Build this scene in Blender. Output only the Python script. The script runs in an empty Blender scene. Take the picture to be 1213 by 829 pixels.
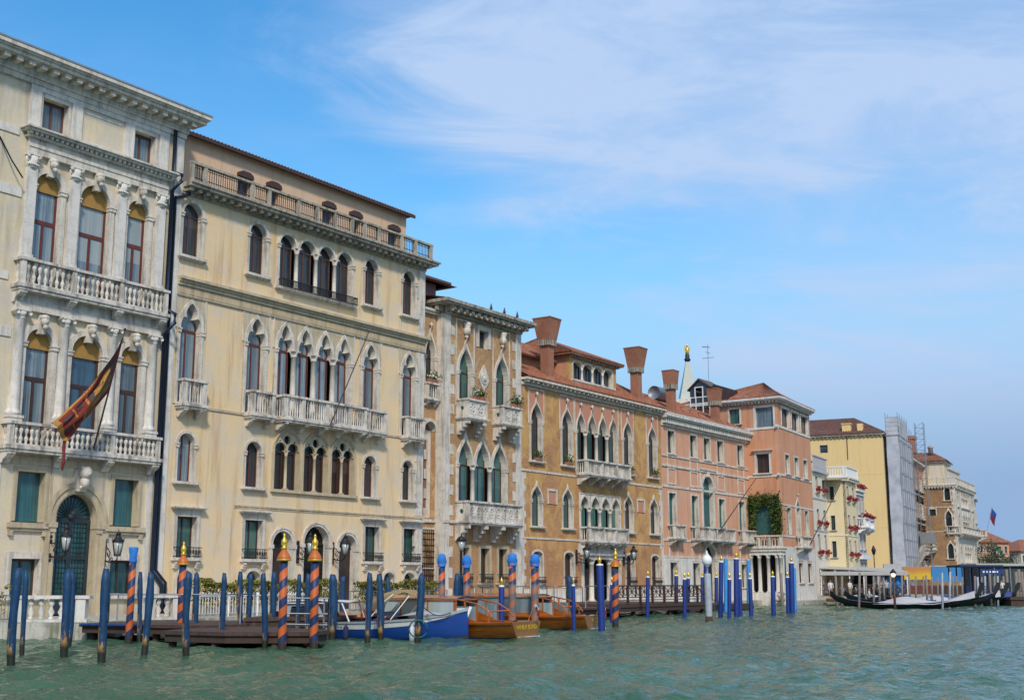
import bpy, math, random
from mathutils import Vector, Matrix
from mathutils.geometry import tessellate_polygon
R = math.radians
random.seed(11)
SC = bpy.context.scene
COL = SC.collection

# ---------------------------------------------------------------- camera
cam = bpy.data.cameras.new('camera')
cam_ob = bpy.data.objects.new('camera', cam); COL.objects.link(cam_ob)
cam_ob.location = (0, 0, 2.0)
cam_ob.rotation_euler = (R(90 + 10.758), 0, 0)
cam.sensor_width = 36; cam.lens = 36 * 1450 / 1213.0
cam.clip_start = 0.1; cam.clip_end = 6000
SC.camera = cam_ob

# ---------------------------------------------------------------- world: sky and thin clouds
W = bpy.data.worlds.new('World'); SC.world = W; W.use_nodes = True
nt = W.node_tree; N = nt.nodes; L = nt.links
for n in list(N): N.remove(n)
SUN_EL, SUN_AZ = 42, 172        # azimuth from +Y towards +X
def nd(kind, **kw):
    n = N.new(kind)
    for k, v in kw.items(): setattr(n, k, v)
    return n
sky = nd('ShaderNodeTexSky', sky_type='NISHITA')
sky.sun_disc = False; sky.sun_elevation = R(SUN_EL); sky.sun_rotation = R(SUN_AZ)
sky.air_density = 1.3; sky.dust_density = 0.6; sky.ozone_density = 2.2
hsv = nd('ShaderNodeHueSaturation'); hsv.inputs['Saturation'].default_value = 1.43; hsv.inputs['Value'].default_value = 1.78
L.new(sky.outputs[0], hsv.inputs['Color'])
tc = nd('ShaderNodeTexCoord'); sep = nd('ShaderNodeSeparateXYZ'); L.new(tc.outputs['Generated'], sep.inputs[0])
mz = nd('ShaderNodeMath', operation='MAXIMUM'); L.new(sep.outputs['Z'], mz.inputs[0]); mz.inputs[1].default_value = 0.0
az = nd('ShaderNodeMath', operation='ADD'); L.new(mz.outputs[0], az.inputs[0]); az.inputs[1].default_value = 0.22
dx = nd('ShaderNodeMath', operation='DIVIDE'); L.new(sep.outputs['X'], dx.inputs[0]); L.new(az.outputs[0], dx.inputs[1])
dy = nd('ShaderNodeMath', operation='DIVIDE'); L.new(sep.outputs['Y'], dy.inputs[0]); L.new(az.outputs[0], dy.inputs[1])
cb = nd('ShaderNodeCombineXYZ'); L.new(dx.outputs[0], cb.inputs[0]); L.new(dy.outputs[0], cb.inputs[1])
def cloud(rotz, scale, loc, nscale, detail, lo, hi, rough=0.55, dist=0.6):
    mp = nd('ShaderNodeMapping'); mp.inputs['Rotation'].default_value = (0, 0, R(rotz)); mp.inputs['Scale'].default_value = scale
    mp.inputs['Location'].default_value = loc
    L.new(cb.outputs[0], mp.inputs[0])
    no = nd('ShaderNodeTexNoise'); no.inputs['Scale'].default_value = nscale; no.inputs['Detail'].default_value = detail
    no.inputs['Roughness'].default_value = rough; no.inputs['Distortion'].default_value = dist
    L.new(mp.outputs[0], no.inputs['Vector'])
    mr = nd('ShaderNodeMapRange', interpolation_type='SMOOTHSTEP'); mr.inputs['From Min'].default_value = lo; mr.inputs['From Max'].default_value = hi
    L.new(no.outputs['Fac'], mr.inputs['Value'])
    return mr.outputs[0]
CLOUD_A = cloud(-35, (0.7, 1.0, 1), (1.7, 0.4, 0), 1.3, 9, 0.36, 0.62, 0.6, 0.35)
CLOUD_B = cloud(-40, (0.7, 1.3, 1), (4.1, 2.2, 0), 3.3, 10, 0.38, 0.66, 0.62, 1.0)
def mth(op, a, b):
    m = nd('ShaderNodeMath', operation=op)
    for i, v in enumerate((a, b)):
        if isinstance(v, (int, float)): m.inputs[i].default_value = v
        else: L.new(v, m.inputs[i])
    return m.outputs[0]
def mrange(v, a, b, c, d):
    m = nd('ShaderNodeMapRange', interpolation_type='SMOOTHSTEP'); L.new(v, m.inputs['Value'])
    for k, q in zip(('From Min', 'From Max', 'To Min', 'To Max'), (a, b, c, d)): m.inputs[k].default_value = q
    return m.outputs[0]
# a bank of thin cloud stands over the right-hand side of the canal, its edge running down to the right
edge = mth('ADD', mth('ADD', sep.outputs['Z'], mth('MULTIPLY', sep.outputs['X'], 0.9)), mth('MULTIPLY', mth('SUBTRACT', mth('ADD', CLOUD_A, mth('MULTIPLY', CLOUD_B, .4)), 0.7), 0.10))
bank = mrange(edge, 0.25, 0.43, 0.0, 1.0)
wisp = mth('ADD', mth('ADD', 0.34, mth('MULTIPLY', CLOUD_B, 0.36)), mth('MULTIPLY', CLOUD_A, 0.34))
cl = mth('MINIMUM', mth('ADD', mth('MULTIPLY', bank, wisp), mth('MULTIPLY', CLOUD_B, 0.07)), 0.95)
low = mrange(sep.outputs['Z'], 0.06, 0.30, 1.0, 0.0)
def cmix(f, a, b):
    m = nd('ShaderNodeMix', data_type='RGBA')
    for i, v in ((0, f), (6, a), (7, b)):
        if isinstance(v, bpy.types.NodeSocket): L.new(v, m.inputs[i])
        else: m.inputs[i].default_value = (*v, 1)
    return m.outputs[2]
clear = cmix(low, hsv.outputs[0], (2.7, 4.3, 6.9))
CLEAR_RIGHT = cmix(cl, clear, cmix(mrange(sep.outputs['Z'], 0.06, 0.2, 0.0, 1.0), (3.1, 4.5, 6.8), (4.9, 6.4, 9.0)))
bg = nd('ShaderNodeBackground'); L.new(CLEAR_RIGHT, bg.inputs['Color']); bg.inputs['Strength'].default_value = 0.089
wo = nd('ShaderNodeOutputWorld'); L.new(bg.outputs[0], wo.inputs[0])

sun = bpy.data.lights.new('sun', 'SUN'); sun.energy = 2.6; sun.angle = R(7); sun.color = (1, 0.9, 0.76)
sun_ob = bpy.data.objects.new('sun', sun); COL.objects.link(sun_ob)
sun_ob.rotation_euler = (R(90 - SUN_EL), 0, R(180 - SUN_AZ))
sun_ob.location = (0, -20, 60)
SC.view_settings.view_transform = 'Standard'; SC.view_settings.look = 'None'
SC.view_settings.exposure = 0.2; SC.view_settings.gamma = 1; SC.view_settings.use_curve_mapping = False

# ---------------------------------------------------------------- materials
MATS = {}
class G:
    """small node-graph writer"""
    def __init__(s, name):
        s.m = bpy.data.materials.new(name); s.m.use_nodes = True
        s.t = s.m.node_tree; s.N = s.t.nodes; s.L = s.t.links
        s.p = s.N['Principled BSDF']; s.tc = s.N.new('ShaderNodeTexCoord')
        MATS[name] = s.m
    def n(s, kind, ins=None, **kw):
        n = s.N.new(kind)
        for k, v in kw.items(): setattr(n, k, v)
        for k, v in (ins or {}).items():
            if isinstance(v, bpy.types.NodeSocket): s.L.new(v, n.inputs[k])
            else: n.inputs[k].default_value = v
        return n
    def map(s, scale=(1, 1, 1), rot=(0, 0, 0), loc=(0, 0, 0), src=None):
        return s.n('ShaderNodeMapping', {0: src or s.tc.outputs['Object'], 'Scale': scale, 'Rotation': rot, 'Location': loc}).outputs[0]
    def noise(s, scale, detail=4, rough=0.55, vec=None, dist=0):
        return s.n('ShaderNodeTexNoise', {'Vector': vec or s.tc.outputs['Object'], 'Scale': scale, 'Detail': detail, 'Roughness': rough, 'Distortion': dist}).outputs['Fac']
    def ramp(s, fac, lo, hi, a=0.0, b=1.0):
        return s.n('ShaderNodeMapRange', {'Value': fac, 'From Min': lo, 'From Max': hi, 'To Min': a, 'To Max': b}, interpolation_type='SMOOTHSTEP').outputs[0]
    def mix(s, fac, a, b, mode='MIX'):
        n = s.N.new('ShaderNodeMix'); n.data_type = 'RGBA'; n.blend_type = mode
        for i, v in ((0, fac), (6, a), (7, b)):
            if isinstance(v, bpy.types.NodeSocket): s.L.new(v, n.inputs[i])
            else: n.inputs[i].default_value = v if i == 0 else (v if len(v) == 4 else (*v, 1))
        return n.outputs[2]
    def math(s, op, a, b=0.0):
        return s.n('ShaderNodeMath', {0: a, 1: b}, operation=op).outputs[0]
    def col(s, c):
        if isinstance(c, bpy.types.NodeSocket): s.L.new(c, s.p.inputs['Base Color'])
        else: s.p.inputs['Base Color'].default_value = (*c, 1)
    def bump(s, h, strength=0.3, dist=0.02, prev=None):
        ins = {'Height': h, 'Strength': strength, 'Distance': dist}
        if prev: ins['Normal'] = prev
        b = s.n('ShaderNodeBump', ins).outputs[0]
        s.L.new(b, s.p.inputs['Normal']); return b
    def set(s, **kw):
        for k, v in kw.items():
            s.p.inputs[k.replace('_', ' ')].default_value = v
        return s.m

def stucco(name, base, worn, stain, worn_amt=0.5, stain_amt=0.35, scale=0.6):
    g = G(name)
    big = g.noise(scale, 5, 0.6); fine = g.noise(7, 5, 0.65)
    streak = g.noise(1.0, 5, 0.6, g.map((1.6, 1.6, 0.16), loc=(3, 0, 1)))
    c = g.mix(g.ramp(big, 0.38, 0.68, 0, worn_amt), base, worn)
    c = g.mix(g.ramp(streak, 0.48, 0.68, 0, stain_amt), c, stain)
    wet = g.noise(1.0, 6, 0.7, g.map((2.6, 2.6, 0.09), loc=(1, 5, 2)))
    c = g.mix(g.ramp(wet, 0.57, 0.72, 0, stain_amt * 0.9), c, (stain[0] * 0.6, stain[1] * 0.62, stain[2] * 0.66))
    patch = g.noise(0.9, 7, 0.7, g.map((1, 1, 0.7), loc=(7, 2, 5)), 0.8)
    c = g.mix(g.ramp(patch, 0.60, 0.64, 0, worn_amt * 0.7), c, worn)
    c = g.mix(g.ramp(fine, 0.3, 0.75, 0, 0.16), c, stain)
    sz = g.n('ShaderNodeSeparateXYZ', {0: g.tc.outputs['Object']}).outputs['Z']
    tide = g.ramp(g.math('ADD', sz, g.math('MULTIPLY', big, 2.2)), 2.6, 1.2, 0, 0.75)
    c = g.mix(tide, c, (stain[0] * 0.55, stain[1] * 0.6, stain[2] * 0.6))
    g.col(c); g.set(Roughness=0.92); g.bump(fine, 0.35, 0.02)
    return g.m
def stone(name, base=(0.56, 0.54, 0.5), dirt=(0.24, 0.22, 0.19), amt=0.6):
    g = G(name)
    a = g.noise(1.7, 6, 0.65); f = g.noise(16, 4, 0.6)
    st = g.noise(1.2, 5, 0.65, g.map((3.2, 3.2, 0.35)))
    c = g.mix(g.ramp(a, 0.42, 0.72, 0, amt * 0.8), base, dirt)
    c = g.mix(g.ramp(st, 0.46, 0.66, 0, amt), c, dirt)
    c = g.mix(g.ramp(f, 0.45, 0.8, 0, 0.3), c, (dirt[0] * 0.7, dirt[1] * 0.7, dirt[2] * 0.7))
    g.col(c); g.set(Roughness=0.8); g.bump(f, 0.4, 0.015)
    return g.m
def brick(name, c1, c2, mortar, plaster=None, pl_lo=0.5, pl_hi=0.56, bw=0.25, low_exposed=False):
    g = G(name)
    s = g.n('ShaderNodeSeparateXYZ', {0: g.tc.outputs['Object']})
    xy = g.math('ADD', s.outputs['X'], s.outputs['Y'])
    v = g.n('ShaderNodeCombineXYZ', {0: xy, 1: s.outputs['Z']}).outputs[0]
    b = g.n('ShaderNodeTexBrick', {'Vector': v, 'Color1': (*c1, 1), 'Color2': (*c2, 1), 'Mortar': (*mortar, 1), 'Scale': 1.0, 'Mortar Size': 0.012, 'Mortar Smooth': 0.4, 'Brick Width': bw, 'Row Height': 0.075, 'Bias': 0.1})
    big = g.noise(0.8, 6, 0.65); fine = g.noise(9, 5, 0.6)
    c = g.mix(g.ramp(big, 0.35, 0.7, 0.05, 0.55), b.outputs['Color'], (c2[0] * 0.55, c2[1] * 0.5, c2[2] * 0.5))
    c = g.mix(g.ramp(fine, 0.35, 0.75, 0.0, 0.35), c, mortar)
    if plaster:
        pn = g.noise(0.7, 8, 0.7, g.map((1, 1, 0.8), loc=(4, 1, 9)), 1.2)
        if low_exposed:
            low = g.ramp(s.outputs['Z'], 1.6, 5.2, 0.24, 0.0)
            pn = g.math('SUBTRACT', pn, low)
        f2 = g.ramp(pn, pl_lo, pl_hi)
        pc = g.mix(g.ramp(fine, 0.3, 0.75, 0, 0.35), plaster, (plaster[0] * 0.65, plaster[1] * 0.6, plaster[2] * 0.55))
        c = g.mix(f2, c, pc)
    g.col(c); g.set(Roughness=0.95); g.bump(g.math('ADD', g.math('MULTIPLY', b.outputs['Fac'], -0.5), fine), 0.5, 0.02)
    return g.m
def tiles(name, a=(0.42, 0.15, 0.075), b=(0.26, 0.09, 0.05), lich=(0.3, 0.24, 0.17)):
    g = G(name)
    s = g.n('ShaderNodeSeparateXYZ', {0: g.tc.outputs['Object']})
    v = g.n('ShaderNodeCombineXYZ', {0: s.outputs['Y'], 1: s.outputs['X']}).outputs[0]
    br = g.n('ShaderNodeTexBrick', {'Vector': v, 'Color1': (*a, 1), 'Color2': (*b, 1), 'Mortar': (0.07, 0.035, 0.025, 1), 'Scale': 1.0, 'Mortar Size': 0.02, 'Brick Width': 0.38, 'Row Height': 0.2, 'Mortar Smooth': 0.6})
    n1 = g.noise(0.9, 6, 0.7); n2 = g.noise(6, 4, 0.6)
    c = g.mix(g.ramp(n2, 0.3, 0.7, 0, 0.5), br.outputs['Color'], (b[0] * 0.6, b[1] * 0.6, b[2] * 0.6))
    c = g.mix(g.ramp(n1, 0.48, 0.7, 0, 0.65), c, lich)
    g.col(c); g.set(Roughness=0.9); g.bump(n2, 0.5, 0.03)
    return g.m
def plain(name, c, rough=0.6, metal=0.0, var=0.25, scale=4.0, dark=None, spec=None):
    g = G(name)
    n = g.noise(scale, 5, 0.6)
    d = dark or (c[0] * 0.55, c[1] * 0.55, c[2] * 0.55)
    g.col(g.mix(g.ramp(n, 0.35, 0.75, 0, var * 2), c, d))
    g.set(Roughness=rough, Metallic=metal)
    if spec is not None: g.p.inputs['Specular IOR Level'].default_value = spec
    g.bump(n, 0.15, 0.01)
    return g.m
def glass(name, a, b, rough=0.08, folds=9.0, soft=0.5):
    """window glass over what hangs behind it: curtain folds or a blind"""
    g = G(name)
    oi = g.n('ShaderNodeObjectInfo')
    n = g.noise(1.0, 3, 0.5, g.map((folds, 1, 0.25)))
    shade = g.noise(0.9, 3, 0.5)
    c = g.mix(g.ramp(n, 0.35, 0.65), a, b)
    c = g.mix(g.ramp(shade, 0.4, 0.75, 0, soft), c, (a[0] * 0.3, a[1] * 0.35, a[2] * 0.4))
    rr = g.math('FRACT', g.math('MULTIPLY', oi.outputs['Random'], 7.31))
    sill_ = g.n('ShaderNodeSeparateXYZ', {0: g.tc.outputs['Object']}).outputs['Z']
    drawn = g.ramp(g.math('SUBTRACT', sill_, g.math('MULTIPLY', oi.outputs['Random'], 4.5)), 0.0, 0.04)
    c = g.mix(g.math('MULTIPLY', g.math('GREATER_THAN', rr, 0.55), g.math('MULTIPLY', drawn, 0.5)), c, (a[0] * 1.8 + .05, a[1] * 1.5 + .05, a[2] * 1.3 + .04))
    c = g.mix(g.math('MULTIPLY', oi.outputs['Random'], 0.6), c, (0.02, 0.035, 0.045))
    g.col(c); g.set(Roughness=rough); g.p.inputs['Specular IOR Level'].default_value = 0.6
    g.bump(g.noise(0.8, 3), 0.22, 0.06)
    return g.m
def shutter(name, c):
    g = G(name)
    w = g.n('ShaderNodeTexWave', {'Vector': g.tc.outputs['Object'], 'Scale': 3.2, 'Distortion': 0.0}, wave_type='BANDS', bands_direction='Z').outputs['Fac']
    n = g.noise(3, 4)
    g.col(g.mix(g.math('MULTIPLY', w, 0.55), g.mix(g.ramp(n, 0.4, 0.7, 0, .5), c, (c[0]*.6, c[1]*.7, c[2]*.7)), (c[0] * 0.35, c[1] * 0.35, c[2] * 0.35)))
    g.set(Roughness=0.6); g.bump(w, 0.6, 0.02); return g.m

stone('istrian_stone', (0.70, 0.64, 0.55), (0.22, 0.19, 0.15), 0.55); stone('clean_stone', (0.72, 0.68, 0.61), (0.3, 0.27, 0.23), 0.45)
stone('dirty_stone', (0.44, 0.39, 0.31), (0.12, 0.11, 0.09), 0.8)
stone('balcony_stone', (0.70, 0.65, 0.57), (0.12, 0.1, 0.08), 0.65)
stone('warm_stone', (0.55, 0.46, 0.31), (0.32, 0.25, 0.16), 0.6)
stone('quay_stone', (0.5, 0.47, 0.4), (0.13, 0.14, 0.07), 0.75)
stucco('cream_plaster', (0.71, 0.6, 0.41), (0.56, 0.52, 0.45), (0.36, 0.29, 0.19), 0.85, 0.55)
stucco('yellow_plaster', (0.78, 0.59, 0.34), (0.66, 0.57, 0.44), (0.54, 0.33, 0.15), 0.95, 0.62)
stucco('peach_plaster', (0.68, 0.47, 0.31), (0.62, 0.48, 0.35), (0.4, 0.22, 0.1), 0.4, 0.3)
stucco('salmon_plaster', (0.66, 0.33, 0.2), (0.64, 0.4, 0.28), (0.4, 0.19, 0.11), 0.5, 0.45)
stucco('terracotta_plaster', (0.62, 0.29, 0.16), (0.62, 0.36, 0.23), (0.36, 0.17, 0.1), 0.5, 0.5)
stucco('butter_plaster', (0.80, 0.56, 0.25), (0.78, 0.58, 0.3), (0.52, 0.34, 0.12), 0.3, 0.2)
stucco('pale_yellow_plaster', (0.76, 0.64, 0.38), (0.7, 0.6, 0.42), (0.46, 0.4, 0.25), 0.3, 0.2)
stucco('pale_plaster', (0.72, 0.67, 0.54), (0.6, 0.57, 0.5), (0.42, 0.4, 0.33), 0.3, 0.2)
stucco('grey_plaster', (0.46, 0.47, 0.5), (0.4, 0.4, 0.43), (0.3, 0.3, 0.33), 0.3, 0.2)
stucco('ivory_plaster', (0.6, 0.57, 0.5), (0.5, 0.46, 0.4), (0.38, 0.34, 0.27), 0.5, 0.4)
stucco('rose_plaster', (0.53, 0.24, 0.15), (0.5, 0.28, 0.18), (0.4, 0.18, 0.11), 0.3, 0.2)
brick('ochre_brick', (0.52, 0.27, 0.11), (0.38, 0.18, 0.08), (0.52, 0.37, 0.2), (0.62, 0.42, 0.22), 0.48, 0.66, low_exposed=True)
brick('golden_brick', (0.52, 0.24, 0.1), (0.38, 0.14, 0.065), (0.56, 0.37, 0.17), (0.62, 0.37, 0.13), 0.40, 0.62, low_exposed=True)
brick('red_brick', (0.3, 0.1, 0.055), (0.22, 0.07, 0.04), (0.3, 0.2, 0.15))
brick('chimney_brick', (0.42, 0.17, 0.09), (0.34, 0.12, 0.065), (0.36, 0.2, 0.13))
brick('brown_brick', (0.36, 0.2, 0.09), (0.27, 0.14, 0.07), (0.36, 0.26, 0.16), (0.38, 0.24, 0.11), 0.5, 0.6)
tiles('roof_tiles'); tiles('dark_roof_tiles', (0.24, 0.1, 0.065), (0.15, 0.065, 0.045), (0.2, 0.16, 0.13))
plain('ochre_blind', (0.38, 0.21, 0.05), 0.8, var=0.2); plain('red_wood', (0.13, 0.03, 0.02), 0.5); plain('dark_wood', (0.06, 0.028, 0.02), 0.55)
plain('brown_frame', (0.12, 0.05, 0.035), 0.5); plain('black_iron', (0.02, 0.02, 0.022), 0.5, 0.3); plain('navy_metal', (0.014, 0.026, 0.055), 0.45, 0.2)
plain('steel_rail', (0.34, 0.35, 0.37), 0.4, 0.6); plain('grey_metal', (0.3, 0.31, 0.32), 0.5, 0.4); plain('white_paint', (0.78, 0.78, 0.76), 0.4, var=0.12)
plain('painted_darkness', (0.012, 0.011, 0.011), 0.9); plain('door_iron', (0.03, 0.045, 0.055), 0.5, 0.2)  # the near-black void colour paints darkness inside openings
plain('jetty_wood', (0.085, 0.045, 0.032), 0.8, scale=7, dark=(0.03, 0.02, 0.016), var=0.45); plain('pier_timber', (0.06, 0.035, 0.025), 0.85)
plain('grey_timber', (0.24, 0.2, 0.17), 0.85, scale=6, var=0.4)
plain('gold_leaf', (0.85, 0.5, 0.06), 0.3, 0.7, var=0.1); plain('orange_paint', (0.5, 0.13, 0.015), 0.5, var=0.3)
plain('azure_cloth', (0.03, 0.2, 0.62), 0.85, var=0.25, scale=9)
plain('royal_blue_paint', (0.008, 0.035, 0.22), 0.55, var=0.35, scale=6); plain('sky_blue_paint', (0.04, 0.26, 0.6), 0.5, var=0.2)
plain('globe_glass', (0.82, 0.82, 0.82), 0.2, var=0.02); plain('lamp_glass', (0.42, 0.46, 0.44), 0.15, var=0.15)
plain('pale_grey_paint', (0.36, 0.4, 0.44), 0.6, var=0.3)
plain('terracotta_pot', (0.4, 0.16, 0.08), 0.8); plain('flower_red', (0.26, 0.01, 0.03), 0.8); plain('flower_white', (0.7, 0.68, 0.62), 0.8)
glass('blue_glass', (0.04, 0.11, 0.18), (0.07, 0.17, 0.25)); glass('curtain_glass', (0.3, 0.38, 0.42), (0.13, 0.2, 0.25), folds=14)
glass('teal_glass', (0.03, 0.12, 0.125), (0.05, 0.19, 0.19), folds=12); glass('dark_glass', (0.02, 0.024, 0.028), (0.035, 0.04, 0.045))
glass('brown_glass', (0.05, 0.02, 0.015), (0.03, 0.015, 0.012), rough=0.4, folds=20); glass('green_glass', (0.03, 0.1, 0.09), (0.05, 0.16, 0.14))
glass('cabin_glass', (0.25, 0.34, 0.36), (0.4, 0.48, 0.48), folds=4)
shutter('teal_shutter', (0.04, 0.14, 0.135)); shutter('dark_shutter', (0.03, 0.05, 0.05)); shutter('blue_shutter', (0.06, 0.12, 0.17))
def leafy(name, a, b):
    g = G(name); n = g.noise(1.4, 4, 0.6); oi = g.noise(9, 2)
    g.col(g.mix(g.ramp(g.math('ADD', g.math('MULTIPLY', n, .6), g.math('MULTIPLY', oi, .4)), 0.38, 0.62), a, b)); g.set(Roughness=0.7); return g.m
leafy('hedge_leaves', (0.05, 0.07, 0.012), (0.28, 0.24, 0.025)); leafy('ivy_leaves', (0.012, 0.035, 0.008), (0.1, 0.15, 0.015)); leafy('green_leaves', (0.03, 0.07, 0.015), (0.1, 0.14, 0.03))
leafy('tree_leaves', (0.03, 0.05, 0.03), (0.09, 0.12, 0.06))
# weathered blue mooring posts: paint worn to bare timber low on the side
g = G('worn_blue_paint')
s = g.n('ShaderNodeSeparateXYZ', {0: g.tc.outputs['Object']})
n = g.noise(1.0, 6, 0.7, g.map((5, 5, 1.1))); n2 = g.noise(6, 4)
oi = g.n('ShaderNodeObjectInfo')
lowmask = g.ramp(s.outputs['Z'], 0.3, 1.9, 0.16, -0.06)
wr = g.math('ADD', g.math('ADD', n, lowmask), g.math('MULTIPLY', g.math('MULTIPLY', s.outputs['X'], -1.0), 0.9))
wood = g.mix(g.ramp(n2, .3, .7), (0.42, 0.24, 0.07), (0.12, 0.07, 0.03))
paint = g.mix(g.ramp(n2, .3, .75, 0, .8), (0.003, 0.05, 0.135), (0.003, 0.02, 0.055))
paint = g.mix(g.ramp(g.noise(1.0, 6, 0.75, g.map((9, 9, 2.2), loc=(3, 3, 3))), 0.62, 0.66, 0, .7), paint, (0.09, 0.16, 0.2))
c = g.mix(g.ramp(wr, 0.63, 0.66), paint, wood)
c = g.mix(g.ramp(g.math('ADD', s.outputs['Z'], g.math('MULTIPLY', n2, 0.3)), 0.56, 0.36), c, (0.018, 0.018, 0.009))
g.col(c); g.set(Roughness=0.6); g.bump(n2, 0.4, 0.01)
def stripe_mat(name, fade):
    g = G(name)
    s = g.n('ShaderNodeSeparateXYZ', {0: g.tc.outputs['Object']})
    at = g.math('DIVIDE', g.math('ARCTAN2', s.outputs['Y'], s.outputs['X']), -2 * math.pi)
    f = g.math('FRACT', g.math('ADD', g.math('MULTIPLY', s.outputs['Z'], 1 / 0.56), g.math('ADD', at, 10.0)))
    n = g.noise(5, 5, 0.65); st = g.ramp(f, 0.49, 0.52)
    a = g.mix(g.ramp(n, .35, .75, 0, .6), (0.55, 0.115, 0.015), (0.32, 0.07, 0.025))
    b = g.mix(g.ramp(n, .35, .75, 0, .6), (0.012, 0.03, 0.1), (0.01, 0.015, 0.04))
    c = g.mix(st, a, b)
    if fade:
        m = g.ramp(s.outputs['Z'], 2.0, 1.86)
        c = g.mix(g.math('MULTIPLY', m, 0.85), c, g.mix(st, (0.3, 0.14, 0.09), (0.16, 0.15, 0.15)))
    c = g.mix(g.ramp(g.math('ADD', s.outputs['Z'], g.math('MULTIPLY', n, 0.2)), 0.4, 0.25), c, (0.03, 0.02, 0.012))
    g.col(c); g.set(Roughness=0.55); g.bump(n, 0.3, 0.01)
stripe_mat('striped_paint', False); stripe_mat('faded_striped_paint', True)
g = G('black_white_stripe'); s = g.n('ShaderNodeSeparateXYZ', {0: g.tc.outputs['Object']})
at = g.math('DIVIDE', g.math('ARCTAN2', s.outputs['Y'], s.outputs['X']), 2 * math.pi)
f = g.math('FRACT', g.math('ADD', g.math('MULTIPLY', s.outputs['Z'], 1.2), g.math('ADD', at, 10.0)))
c = g.mix(g.ramp(f, .49, .52), (0.7, 0.7, 0.68), (0.02, 0.02, 0.04)); c = g.mix(g.ramp(s.outputs['Z'], 1.95, 1.85), c, (0.6, 0.27, 0.03)); g.col(c); g.set(Roughness=.5)
# varnished mahogany
g = G('varnished_wood'); n = g.noise(2, 6, 0.6, g.map((0.8, 10, 22))); n2 = g.noise(2, 4)
g.col(g.mix(g.ramp(n, .35, .65), g.mix(g.ramp(n2, .3, .7), (0.55, 0.17, 0.025), (0.42, 0.115, 0.018)), (0.26, 0.065, 0.012))); g.set(Roughness=0.25); g.p.inputs['Coat Weight'].default_value = 0.6; g.p.inputs['Coat Roughness'].default_value = 0.08
g = G('golden_wood'); n = g.noise(2, 6, 0.6, g.map((8, 8, 20)))
g.col(g.mix(g.ramp(n, .35, .65), (0.30, 0.13, 0.012), (0.2, 0.075, 0.01))); g.set(Roughness=0.35); g.p.inputs['Coat Weight'].default_value = 0.15
plain('hull_blue', (0.01, 0.055, 0.27), 0.35, var=0.15); plain('hull_white', (0.66, 0.66, 0.64), 0.45, var=0.15); plain('deck_grey', (0.36, 0.4, 0.44), 0.6, var=0.2)
plain('hull_black', (0.012, 0.013, 0.018), 0.3, var=0.15); plain('antifoul_and_shadow', (0.03, 0.04, 0.045), 0.7)  # antifoul colour also paints the waterline shadow on the taxis
plain('white_tarp', (0.44, 0.44, 0.45), 0.7, var=0.2, scale=2); plain('navy_tarp', (0.012, 0.02, 0.07), 0.8, var=0.3); plain('blue_tarp', (0.01, 0.05, 0.22), 0.7, var=0.25)
plain('tan_canvas', (0.5, 0.36, 0.16), 0.85, var=0.2); plain('green_rope', (0.02, 0.16, 0.16), 0.8); plain('lettering_gold', (0.6, 0.42, 0.02), 0.5, var=0.02)
plain('lettering_grey', (0.12, 0.14, 0.2), 0.6, var=0.02); plain('letter_white', (0.8, 0.8, 0.78), 0.6, var=0.02)
plain('flag_olive', (0.16, 0.14, 0.03), .85, var=.5, scale=5); plain('flag_red', (0.2, 0.02, 0.018), 0.85, var=0.25, scale=3); plain('flag_gold', (0.42, 0.2, 0.03), 0.8, var=0.15); plain('flag_dark', (0.09, 0.06, 0.05), 0.85, var=0.5, scale=5)
plain('flag_green', (0.02, 0.2, 0.08), 0.85); plain('flag_white', (0.7, 0.7, 0.68), 0.85); plain('flag_blue', (0.02, 0.06, 0.32), 0.85)
plain('skin', (0.45, 0.24, 0.15), 0.6, var=0.1); plain('hair_dark', (0.02, 0.012, 0.01), 0.7); plain('shirt_white', (0.62, 0.62, 0.58), 0.8, var=0.1); plain('trousers_dark', (0.02, 0.022, 0.03), 0.8)
plain('banner_blue', (0.04, 0.21, 0.46), 0.7, var=0.15, scale=0.7); plain('awning_white', (0.42, 0.42, 0.41), 0.75, var=0.15)
plain('mesh_cloth', (0.5, 0.5, 0.53), 0.9, var=0.4, scale=0.6, dark=(0.28, 0.29, 0.33)); plain('copper_green', (0.5, 0.52, 0.45), 0.7); plain('copper_brown', (0.12, 0.075, 0.065), 0.6)
g = G('banner_yellow'); s = g.n('ShaderNodeSeparateXYZ', {0: g.tc.outputs['Object']}); n = g.noise(.6, 4)
g.col(g.mix(g.ramp(g.math('ADD', s.outputs['Z'], n), 3.2, 4.0), (0.6, 0.4, 0.02), (0.5, 0.2, 0.06))); g.set(Roughness=.8)
g = G('warm_lamp'); g.col((0.9, 0.6, 0.3)); g.p.inputs['Emission Color'].default_value = (1, 0.6, 0.22, 1); g.p.inputs['Emission Strength'].default_value = 3.0
# water
g = G('canal_water')
P = g.tc.outputs['Object']
w1 = g.noise(0.55, 3, 0.5, g.map((1, 1.5, 1), rot=(0, 0, 0.3))); w2 = g.noise(2.6, 4, 0.6, g.map((1, 1.4, 1), rot=(0, 0, -0.4))); w3 = g.noise(5.5, 3, 0.6, g.map((1, 1.3, 1)))
hgt = g.math('ADD', g.math('ADD', g.math('MULTIPLY', w1, 1.0), g.math('MULTIPLY', w2, 0.55)), g.math('MULTIPLY', w3, 0.16))
murk = g.noise(0.05, 3)
g.col(g.mix(g.ramp(murk, .4, .6), (0.032, 0.09, 0.044), (0.05, 0.12, 0.066)))
g.set(Roughness=0.045, IOR=1.33); g.bump(hgt, 0.9, 0.26)

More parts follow.
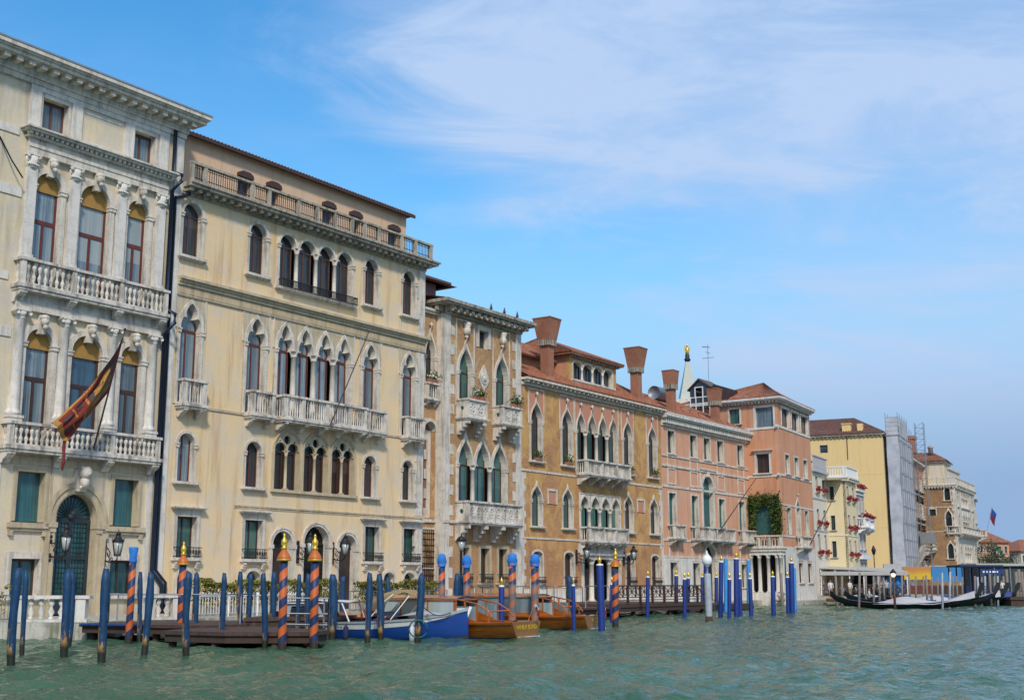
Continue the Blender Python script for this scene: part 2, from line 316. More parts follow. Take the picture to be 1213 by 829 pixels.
m_ = MATS['tan_canvas']; nt_ = m_.node_tree; p_ = nt_.nodes['Principled BSDF']; out_ = [n for n in nt_.nodes if n.type == 'OUTPUT_MATERIAL'][0]
tr_ = nt_.nodes.new('ShaderNodeBsdfTranslucent'); tr_.inputs['Color'].default_value = (0.85, 0.62, 0.32, 1); mxs = nt_.nodes.new('ShaderNodeMixShader'); mxs.inputs[0].default_value = 0.45
nt_.links.new(p_.outputs[0], mxs.inputs[1]); nt_.links.new(tr_.outputs[0], mxs.inputs[2]); nt_.links.new(mxs.outputs[0], out_.inputs['Surface'])

# ---------------------------------------------------------------- mesh building helpers
class MB:
    """collects shapes; build() links them as ONE mesh object"""
    def __init__(s): s.v = []; s.f = []; s.sm = []
    def _add(s, vs, fs, smooth=False):
        o = len(s.v); s.v += [tuple(v) for v in vs]
        s.f += [tuple(i + o for i in f) for f in fs]; s.sm += [smooth] * len(fs)
    def box(s, x0, x1, y0, y1, z0, z1, taper=0.0):
        t = taper
        s._add([(x0, y0, z0), (x1, y0, z0), (x1, y1, z0), (x0, y1, z0), (x0 + t, y0 + t, z1), (x1 - t, y0 + t, z1), (x1 - t, y1 - t, z1), (x0 + t, y1 - t, z1)],
               [(3, 2, 1, 0), (4, 5, 6, 7), (0, 1, 5, 4), (1, 2, 6, 5), (2, 3, 7, 6), (3, 0, 4, 7)])
        return s
    def plate(s, outer, holes=(), y0=0.0, y1=0.1, axis='y'):
        """outline in (x,z) with holes, as thick as y0..y1; axis 'x' puts the outline in (y,z)"""
        loops = [list(outer)] + [list(h) for h in holes]
        tris = tessellate_polygon([[Vector((p[0], p[1], 0)) for p in lp] for lp in loops])
        pts = [p for lp in loops for p in lp]; n = len(pts)
        P = (lambda p, y: (p[0], y, p[1])) if axis == 'y' else ((lambda p, y: (y, p[0], p[1])) if axis == 'x' else (lambda p, y: (p[0], p[1], y)))
        vs = [P(p, y0) for p in pts] + [P(p, y1) for p in pts]
        fs = []
        for t in tris:
            a, b, c = (pts[i] for i in t)
            cr = (b[0] - a[0]) * (c[1] - a[1]) - (b[1] - a[1]) * (c[0] - a[0])
            if abs(cr) < 1e-10: continue
            if cr < 0: t = (t[0], t[2], t[1])
            fs.append((t[0], t[1], t[2])); fs.append((t[2] + n, t[1] + n, t[0] + n))
        k = 0
        for lp in loops:
            m = len(lp)
            for i in range(m):
                j = (i + 1) % m
                fs.append((k + i, k + i + n, k + j + n, k + j))
            k += m
        s._add(vs, fs); return s
    def prism(s, poly, z0, z1, top_scale=None):
        n = len(poly); vs = [(x, y, z0) for x, y in poly] + [(x, y, z1) for x, y in poly]
        s._add(vs, [tuple(range(n - 1, -1, -1)), tuple(range(n, 2 * n))] + [(i, (i + 1) % n, (i + 1) % n + n, i + n) for i in range(n)]); return s
    def lathe(s, prof, cx=0, cy=0, n=10, sq=False, cap=True, lean=(0, 0)):
        """prof: list of (radius, z)"""
        a0 = math.pi / 4 if sq else 0
        if sq: n = 4
        k = math.sqrt(2) if sq else 1
        vs = []
        for r, z in prof:
            for i in range(n):
                a = a0 + 2 * math.pi * i / n
                vs.append((cx + lean[0] * z + r * k * math.cos(a), cy + lean[1] * z + r * k * math.sin(a), z))
        fs = []
        for j in range(len(prof) - 1):
            for i in range(n):
                fs.append((j * n + i, j * n + (i + 1) % n, (j + 1) * n + (i + 1) % n, (j + 1) * n + i))
        if cap: fs.append(tuple(range(n - 1, -1, -1))); fs.append(tuple(range((len(prof) - 1) * n, len(prof) * n)))
        s._add(vs, fs, smooth=not sq); return s
    def tube(s, path, r, n=6, closed=False):
        path = [Vector(p) for p in path]; m = len(path); rs = r if isinstance(r, (list, tuple)) else [r] * m
        vs = []
        for i, p in enumerate(path):
            d = (path[min(i + 1, m - 1)] - path[max(i - 1, 0)])
            if closed: d = path[(i + 1) % m] - path[i - 1]
            d.normalize()
            up = Vector((0, 0, 1)) if abs(d.z) < 0.9 else Vector((1, 0, 0))
            a = d.cross(up).normalized(); b = d.cross(a)
            for k in range(n):
                t = 2 * math.pi * k / n
                vs.append(p + (a * math.cos(t) + b * math.sin(t)) * rs[i])
        fs = []
        for j in range(m if closed else m - 1):
            q = (j + 1) % m
            for i in range(n): fs.append((j * n + i, j * n + (i + 1) % n, q * n + (i + 1) % n, q * n + i))
        if not closed: fs.append(tuple(range(n))); fs.append(tuple(range((m - 1) * n, m * n)))
        s._add(vs, fs, smooth=n > 4); return s
    def sphere(s, c, r, n=10, m=7, sc=(1, 1, 1)):
        prof = [(math.sin(math.pi * (j + .02) / (m - 1 + .04)) * r, -math.cos(math.pi * (j + .02) / (m - 1 + .04)) * r) for j in range(m)]
        o = len(s.v); s.lathe(prof, 0, 0, n)
        for i in range(o, len(s.v)):
            x, y, z = s.v[i]; s.v[i] = (c[0] + x * sc[0], c[1] + y * sc[1], c[2] + z * sc[2])
        return s
    def quad(s, a, b, c, d): s._add([a, b, c, d], [(0, 1, 2, 3)]); return s
    def grid(s, rows, smooth=True, close_u=False):
        n = len(rows[0]); o = []
        vs = [p for r in rows for p in r]; fs = []
        for j in range(len(rows) - 1):
            for i in range(n - (0 if close_u else 1)):
                k = (i + 1) % n
                fs.append((j * n + i, j * n + k, (j + 1) * n + k, (j + 1) * n + i))
        s._add(vs, fs, smooth); return s
    def leaf(s, c, sz, rnd):
        a = Vector((rnd.gauss(0, 1), rnd.gauss(0, 1), rnd.gauss(0, 1))).normalized(); b = a.orthogonal().normalized(); e = a.cross(b)
        c = Vector(c); w = sz * 0.45
        s._add([c - b * sz, c + e * w, c + b * sz, c - e * w], [(0, 1, 2, 3)])
    def mesh(s, name):
        m = bpy.data.meshes.new(name); m.from_pydata(s.v, [], s.f)
        m.polygons.foreach_set('use_smooth', s.sm); m.update(); return m
    def build(s, name, mat, parent=None, M=None):
        if parent is not None and name not in ('window', 'traceried_window'):
            ps = s.pieces()
            if ps:      # pieces that stand well apart become parts of their own
                out = [q.build(name, mat, parent, M) if i < 0 else put(q._mm(name, mat), name, parent, M) for i, q in enumerate(ps)]
                return out[0]
        return put(s._mm(name, mat), name, parent, M)
    def _mm(s, name, mat):
        m = s.mesh(name); m.materials.append(MATS[mat]); return m
    def pieces(s):
        import numpy as np
        nv = len(s.v); root = list(range(nv))
        def find(a):
            while root[a] != a: root[a] = root[root[a]]; a = root[a]
            return a
        for f in s.f:
            r0 = find(f[0])
            for i in f[1:]:
                r1 = find(i)
                if r1 != r0: root[r1] = r0
        ids = {}; isl = [ids.setdefault(find(i), len(ids)) for i in range(nv)]; k = len(ids)
        if k < 2 or k > 500: return None
        P = np.array(s.v, dtype=float); I = np.array(isl); lo = np.full((k, 3), np.inf); hi = np.full((k, 3), -np.inf)
        np.minimum.at(lo, I, P); np.maximum.at(hi, I, P); sz = (hi - lo).max(axis=1)
        gap = np.maximum(0, np.maximum(lo[:, None] - hi[None], lo[None] - hi[:, None])); near = np.sqrt((gap ** 2).sum(2)) <= np.maximum(.02, .5 * np.maximum(sz[:, None], sz[None]))
        comp = list(range(k))
        def fc(a):
            while comp[a] != a: comp[a] = comp[comp[a]]; a = comp[a]
            return a
        for a, b in zip(*np.nonzero(np.triu(near, 1))):
            ra, rb = fc(int(a)), fc(int(b))
            if ra != rb: comp[rb] = ra
        grp = {}; 
        for i in range(k): grp.setdefault(fc(i), len(grp))
        if len(grp) < 2 or len(grp) > 14: return None
        out = [MB() for _ in grp]; vm = {}
        for i in range(nv):
            g_ = grp[fc(isl[i])]; vm[i] = (g_, len(out[g_].v)); out[g_].v.append(s.v[i])
        for f, sm in zip(s.f, s.sm):
            g_ = vm[f[0]][0]; out[g_].f.append(tuple(vm[i][1] for i in f)); out[g_].sm.append(sm)
        return out

def put(mesh, name, parent=None, M=None):
    o = bpy.data.objects.new(name, mesh); COL.objects.link(o)
    if parent is not None:
        o.parent = parent
        if M is not None: o.matrix_local = M
    elif M is not None: o.matrix_world = M
    return o
def tag(o, label=None, cat=None, group=None, kind=None):
    if label: o['label'] = label
    if cat: o['category'] = cat
    if group: o['group'] = group
    if kind: o['kind'] = kind
    return o
def thing(name, label, cat, loc=(0, 0, 0), rz=0.0, group=None):
    o = bpy.data.objects.new(name, None); COL.objects.link(o); o.empty_display_size = 0.5
    o.location = loc; o.rotation_euler = (0, 0, rz); return tag(o, label, cat, group)
def copy_tree(o, parent=None):
    c = o.copy(); COL.objects.link(c); c.parent = parent
    if parent is not None: c.matrix_parent_inverse = o.matrix_parent_inverse.copy()
    for ch in list(o.children): copy_tree(ch, c)
    return c
T = lambda x, y, z: Matrix.Translation((x, y, z))
def frame(ox, oy, ang):
    """face frame: local x runs along the face (heading ang degrees from +Y towards +X), local -y looks out of it"""
    a = R(ang); m = Matrix(((math.sin(a), -math.cos(a), 0, ox), (math.cos(a), math.sin(a), 0, oy), (0, 0, 1, 0), (0, 0, 0, 1))); return m
I4 = Matrix.Identity(4)

# ---------------------------------------------------------------- arch outlines (open paths, left foot to right foot, z from 0)
def p_rect(w, h): return [(-w / 2, 0), (-w / 2, h), (w / 2, h), (w / 2, 0)]
def p_round(w, h, n=14):
    r = w / 2; zs = h - r
    return [(-r, 0)] + [(-r * math.cos(math.pi * i / n), zs + r * math.sin(math.pi * i / n)) for i in range(n + 1)] + [(r, 0)]
def p_segm(w, h, rise=0.25, n=8):
    r = w / 2
    return [(-r, 0)] + [(-r * math.cos(math.pi * i / n), h - rise + rise * math.sin(math.pi * i / n)) for i in range(n + 1)] + [(r, 0)]
def bez(p, n):
    out = []
    for i in range(n + 1):
        t = i / n; u = 1 - t
        out.append(tuple(u**3 * p[0][k] + 3 * u * u * t * p[1][k] + 3 * u * t * t * p[2][k] + t**3 * p[3][k] for k in (0, 1)))
    return out
def p_point(w, h, rise, c=(0.55, 0.30, 0.84), n=8):
    """pointed arch; smaller middle number makes the tip an ogee"""
    r = w / 2; zs = h - rise
    L_ = bez([(-r, zs), (-r, zs + c[0] * rise), (-c[1] * r, zs + c[2] * rise), (0, h)], n)
    return [(-r, 0)] + L_ + [(-x, z) for x, z in reversed(L_[:-1])] + [(r, 0)]
def p_ogee(w, h, rise, n=8): return p_point(w, h, rise, (0.62, 0.10, 0.66), n)
def p_tref(w, h, rise, n=6):
    r = w / 2; zs = h - rise
    cx_, cz = -0.42 * r, zs + 0.36 * rise
    a = bez([(-r, zs - .1 * rise), (-r * 1.02, zs + 0.26 * rise), (-.75 * r, zs + .48 * rise), (cx_, cz)], n)
    b = bez([(cx_, cz), (-.72 * r, zs + .55 * rise), (-.42 * r, zs + .84 * rise), (0, h)], n)
    L_ = a + b[1:]
    return [(-r, 0)] + L_ + [(-x, z) for x, z in reversed(L_[:-1])] + [(r, 0)]
def offs(path, d):
    n = len(path); out = []
    for i, p in enumerate(path):
        a = path[max(i - 1, 0)]; b = path[min(i + 1, n - 1)]
        ns = []
        if i > 0: e = (p[0] - a[0], p[1] - a[1]); l = math.hypot(*e) or 1; ns.append((-e[1] / l, e[0] / l))
        if i < n - 1: e = (b[0] - p[0], b[1] - p[1]); l = math.hypot(*e) or 1; ns.append((-e[1] / l, e[0] / l))
        nx = sum(q[0] for q in ns); nz = sum(q[1] for q in ns); l = math.hypot(nx, nz) or 1; nx /= l; nz /= l
        k = 1 / max(0.45, nx * ns[0][0] + nz * ns[0][1])
        out.append((p[0] + nx * d * k, p[1] + nz * d * k))
    out[0] = (out[0][0], path[0][1]); out[-1] = (out[-1][0], path[-1][1])
    return out
def shift(path, dx=0, dz=0): return [(x + dx, z + dz) for x, z in path]
def circle(cx_, cz, r, n=14): return [(cx_ + r * math.cos(2 * math.pi * i / n), cz + r * math.sin(2 * math.pi * i / n)) for i in range(n)]
def ring(mb, inner, outer, y0, y1): mb.plate(list(outer) + list(reversed(inner)), (), y0, y1)

PATHS = {'rect': lambda w, h, r: p_rect(w, h), 'round': lambda w, h, r: p_round(w, h), 'segm': lambda w, h, r: p_segm(w, h, r),
         'point': lambda w, h, r: p_point(w, h, r), 'ogee': lambda w, h, r: p_ogee(w, h, r), 'tref': lambda w, h, r: p_tref(w, h, r)}

def column_mb(h, r=0.13, base=0.22, capt=0.34):
    mb = MB()
    mb.box(-r * 1.5, r * 1.5, -r * 1.5, r * 1.5, 0, base * .4)
    mb.lathe([(r * 1.45, base * .4), (r * 1.5, base * .6), (r * 1.15, base * .75), (r * 1.2, base * .9), (r, base), (r * .9, h - capt), (r * 1.15, h - capt * .95), (r * .95, h - capt * .85), (r * 1.25, h - capt * .5), (r * 1.2, h - capt * .45), (r * 1.7, h - capt * .14)], n=12)
    mb.box(-r * 1.65, r * 1.65, -r * 1.65, r * 1.65, h - capt * .14, h)
    return mb

class Building:
    """root Empty + faces; windows are parts built once per kind and copied"""
    def __init__(s, name, label, cat, F):
        s.F = F; s.root = thing(name, label, cat); s.root.matrix_world = F; s.inv = F.inverted(); s.cache = {}
    def M(s, F, *t): return s.inv @ F @ (T(*t) if t else I4)
    def part(s, name, mb, mat, F=None, at=(0, 0, 0), parent=None):
        if parent is not None: return mb.build(name, mat, parent, T(*at))
        return mb.build(name, mat, s.root, s.M(F or s.F, *at))
    def window(s, face, u, z, **k):
        key = tuple(sorted((a, str(b)) for a, b in k.items()))
        if key not in s.cache:
            s.cache[key] = make_window(s, **k); o = s.cache[key][0]
        else: o = copy_tree(s.cache[key][0], s.root)
        o.matrix_local = s.M(face.F, u, 0, z)
        face.holes += [shift(h, u, z) for h in s.cache[key][1]]
        return o
class Face:
    def __init__(s, b, F, u0, u1, z0, z1, mat, th=0.4, outline=None):
        s.b = b; s.F = F; s.u0 = u0; s.u1 = u1; s.z0 = z0; s.z1 = z1; s.mat = mat; s.holes = []; s.th = th; s.outline = outline
    def build(s):
        o = s.outline or [(s.u0, s.z0), (s.u1, s.z0), (s.u1, s.z1), (s.u0, s.z1)]
        return s.b.part('wall', MB().plate(o, s.holes, 0, s.th), s.mat, s.F)

def make_window(b, kind='rect', w=1.0, h=2.0, rise=0.3, t=0.15, proj=0.06, rev=0.4, n=1, gap=0.3, smat='istrian_stone',
                gmat='dark_glass', fmat='brown_frame', frames='T', sill=0.12, sillw=0.12, sillp=0.14, panel=None, panel_mat=None, colr=0.13,
                lunette=None, outer=None, finial=0, imposts=True, hood=None, iron=None, shutters=None, yp=.32, keystone=False, brackets=False, fth=0.055):
    """one window (or row of n arched lights): stone surround as the part; columns, frame, pane, sill... as sub-parts"""
    Wd = n * w + (n - 1) * gap; xs = [-Wd / 2 + w / 2 + i * (w + gap) for i in range(n)]
    inner = PATHS[kind](w, h, rise); arch_start = 1
    zs = inner[1][1] if kind != 'rect' else h
    out_kind = outer or kind
    mb = MB()
    if n == 1:
        if outer: op = offs(PATHS[outer](w, h, rise), t)
        else: op = offs(inner, t)
        if len(op) != len(inner): pass
        ring(mb, inner, op, -proj, rev)
    else:
        tt = min(t, gap / 2 - 0.003)
        for i, x in enumerate(xs):
            ip = [p for p in inner[1:-1]]
            src = PATHS[outer](w, h, rise) if outer else inner
            op = offs(src, tt)[1:-1]
            if kind == 'rect': ip = [(-w / 2, h - .3), (-w / 2, h), (w / 2, h), (w / 2, h - .3)]; op = [(-w / 2 - tt, h - .3), (-w / 2 - tt, h + t), (w / 2 + tt, h + t), (w / 2 + tt, h - .3)]
            op[0] = (op[0][0], ip[0][1]); op[-1] = (op[-1][0], ip[-1][1])
            ring(mb, shift(ip, x), shift(op, x), -proj - 0.003 * i, rev)
        z_sp = inner[1][1] if kind != 'rect' else h - .3
        mb.box(-Wd / 2 - t, -Wd / 2, -proj, rev, 0, z_sp); mb.box(Wd / 2, Wd / 2 + t, -proj, rev, 0, z_sp)
        zs = z_sp
    if imposts and kind not in ('rect', 'segm'):
        for sx in (-1, 1):
            x0 = sx * (Wd / 2 + t / 2)
            mb.box(x0 - t * .62, x0 + t * .62, -proj - .05, rev * .6, zs - .22, zs - .03); mb.box(x0 - t * .72, x0 + t * .72, -proj - .08, rev * .62, zs - .07, zs)
    if finial:
        for x in xs:
            zt = h + t * 1.2
            mb.lathe([(.04, zt - .1), (.04, zt + finial * .4), (.11, zt + finial * .55), (.13, zt + finial * .7), (.06, zt + finial * .85), (.02, zt + finial)], x, -proj - .02, 8)
            for sx in (-1, 1): mb.sphere((x + sx * .12, -proj - .02, zt + finial * .62), .06, 6, 5)
    if keystone: mb.box(-.12, .12, -proj - .12, rev * .5, h - .05, h + t + .08)
    root = b.part('window', mb, smat)
    sub = lambda name, m, mat: m.build(name, mat, root, I4)
    # holes in the wall
    holes = []
    if panel:
        pw, p0, p1 = panel      # extra half width, bottom z, top z
        a = Wd / 2 + pw
        holes = [[(-a + .03, -.05), (a - .03, -.05), (a - .03, p1 - .03), (-a + .03, p1 - .03)]]
        pm = MB()
        z_sp = zs - 0.02
        hl = [shift([(offs(inner, .03)[1][0], 0 + z_sp)] + [q for q in offs(inner, .03)[1:-1] if q[1] > z_sp] + [(offs(inner, .03)[-2][0], z_sp)], x) for x in xs]
        # panel built as outline that dips round each light, open at the bottom
        path = [(-a, p0)]
        path += [(-a, p1), (a, p1), (a, p0), (Wd / 2 + t * .5, p0)]
        pts = []
        for x in reversed(xs):
            ar = shift(offs(inner, min(t, .06) * .5)[1:-1], x)
            pts += list(reversed(ar))
        first = pts[0]; last = pts[-1]
        path += [(Wd / 2 + t * .5, first[1])] if abs(first[0] - (Wd / 2 + t * .5)) > 0.02 else []
        path += pts
        path += [(-Wd / 2 - t * .5, last[1]), (-Wd / 2 - t * .5, p0)]
        pm.plate(path, (), -0.02, rev - .03)
        sub('panel', pm, panel_mat or smat)
        fm = MB(); q = .07
        fm.box(-a - q, -a, -.06, .1, p0, p1 + q); fm.box(a, a + q, -.06, .1, p0, p1 + q); fm.box(-a, a, -.062, .1, p1, p1 + q)
        sub('moulding', fm, smat)
    elif n == 1: holes = [offs(inner, t * .5)]; holes[0][0] = (holes[0][0][0], -.05); holes[0][-1] = (holes[0][-1][0], -.05)
    else:
        hp = [(-Wd / 2 - t * .5, -.05)]
        for i, x in enumerate(xs):
            ar = shift(offs(inner, min(t, gap / 2) * .45)[1:-1], x)
            if kind == 'rect': ar = [(x - w / 2 - .03, h + .03), (x + w / 2 + .03, h + .03)]
            if i == 0: ar[0] = (-Wd / 2 - t * .5, ar[0][1])
            if i == n - 1: ar[-1] = (Wd / 2 + t * .5, ar[-1][1])
            hp += ar
        hp.append((Wd / 2 + t * .5, -.05)); holes = [hp]
    if n > 1:
        cm = column_mb(zs + .02, colr).mesh('column'); cm.materials.append(MATS[smat])
        for i in range(n - 1):
            put(cm, 'column', root, T(xs[i] + w / 2 + gap / 2, .04 + colr * .2, 0))
    # frame and pane
    y = rev - .08 if rev < .35 else yp
    fr = MB(); pn = MB()
    for x in xs:
        a = w / 2 + .01
        pn.box(x - a - .05, x + a + .05, y + .04, y + .06, 0, h + .02)
        f = fth
        fr.box(x - a, x - a + f * 1.3, y, y + .05, 0, h); fr.box(x + a - f * 1.3, x + a, y, y + .05, 0, h)
        fr.box(x - a + f * 1.3, x + a - f * 1.3, y, y + .05, 0, f * 1.2)
        if kind == 'rect': fr.box(x - a + f * 1.3, x + a - f * 1.3, y, y + .05, h - f * 1.4, h)
        if frames == 'M': fr.box(x - f * .6, x + f * .6, y - .004, y + .046, f * 1.2, h - .02)
        if frames == 'T':
            zt = zs if kind not in ('rect', 'segm') else h * .72
            fr.box(x - a + f * 1.3, x + a - f * 1.3, y, y + .05, zt - f * 1.2, zt + f * .4)
            fr.box(x - f * .6, x + f * .6, y - .004, y + .046, f * 1.2, zt - f * 1.2)
        if frames == 'H':
            zt = zs; zm = zs * .66
            fr.box(x - a + f * 1.3, x + a - f * 1.3, y, y + .05, zt - f * 1.5, zt + f * .4)
            fr.box(x - a + f * 1.3, x + a - f * 1.3, y, y + .05, zm - f, zm + f)
            fr.box(x - f * .7, x + f * .7, y - .004, y + .046, f * 1.2, zm - f)
    if frames: sub('frame', fr, fmat)
    sub('pane', pn, gmat)
    if lunette:
        lm = MB(); 
        for x in xs: lm.box(x - w / 2 - .02, x + w / 2 + .02, y - .06, y - .02, zs - .22, h + .03)
        sub('blind', lm, lunette)
    if shutters:
        sm_ = MB()
        for x in xs: sm_.box(x - w / 2 - .01, x - .012, y - .07, y - .03, .02, h); sm_.box(x + .012, x + w / 2 + .01, y - .07, y - .03, .02, h)
        sub('shutter', sm_, shutters)
    if sill:
        s_ = MB(); a = Wd / 2 + t + sillw
        s_.box(-a, a, -proj - sillp, rev - .02, -sill, 0)
        s_.box(-a + .05, a - .05, -proj - sillp * .6, 0.06, -sill - .06, -sill)
        if brackets:
            for sx in (-1, 1):
                for q in range(3): s_.box(sx * (a - .2) - .09, sx * (a - .2) + .09, -proj - sillp * (.8 - .22 * q), .06, -sill - .06 - .1 * (q + 1), -sill - .06 - .1 * q)
        sub('sill', s_, smat)
    if hood:
        hm = MB(); a = Wd / 2 + t + .16
        hm.box(-Wd / 2 - t, Wd / 2 + t, -proj - .02, .05, h + t, h + t + hood * .5)
        hm.box(-a, a, -proj - .2, .06, h + t + hood * .5, h + t + hood * .75); hm.box(-a - .05, a + .05, -proj - .27, .06, h + t + hood * .75, h + t + hood)
        sub('hood', hm, smat)
    if iron:
        im = MB(); a = Wd / 2 + t * .8; z1 = iron
        im.box(-a, a, -proj - .24, -proj - .2, z1 - .04, z1); im.box(-a, a, -proj - .24, -proj - .2, .04, .08)
        for sx in (-1, 1): im.box(sx * a - .02, sx * a + .02, -proj - .2, .0, z1 - .04, z1); im.box(sx * a - .02, sx * a + .02, -proj - .2, 0, .04, .08)
        k = max(4, int(2 * a / .16))
        for i in range(k):
            x = -a + 2 * a * (i + .5) / k
            im.box(x - 2 * a / k / 2 - .012, x - 2 * a / k / 2 + .012, -proj - .23, -proj - .21, .08, z1 - .04)
            im.tube([(x + .055 * math.cos(q), -proj - .22, (z1 + .04) / 2 + .12 * math.sin(q)) for q in [j * math.pi / 4 for j in range(8)]], .014, 4, True)
            im.tube([(x + .03 * math.cos(q), -proj - .22, (z1 + .04) / 2 + .06 * math.sin(q)) for q in [j * math.pi / 3 for j in range(6)]], .012, 4, True)
        sub('iron_rail', im, 'black_iron')
    return root, holes

# ---------------------------------------------------------------- balconies
def baluster_mb(h, kind='slim'):
    if kind == 'double':
        return MB().lathe([(.07, 0), (.07, .05 * h), (.035, .08 * h), (.09, .2 * h), (.095, .3 * h), (.04, .46 * h), (.045, .54 * h), (.095, .7 * h), (.09, .8 * h), (.035, .92 * h), (.07, .95 * h), (.07, h)], n=8)
    return MB().lathe([(.05, 0), (.05, .07 * h), (.03, .1 * h), (.05, .35 * h), (.033, .62 * h), (.028, .8 * h), (.05, .9 * h), (.05, h)], n=7)
def merge(mb, other, x, y, z):
    o = len(mb.v); mb.v += [(a + x, b + y, c + z) for a, b, c in other.v]
    mb.f += [tuple(i + o for i in f) for f in other.f]; mb.sm += other.sm
def balcony(b, F, u0, u1, zf, h=1.1, n=0.6, kind='slim', step=.2, posts=None, smat='balcony_stone', slab=.2, corbels=3, corb_h=.4, corb_w=.22, fret=False, stepped=False, rails=True, side=True, big=False):
    """slab with its corbels is the part; balustrade and handrail are sub-parts. zf: floor height"""
    mb = MB(); mb.box(u0 - .06, u1 + .06, -n - .06, 0, zf - slab * .55, zf); mb.box(u0, u1, -n, 0.003, zf - slab, zf - slab * .55)
    ks = [u0 + .22 + (u1 - u0 - .44) * i / max(1, corbels - 1) for i in range(corbels)]
    for x in ks:
        if stepped:
            for q in range(4): mb.box(x - corb_w / 2, x + corb_w / 2, -n * (1 - .24 * q) + .04, .05, zf - slab - corb_h * (q + 1) / 4, zf - slab - corb_h * q / 4)
        else:
            prof = [(0.05, zf - slab - corb_h), (-n * .25, zf - slab - corb_h * .95), (-n * .45, zf - slab - corb_h * .6), (-n * .85, zf - slab - corb_h * .35), (-n + .03, zf - slab - corb_h * .2), (-n + .03, zf - slab), (.05, zf - slab)]
            mb.plate(prof, (), x - corb_w / 2, x + corb_w / 2, axis='x')
    root = b.part('balcony', mb, smat, F)
    bal = MB(); bh = h - .24
    yb = -n + .13
    bl = baluster_mb(bh, kind)
    posts = posts or [u0 + .12, u1 - .12]
    for x in posts: bal.box(x - .11, x + .11, yb - .11, yb + .11, zf, zf + h - .12)
    if fret:
        for a, c in zip(posts[:-1], posts[1:]):
            L_ = c - a - .22; k = max(1, round(L_ / .72)); cw = L_ / k
            for i in range(k):
                x0 = a + .11 + i * cw; xc = x0 + cw / 2; zc = zf + .08 + bh / 2; r = min(cw, bh) * .43
                hs = []
                for q in range(5):
                    t0 = 2 * math.pi * q / 5 + .3
                    px, pz = xc + r * .52 * math.cos(t0), zc + r * .62 * math.sin(t0)
                    hs.append([(px + r * .3 * math.cos(s_) * math.cos(t0 + .8) - r * .15 * math.sin(s_) * math.sin(t0 + .8), pz + r * .3 * math.cos(s_) * math.sin(t0 + .8) + r * .15 * math.sin(s_) * math.cos(t0 + .8)) for s_ in [j * math.pi / 4 for j in range(8)]])
                hs.append(circle(xc, zc, r * .12, 6))
                for dx_, dz_ in ((-1, -1), (1, -1), (-1, 1), (1, 1)): hs.append(circle(xc + dx_ * cw * .4, zc + dz_ * bh * .4, r * .11, 6))
                bal.plate([(x0, zf), (x0 + cw, zf), (x0 + cw, zf + h - .12), (x0, zf + h - .12)], hs, yb - .04, yb + .04)
                pts = [(xc + r * .98 * math.cos(j * math.pi / 8), yb - .045, zc + r * .98 * math.sin(j * math.pi / 8)) for j in range(16)]
                bal.tube(pts, .025, 4, True)
        for x in (u0 + .06, u1 - .06):
            hs = [circle(-n / 2, zf + .08 + bh / 2, min(n, bh) * .16, 8)]
            bal.plate([(-n + .2, zf), (0, zf), (0, zf + h - .12), (-n + .2, zf + h - .12)], hs, x - .04, x + .04, axis='x')
    else:
        for a, c in zip(posts[:-1], posts[1:]):
            L_ = c - a - .22; k = max(1, int(L_ / step))
            for i in range(k): merge(bal, bl, a + .11 + L_ * (i + .5) / k, yb, zf + .08)
        bal.box(u0 + .02, u1 - .02, yb - .09, yb + .09, zf + .002, zf + .08)
        if side:
            for x in (u0 + .12, u1 - .12):
                k = max(1, int((n - .3) / step))
                for i in range(k): merge(bal, bl, x, yb + .11 + (n - .24) * (i + .5) / k, zf + .08)
                bal.box(x - .09, x + .09, yb + .11, 0, zf + .003, zf + .081)
    bal.build('balustrade', smat, root, I4)
    hr = MB(); hr.box(u0 - .03, u1 + .03, -n - .03, -n + .27, zf + h - .12, zf + h)
    if side:
        for x in (u0, u1): hr.box(x - .03 if x == u0 else x - .24, x + .24 if x == u0 else x + .03, -n + .27, 0, zf + h - .117, zf + h - .003)
    hr.build('handrail', smat, root, I4)
    return root

def cornice(mb, u0, u1, prof, yb=0.1):
    """prof: list of (projection, z0, z1) steps"""
    for p, z0, z1 in prof: mb.box(u0 - p * .9, u1 + p * .9, -p, yb, z0, z1)
    return mb
def dentils(mb, u0, u1, step, w, y0, y1, z0, z1):
    k = int((u1 - u0) / step)
    for i in range(k + 1):
        x = u0 + (u1 - u0) * i / max(1, k); mb.box(x - w / 2, x + w / 2, y0, y1, z0, z1)
    return mb
def tile_roof(mb, a, b, c, d, pitch=.24, rows=6, amp=.045):
    """a-b eaves edge, d-c ridge edge: corrugated sheet"""
    a, b, c, d = map(Vector, (a, b, c, d)); n = max(2, int((b - a).length / pitch)) * 4
    nrm = (b - a).cross(d - a).normalized()
    if nrm.z < 0: nrm = -nrm
    rws = []
    for j in range(rows + 1):
        t = j / rows; row = []
        for i in range(n + 1):
            s = i / n; p = (a.lerp(b, s)).lerp(d.lerp(c, s), t)
            row.append(tuple(p + nrm * (amp * (1 + math.cos(2 * math.pi * i / 4)) + (.0))))
        rws.append(row)
    mb.grid(rws, smooth=False)
    # closed underneath and along the eaves
    mb._add([a - nrm * .08, b - nrm * .08, c - nrm * .08, d - nrm * .08], [(0, 1, 2, 3)])
    mb._add([a - nrm * .08, b - nrm * .08, b + nrm * .03, a + nrm * .03], [(0, 1, 2, 3)])
    return mb
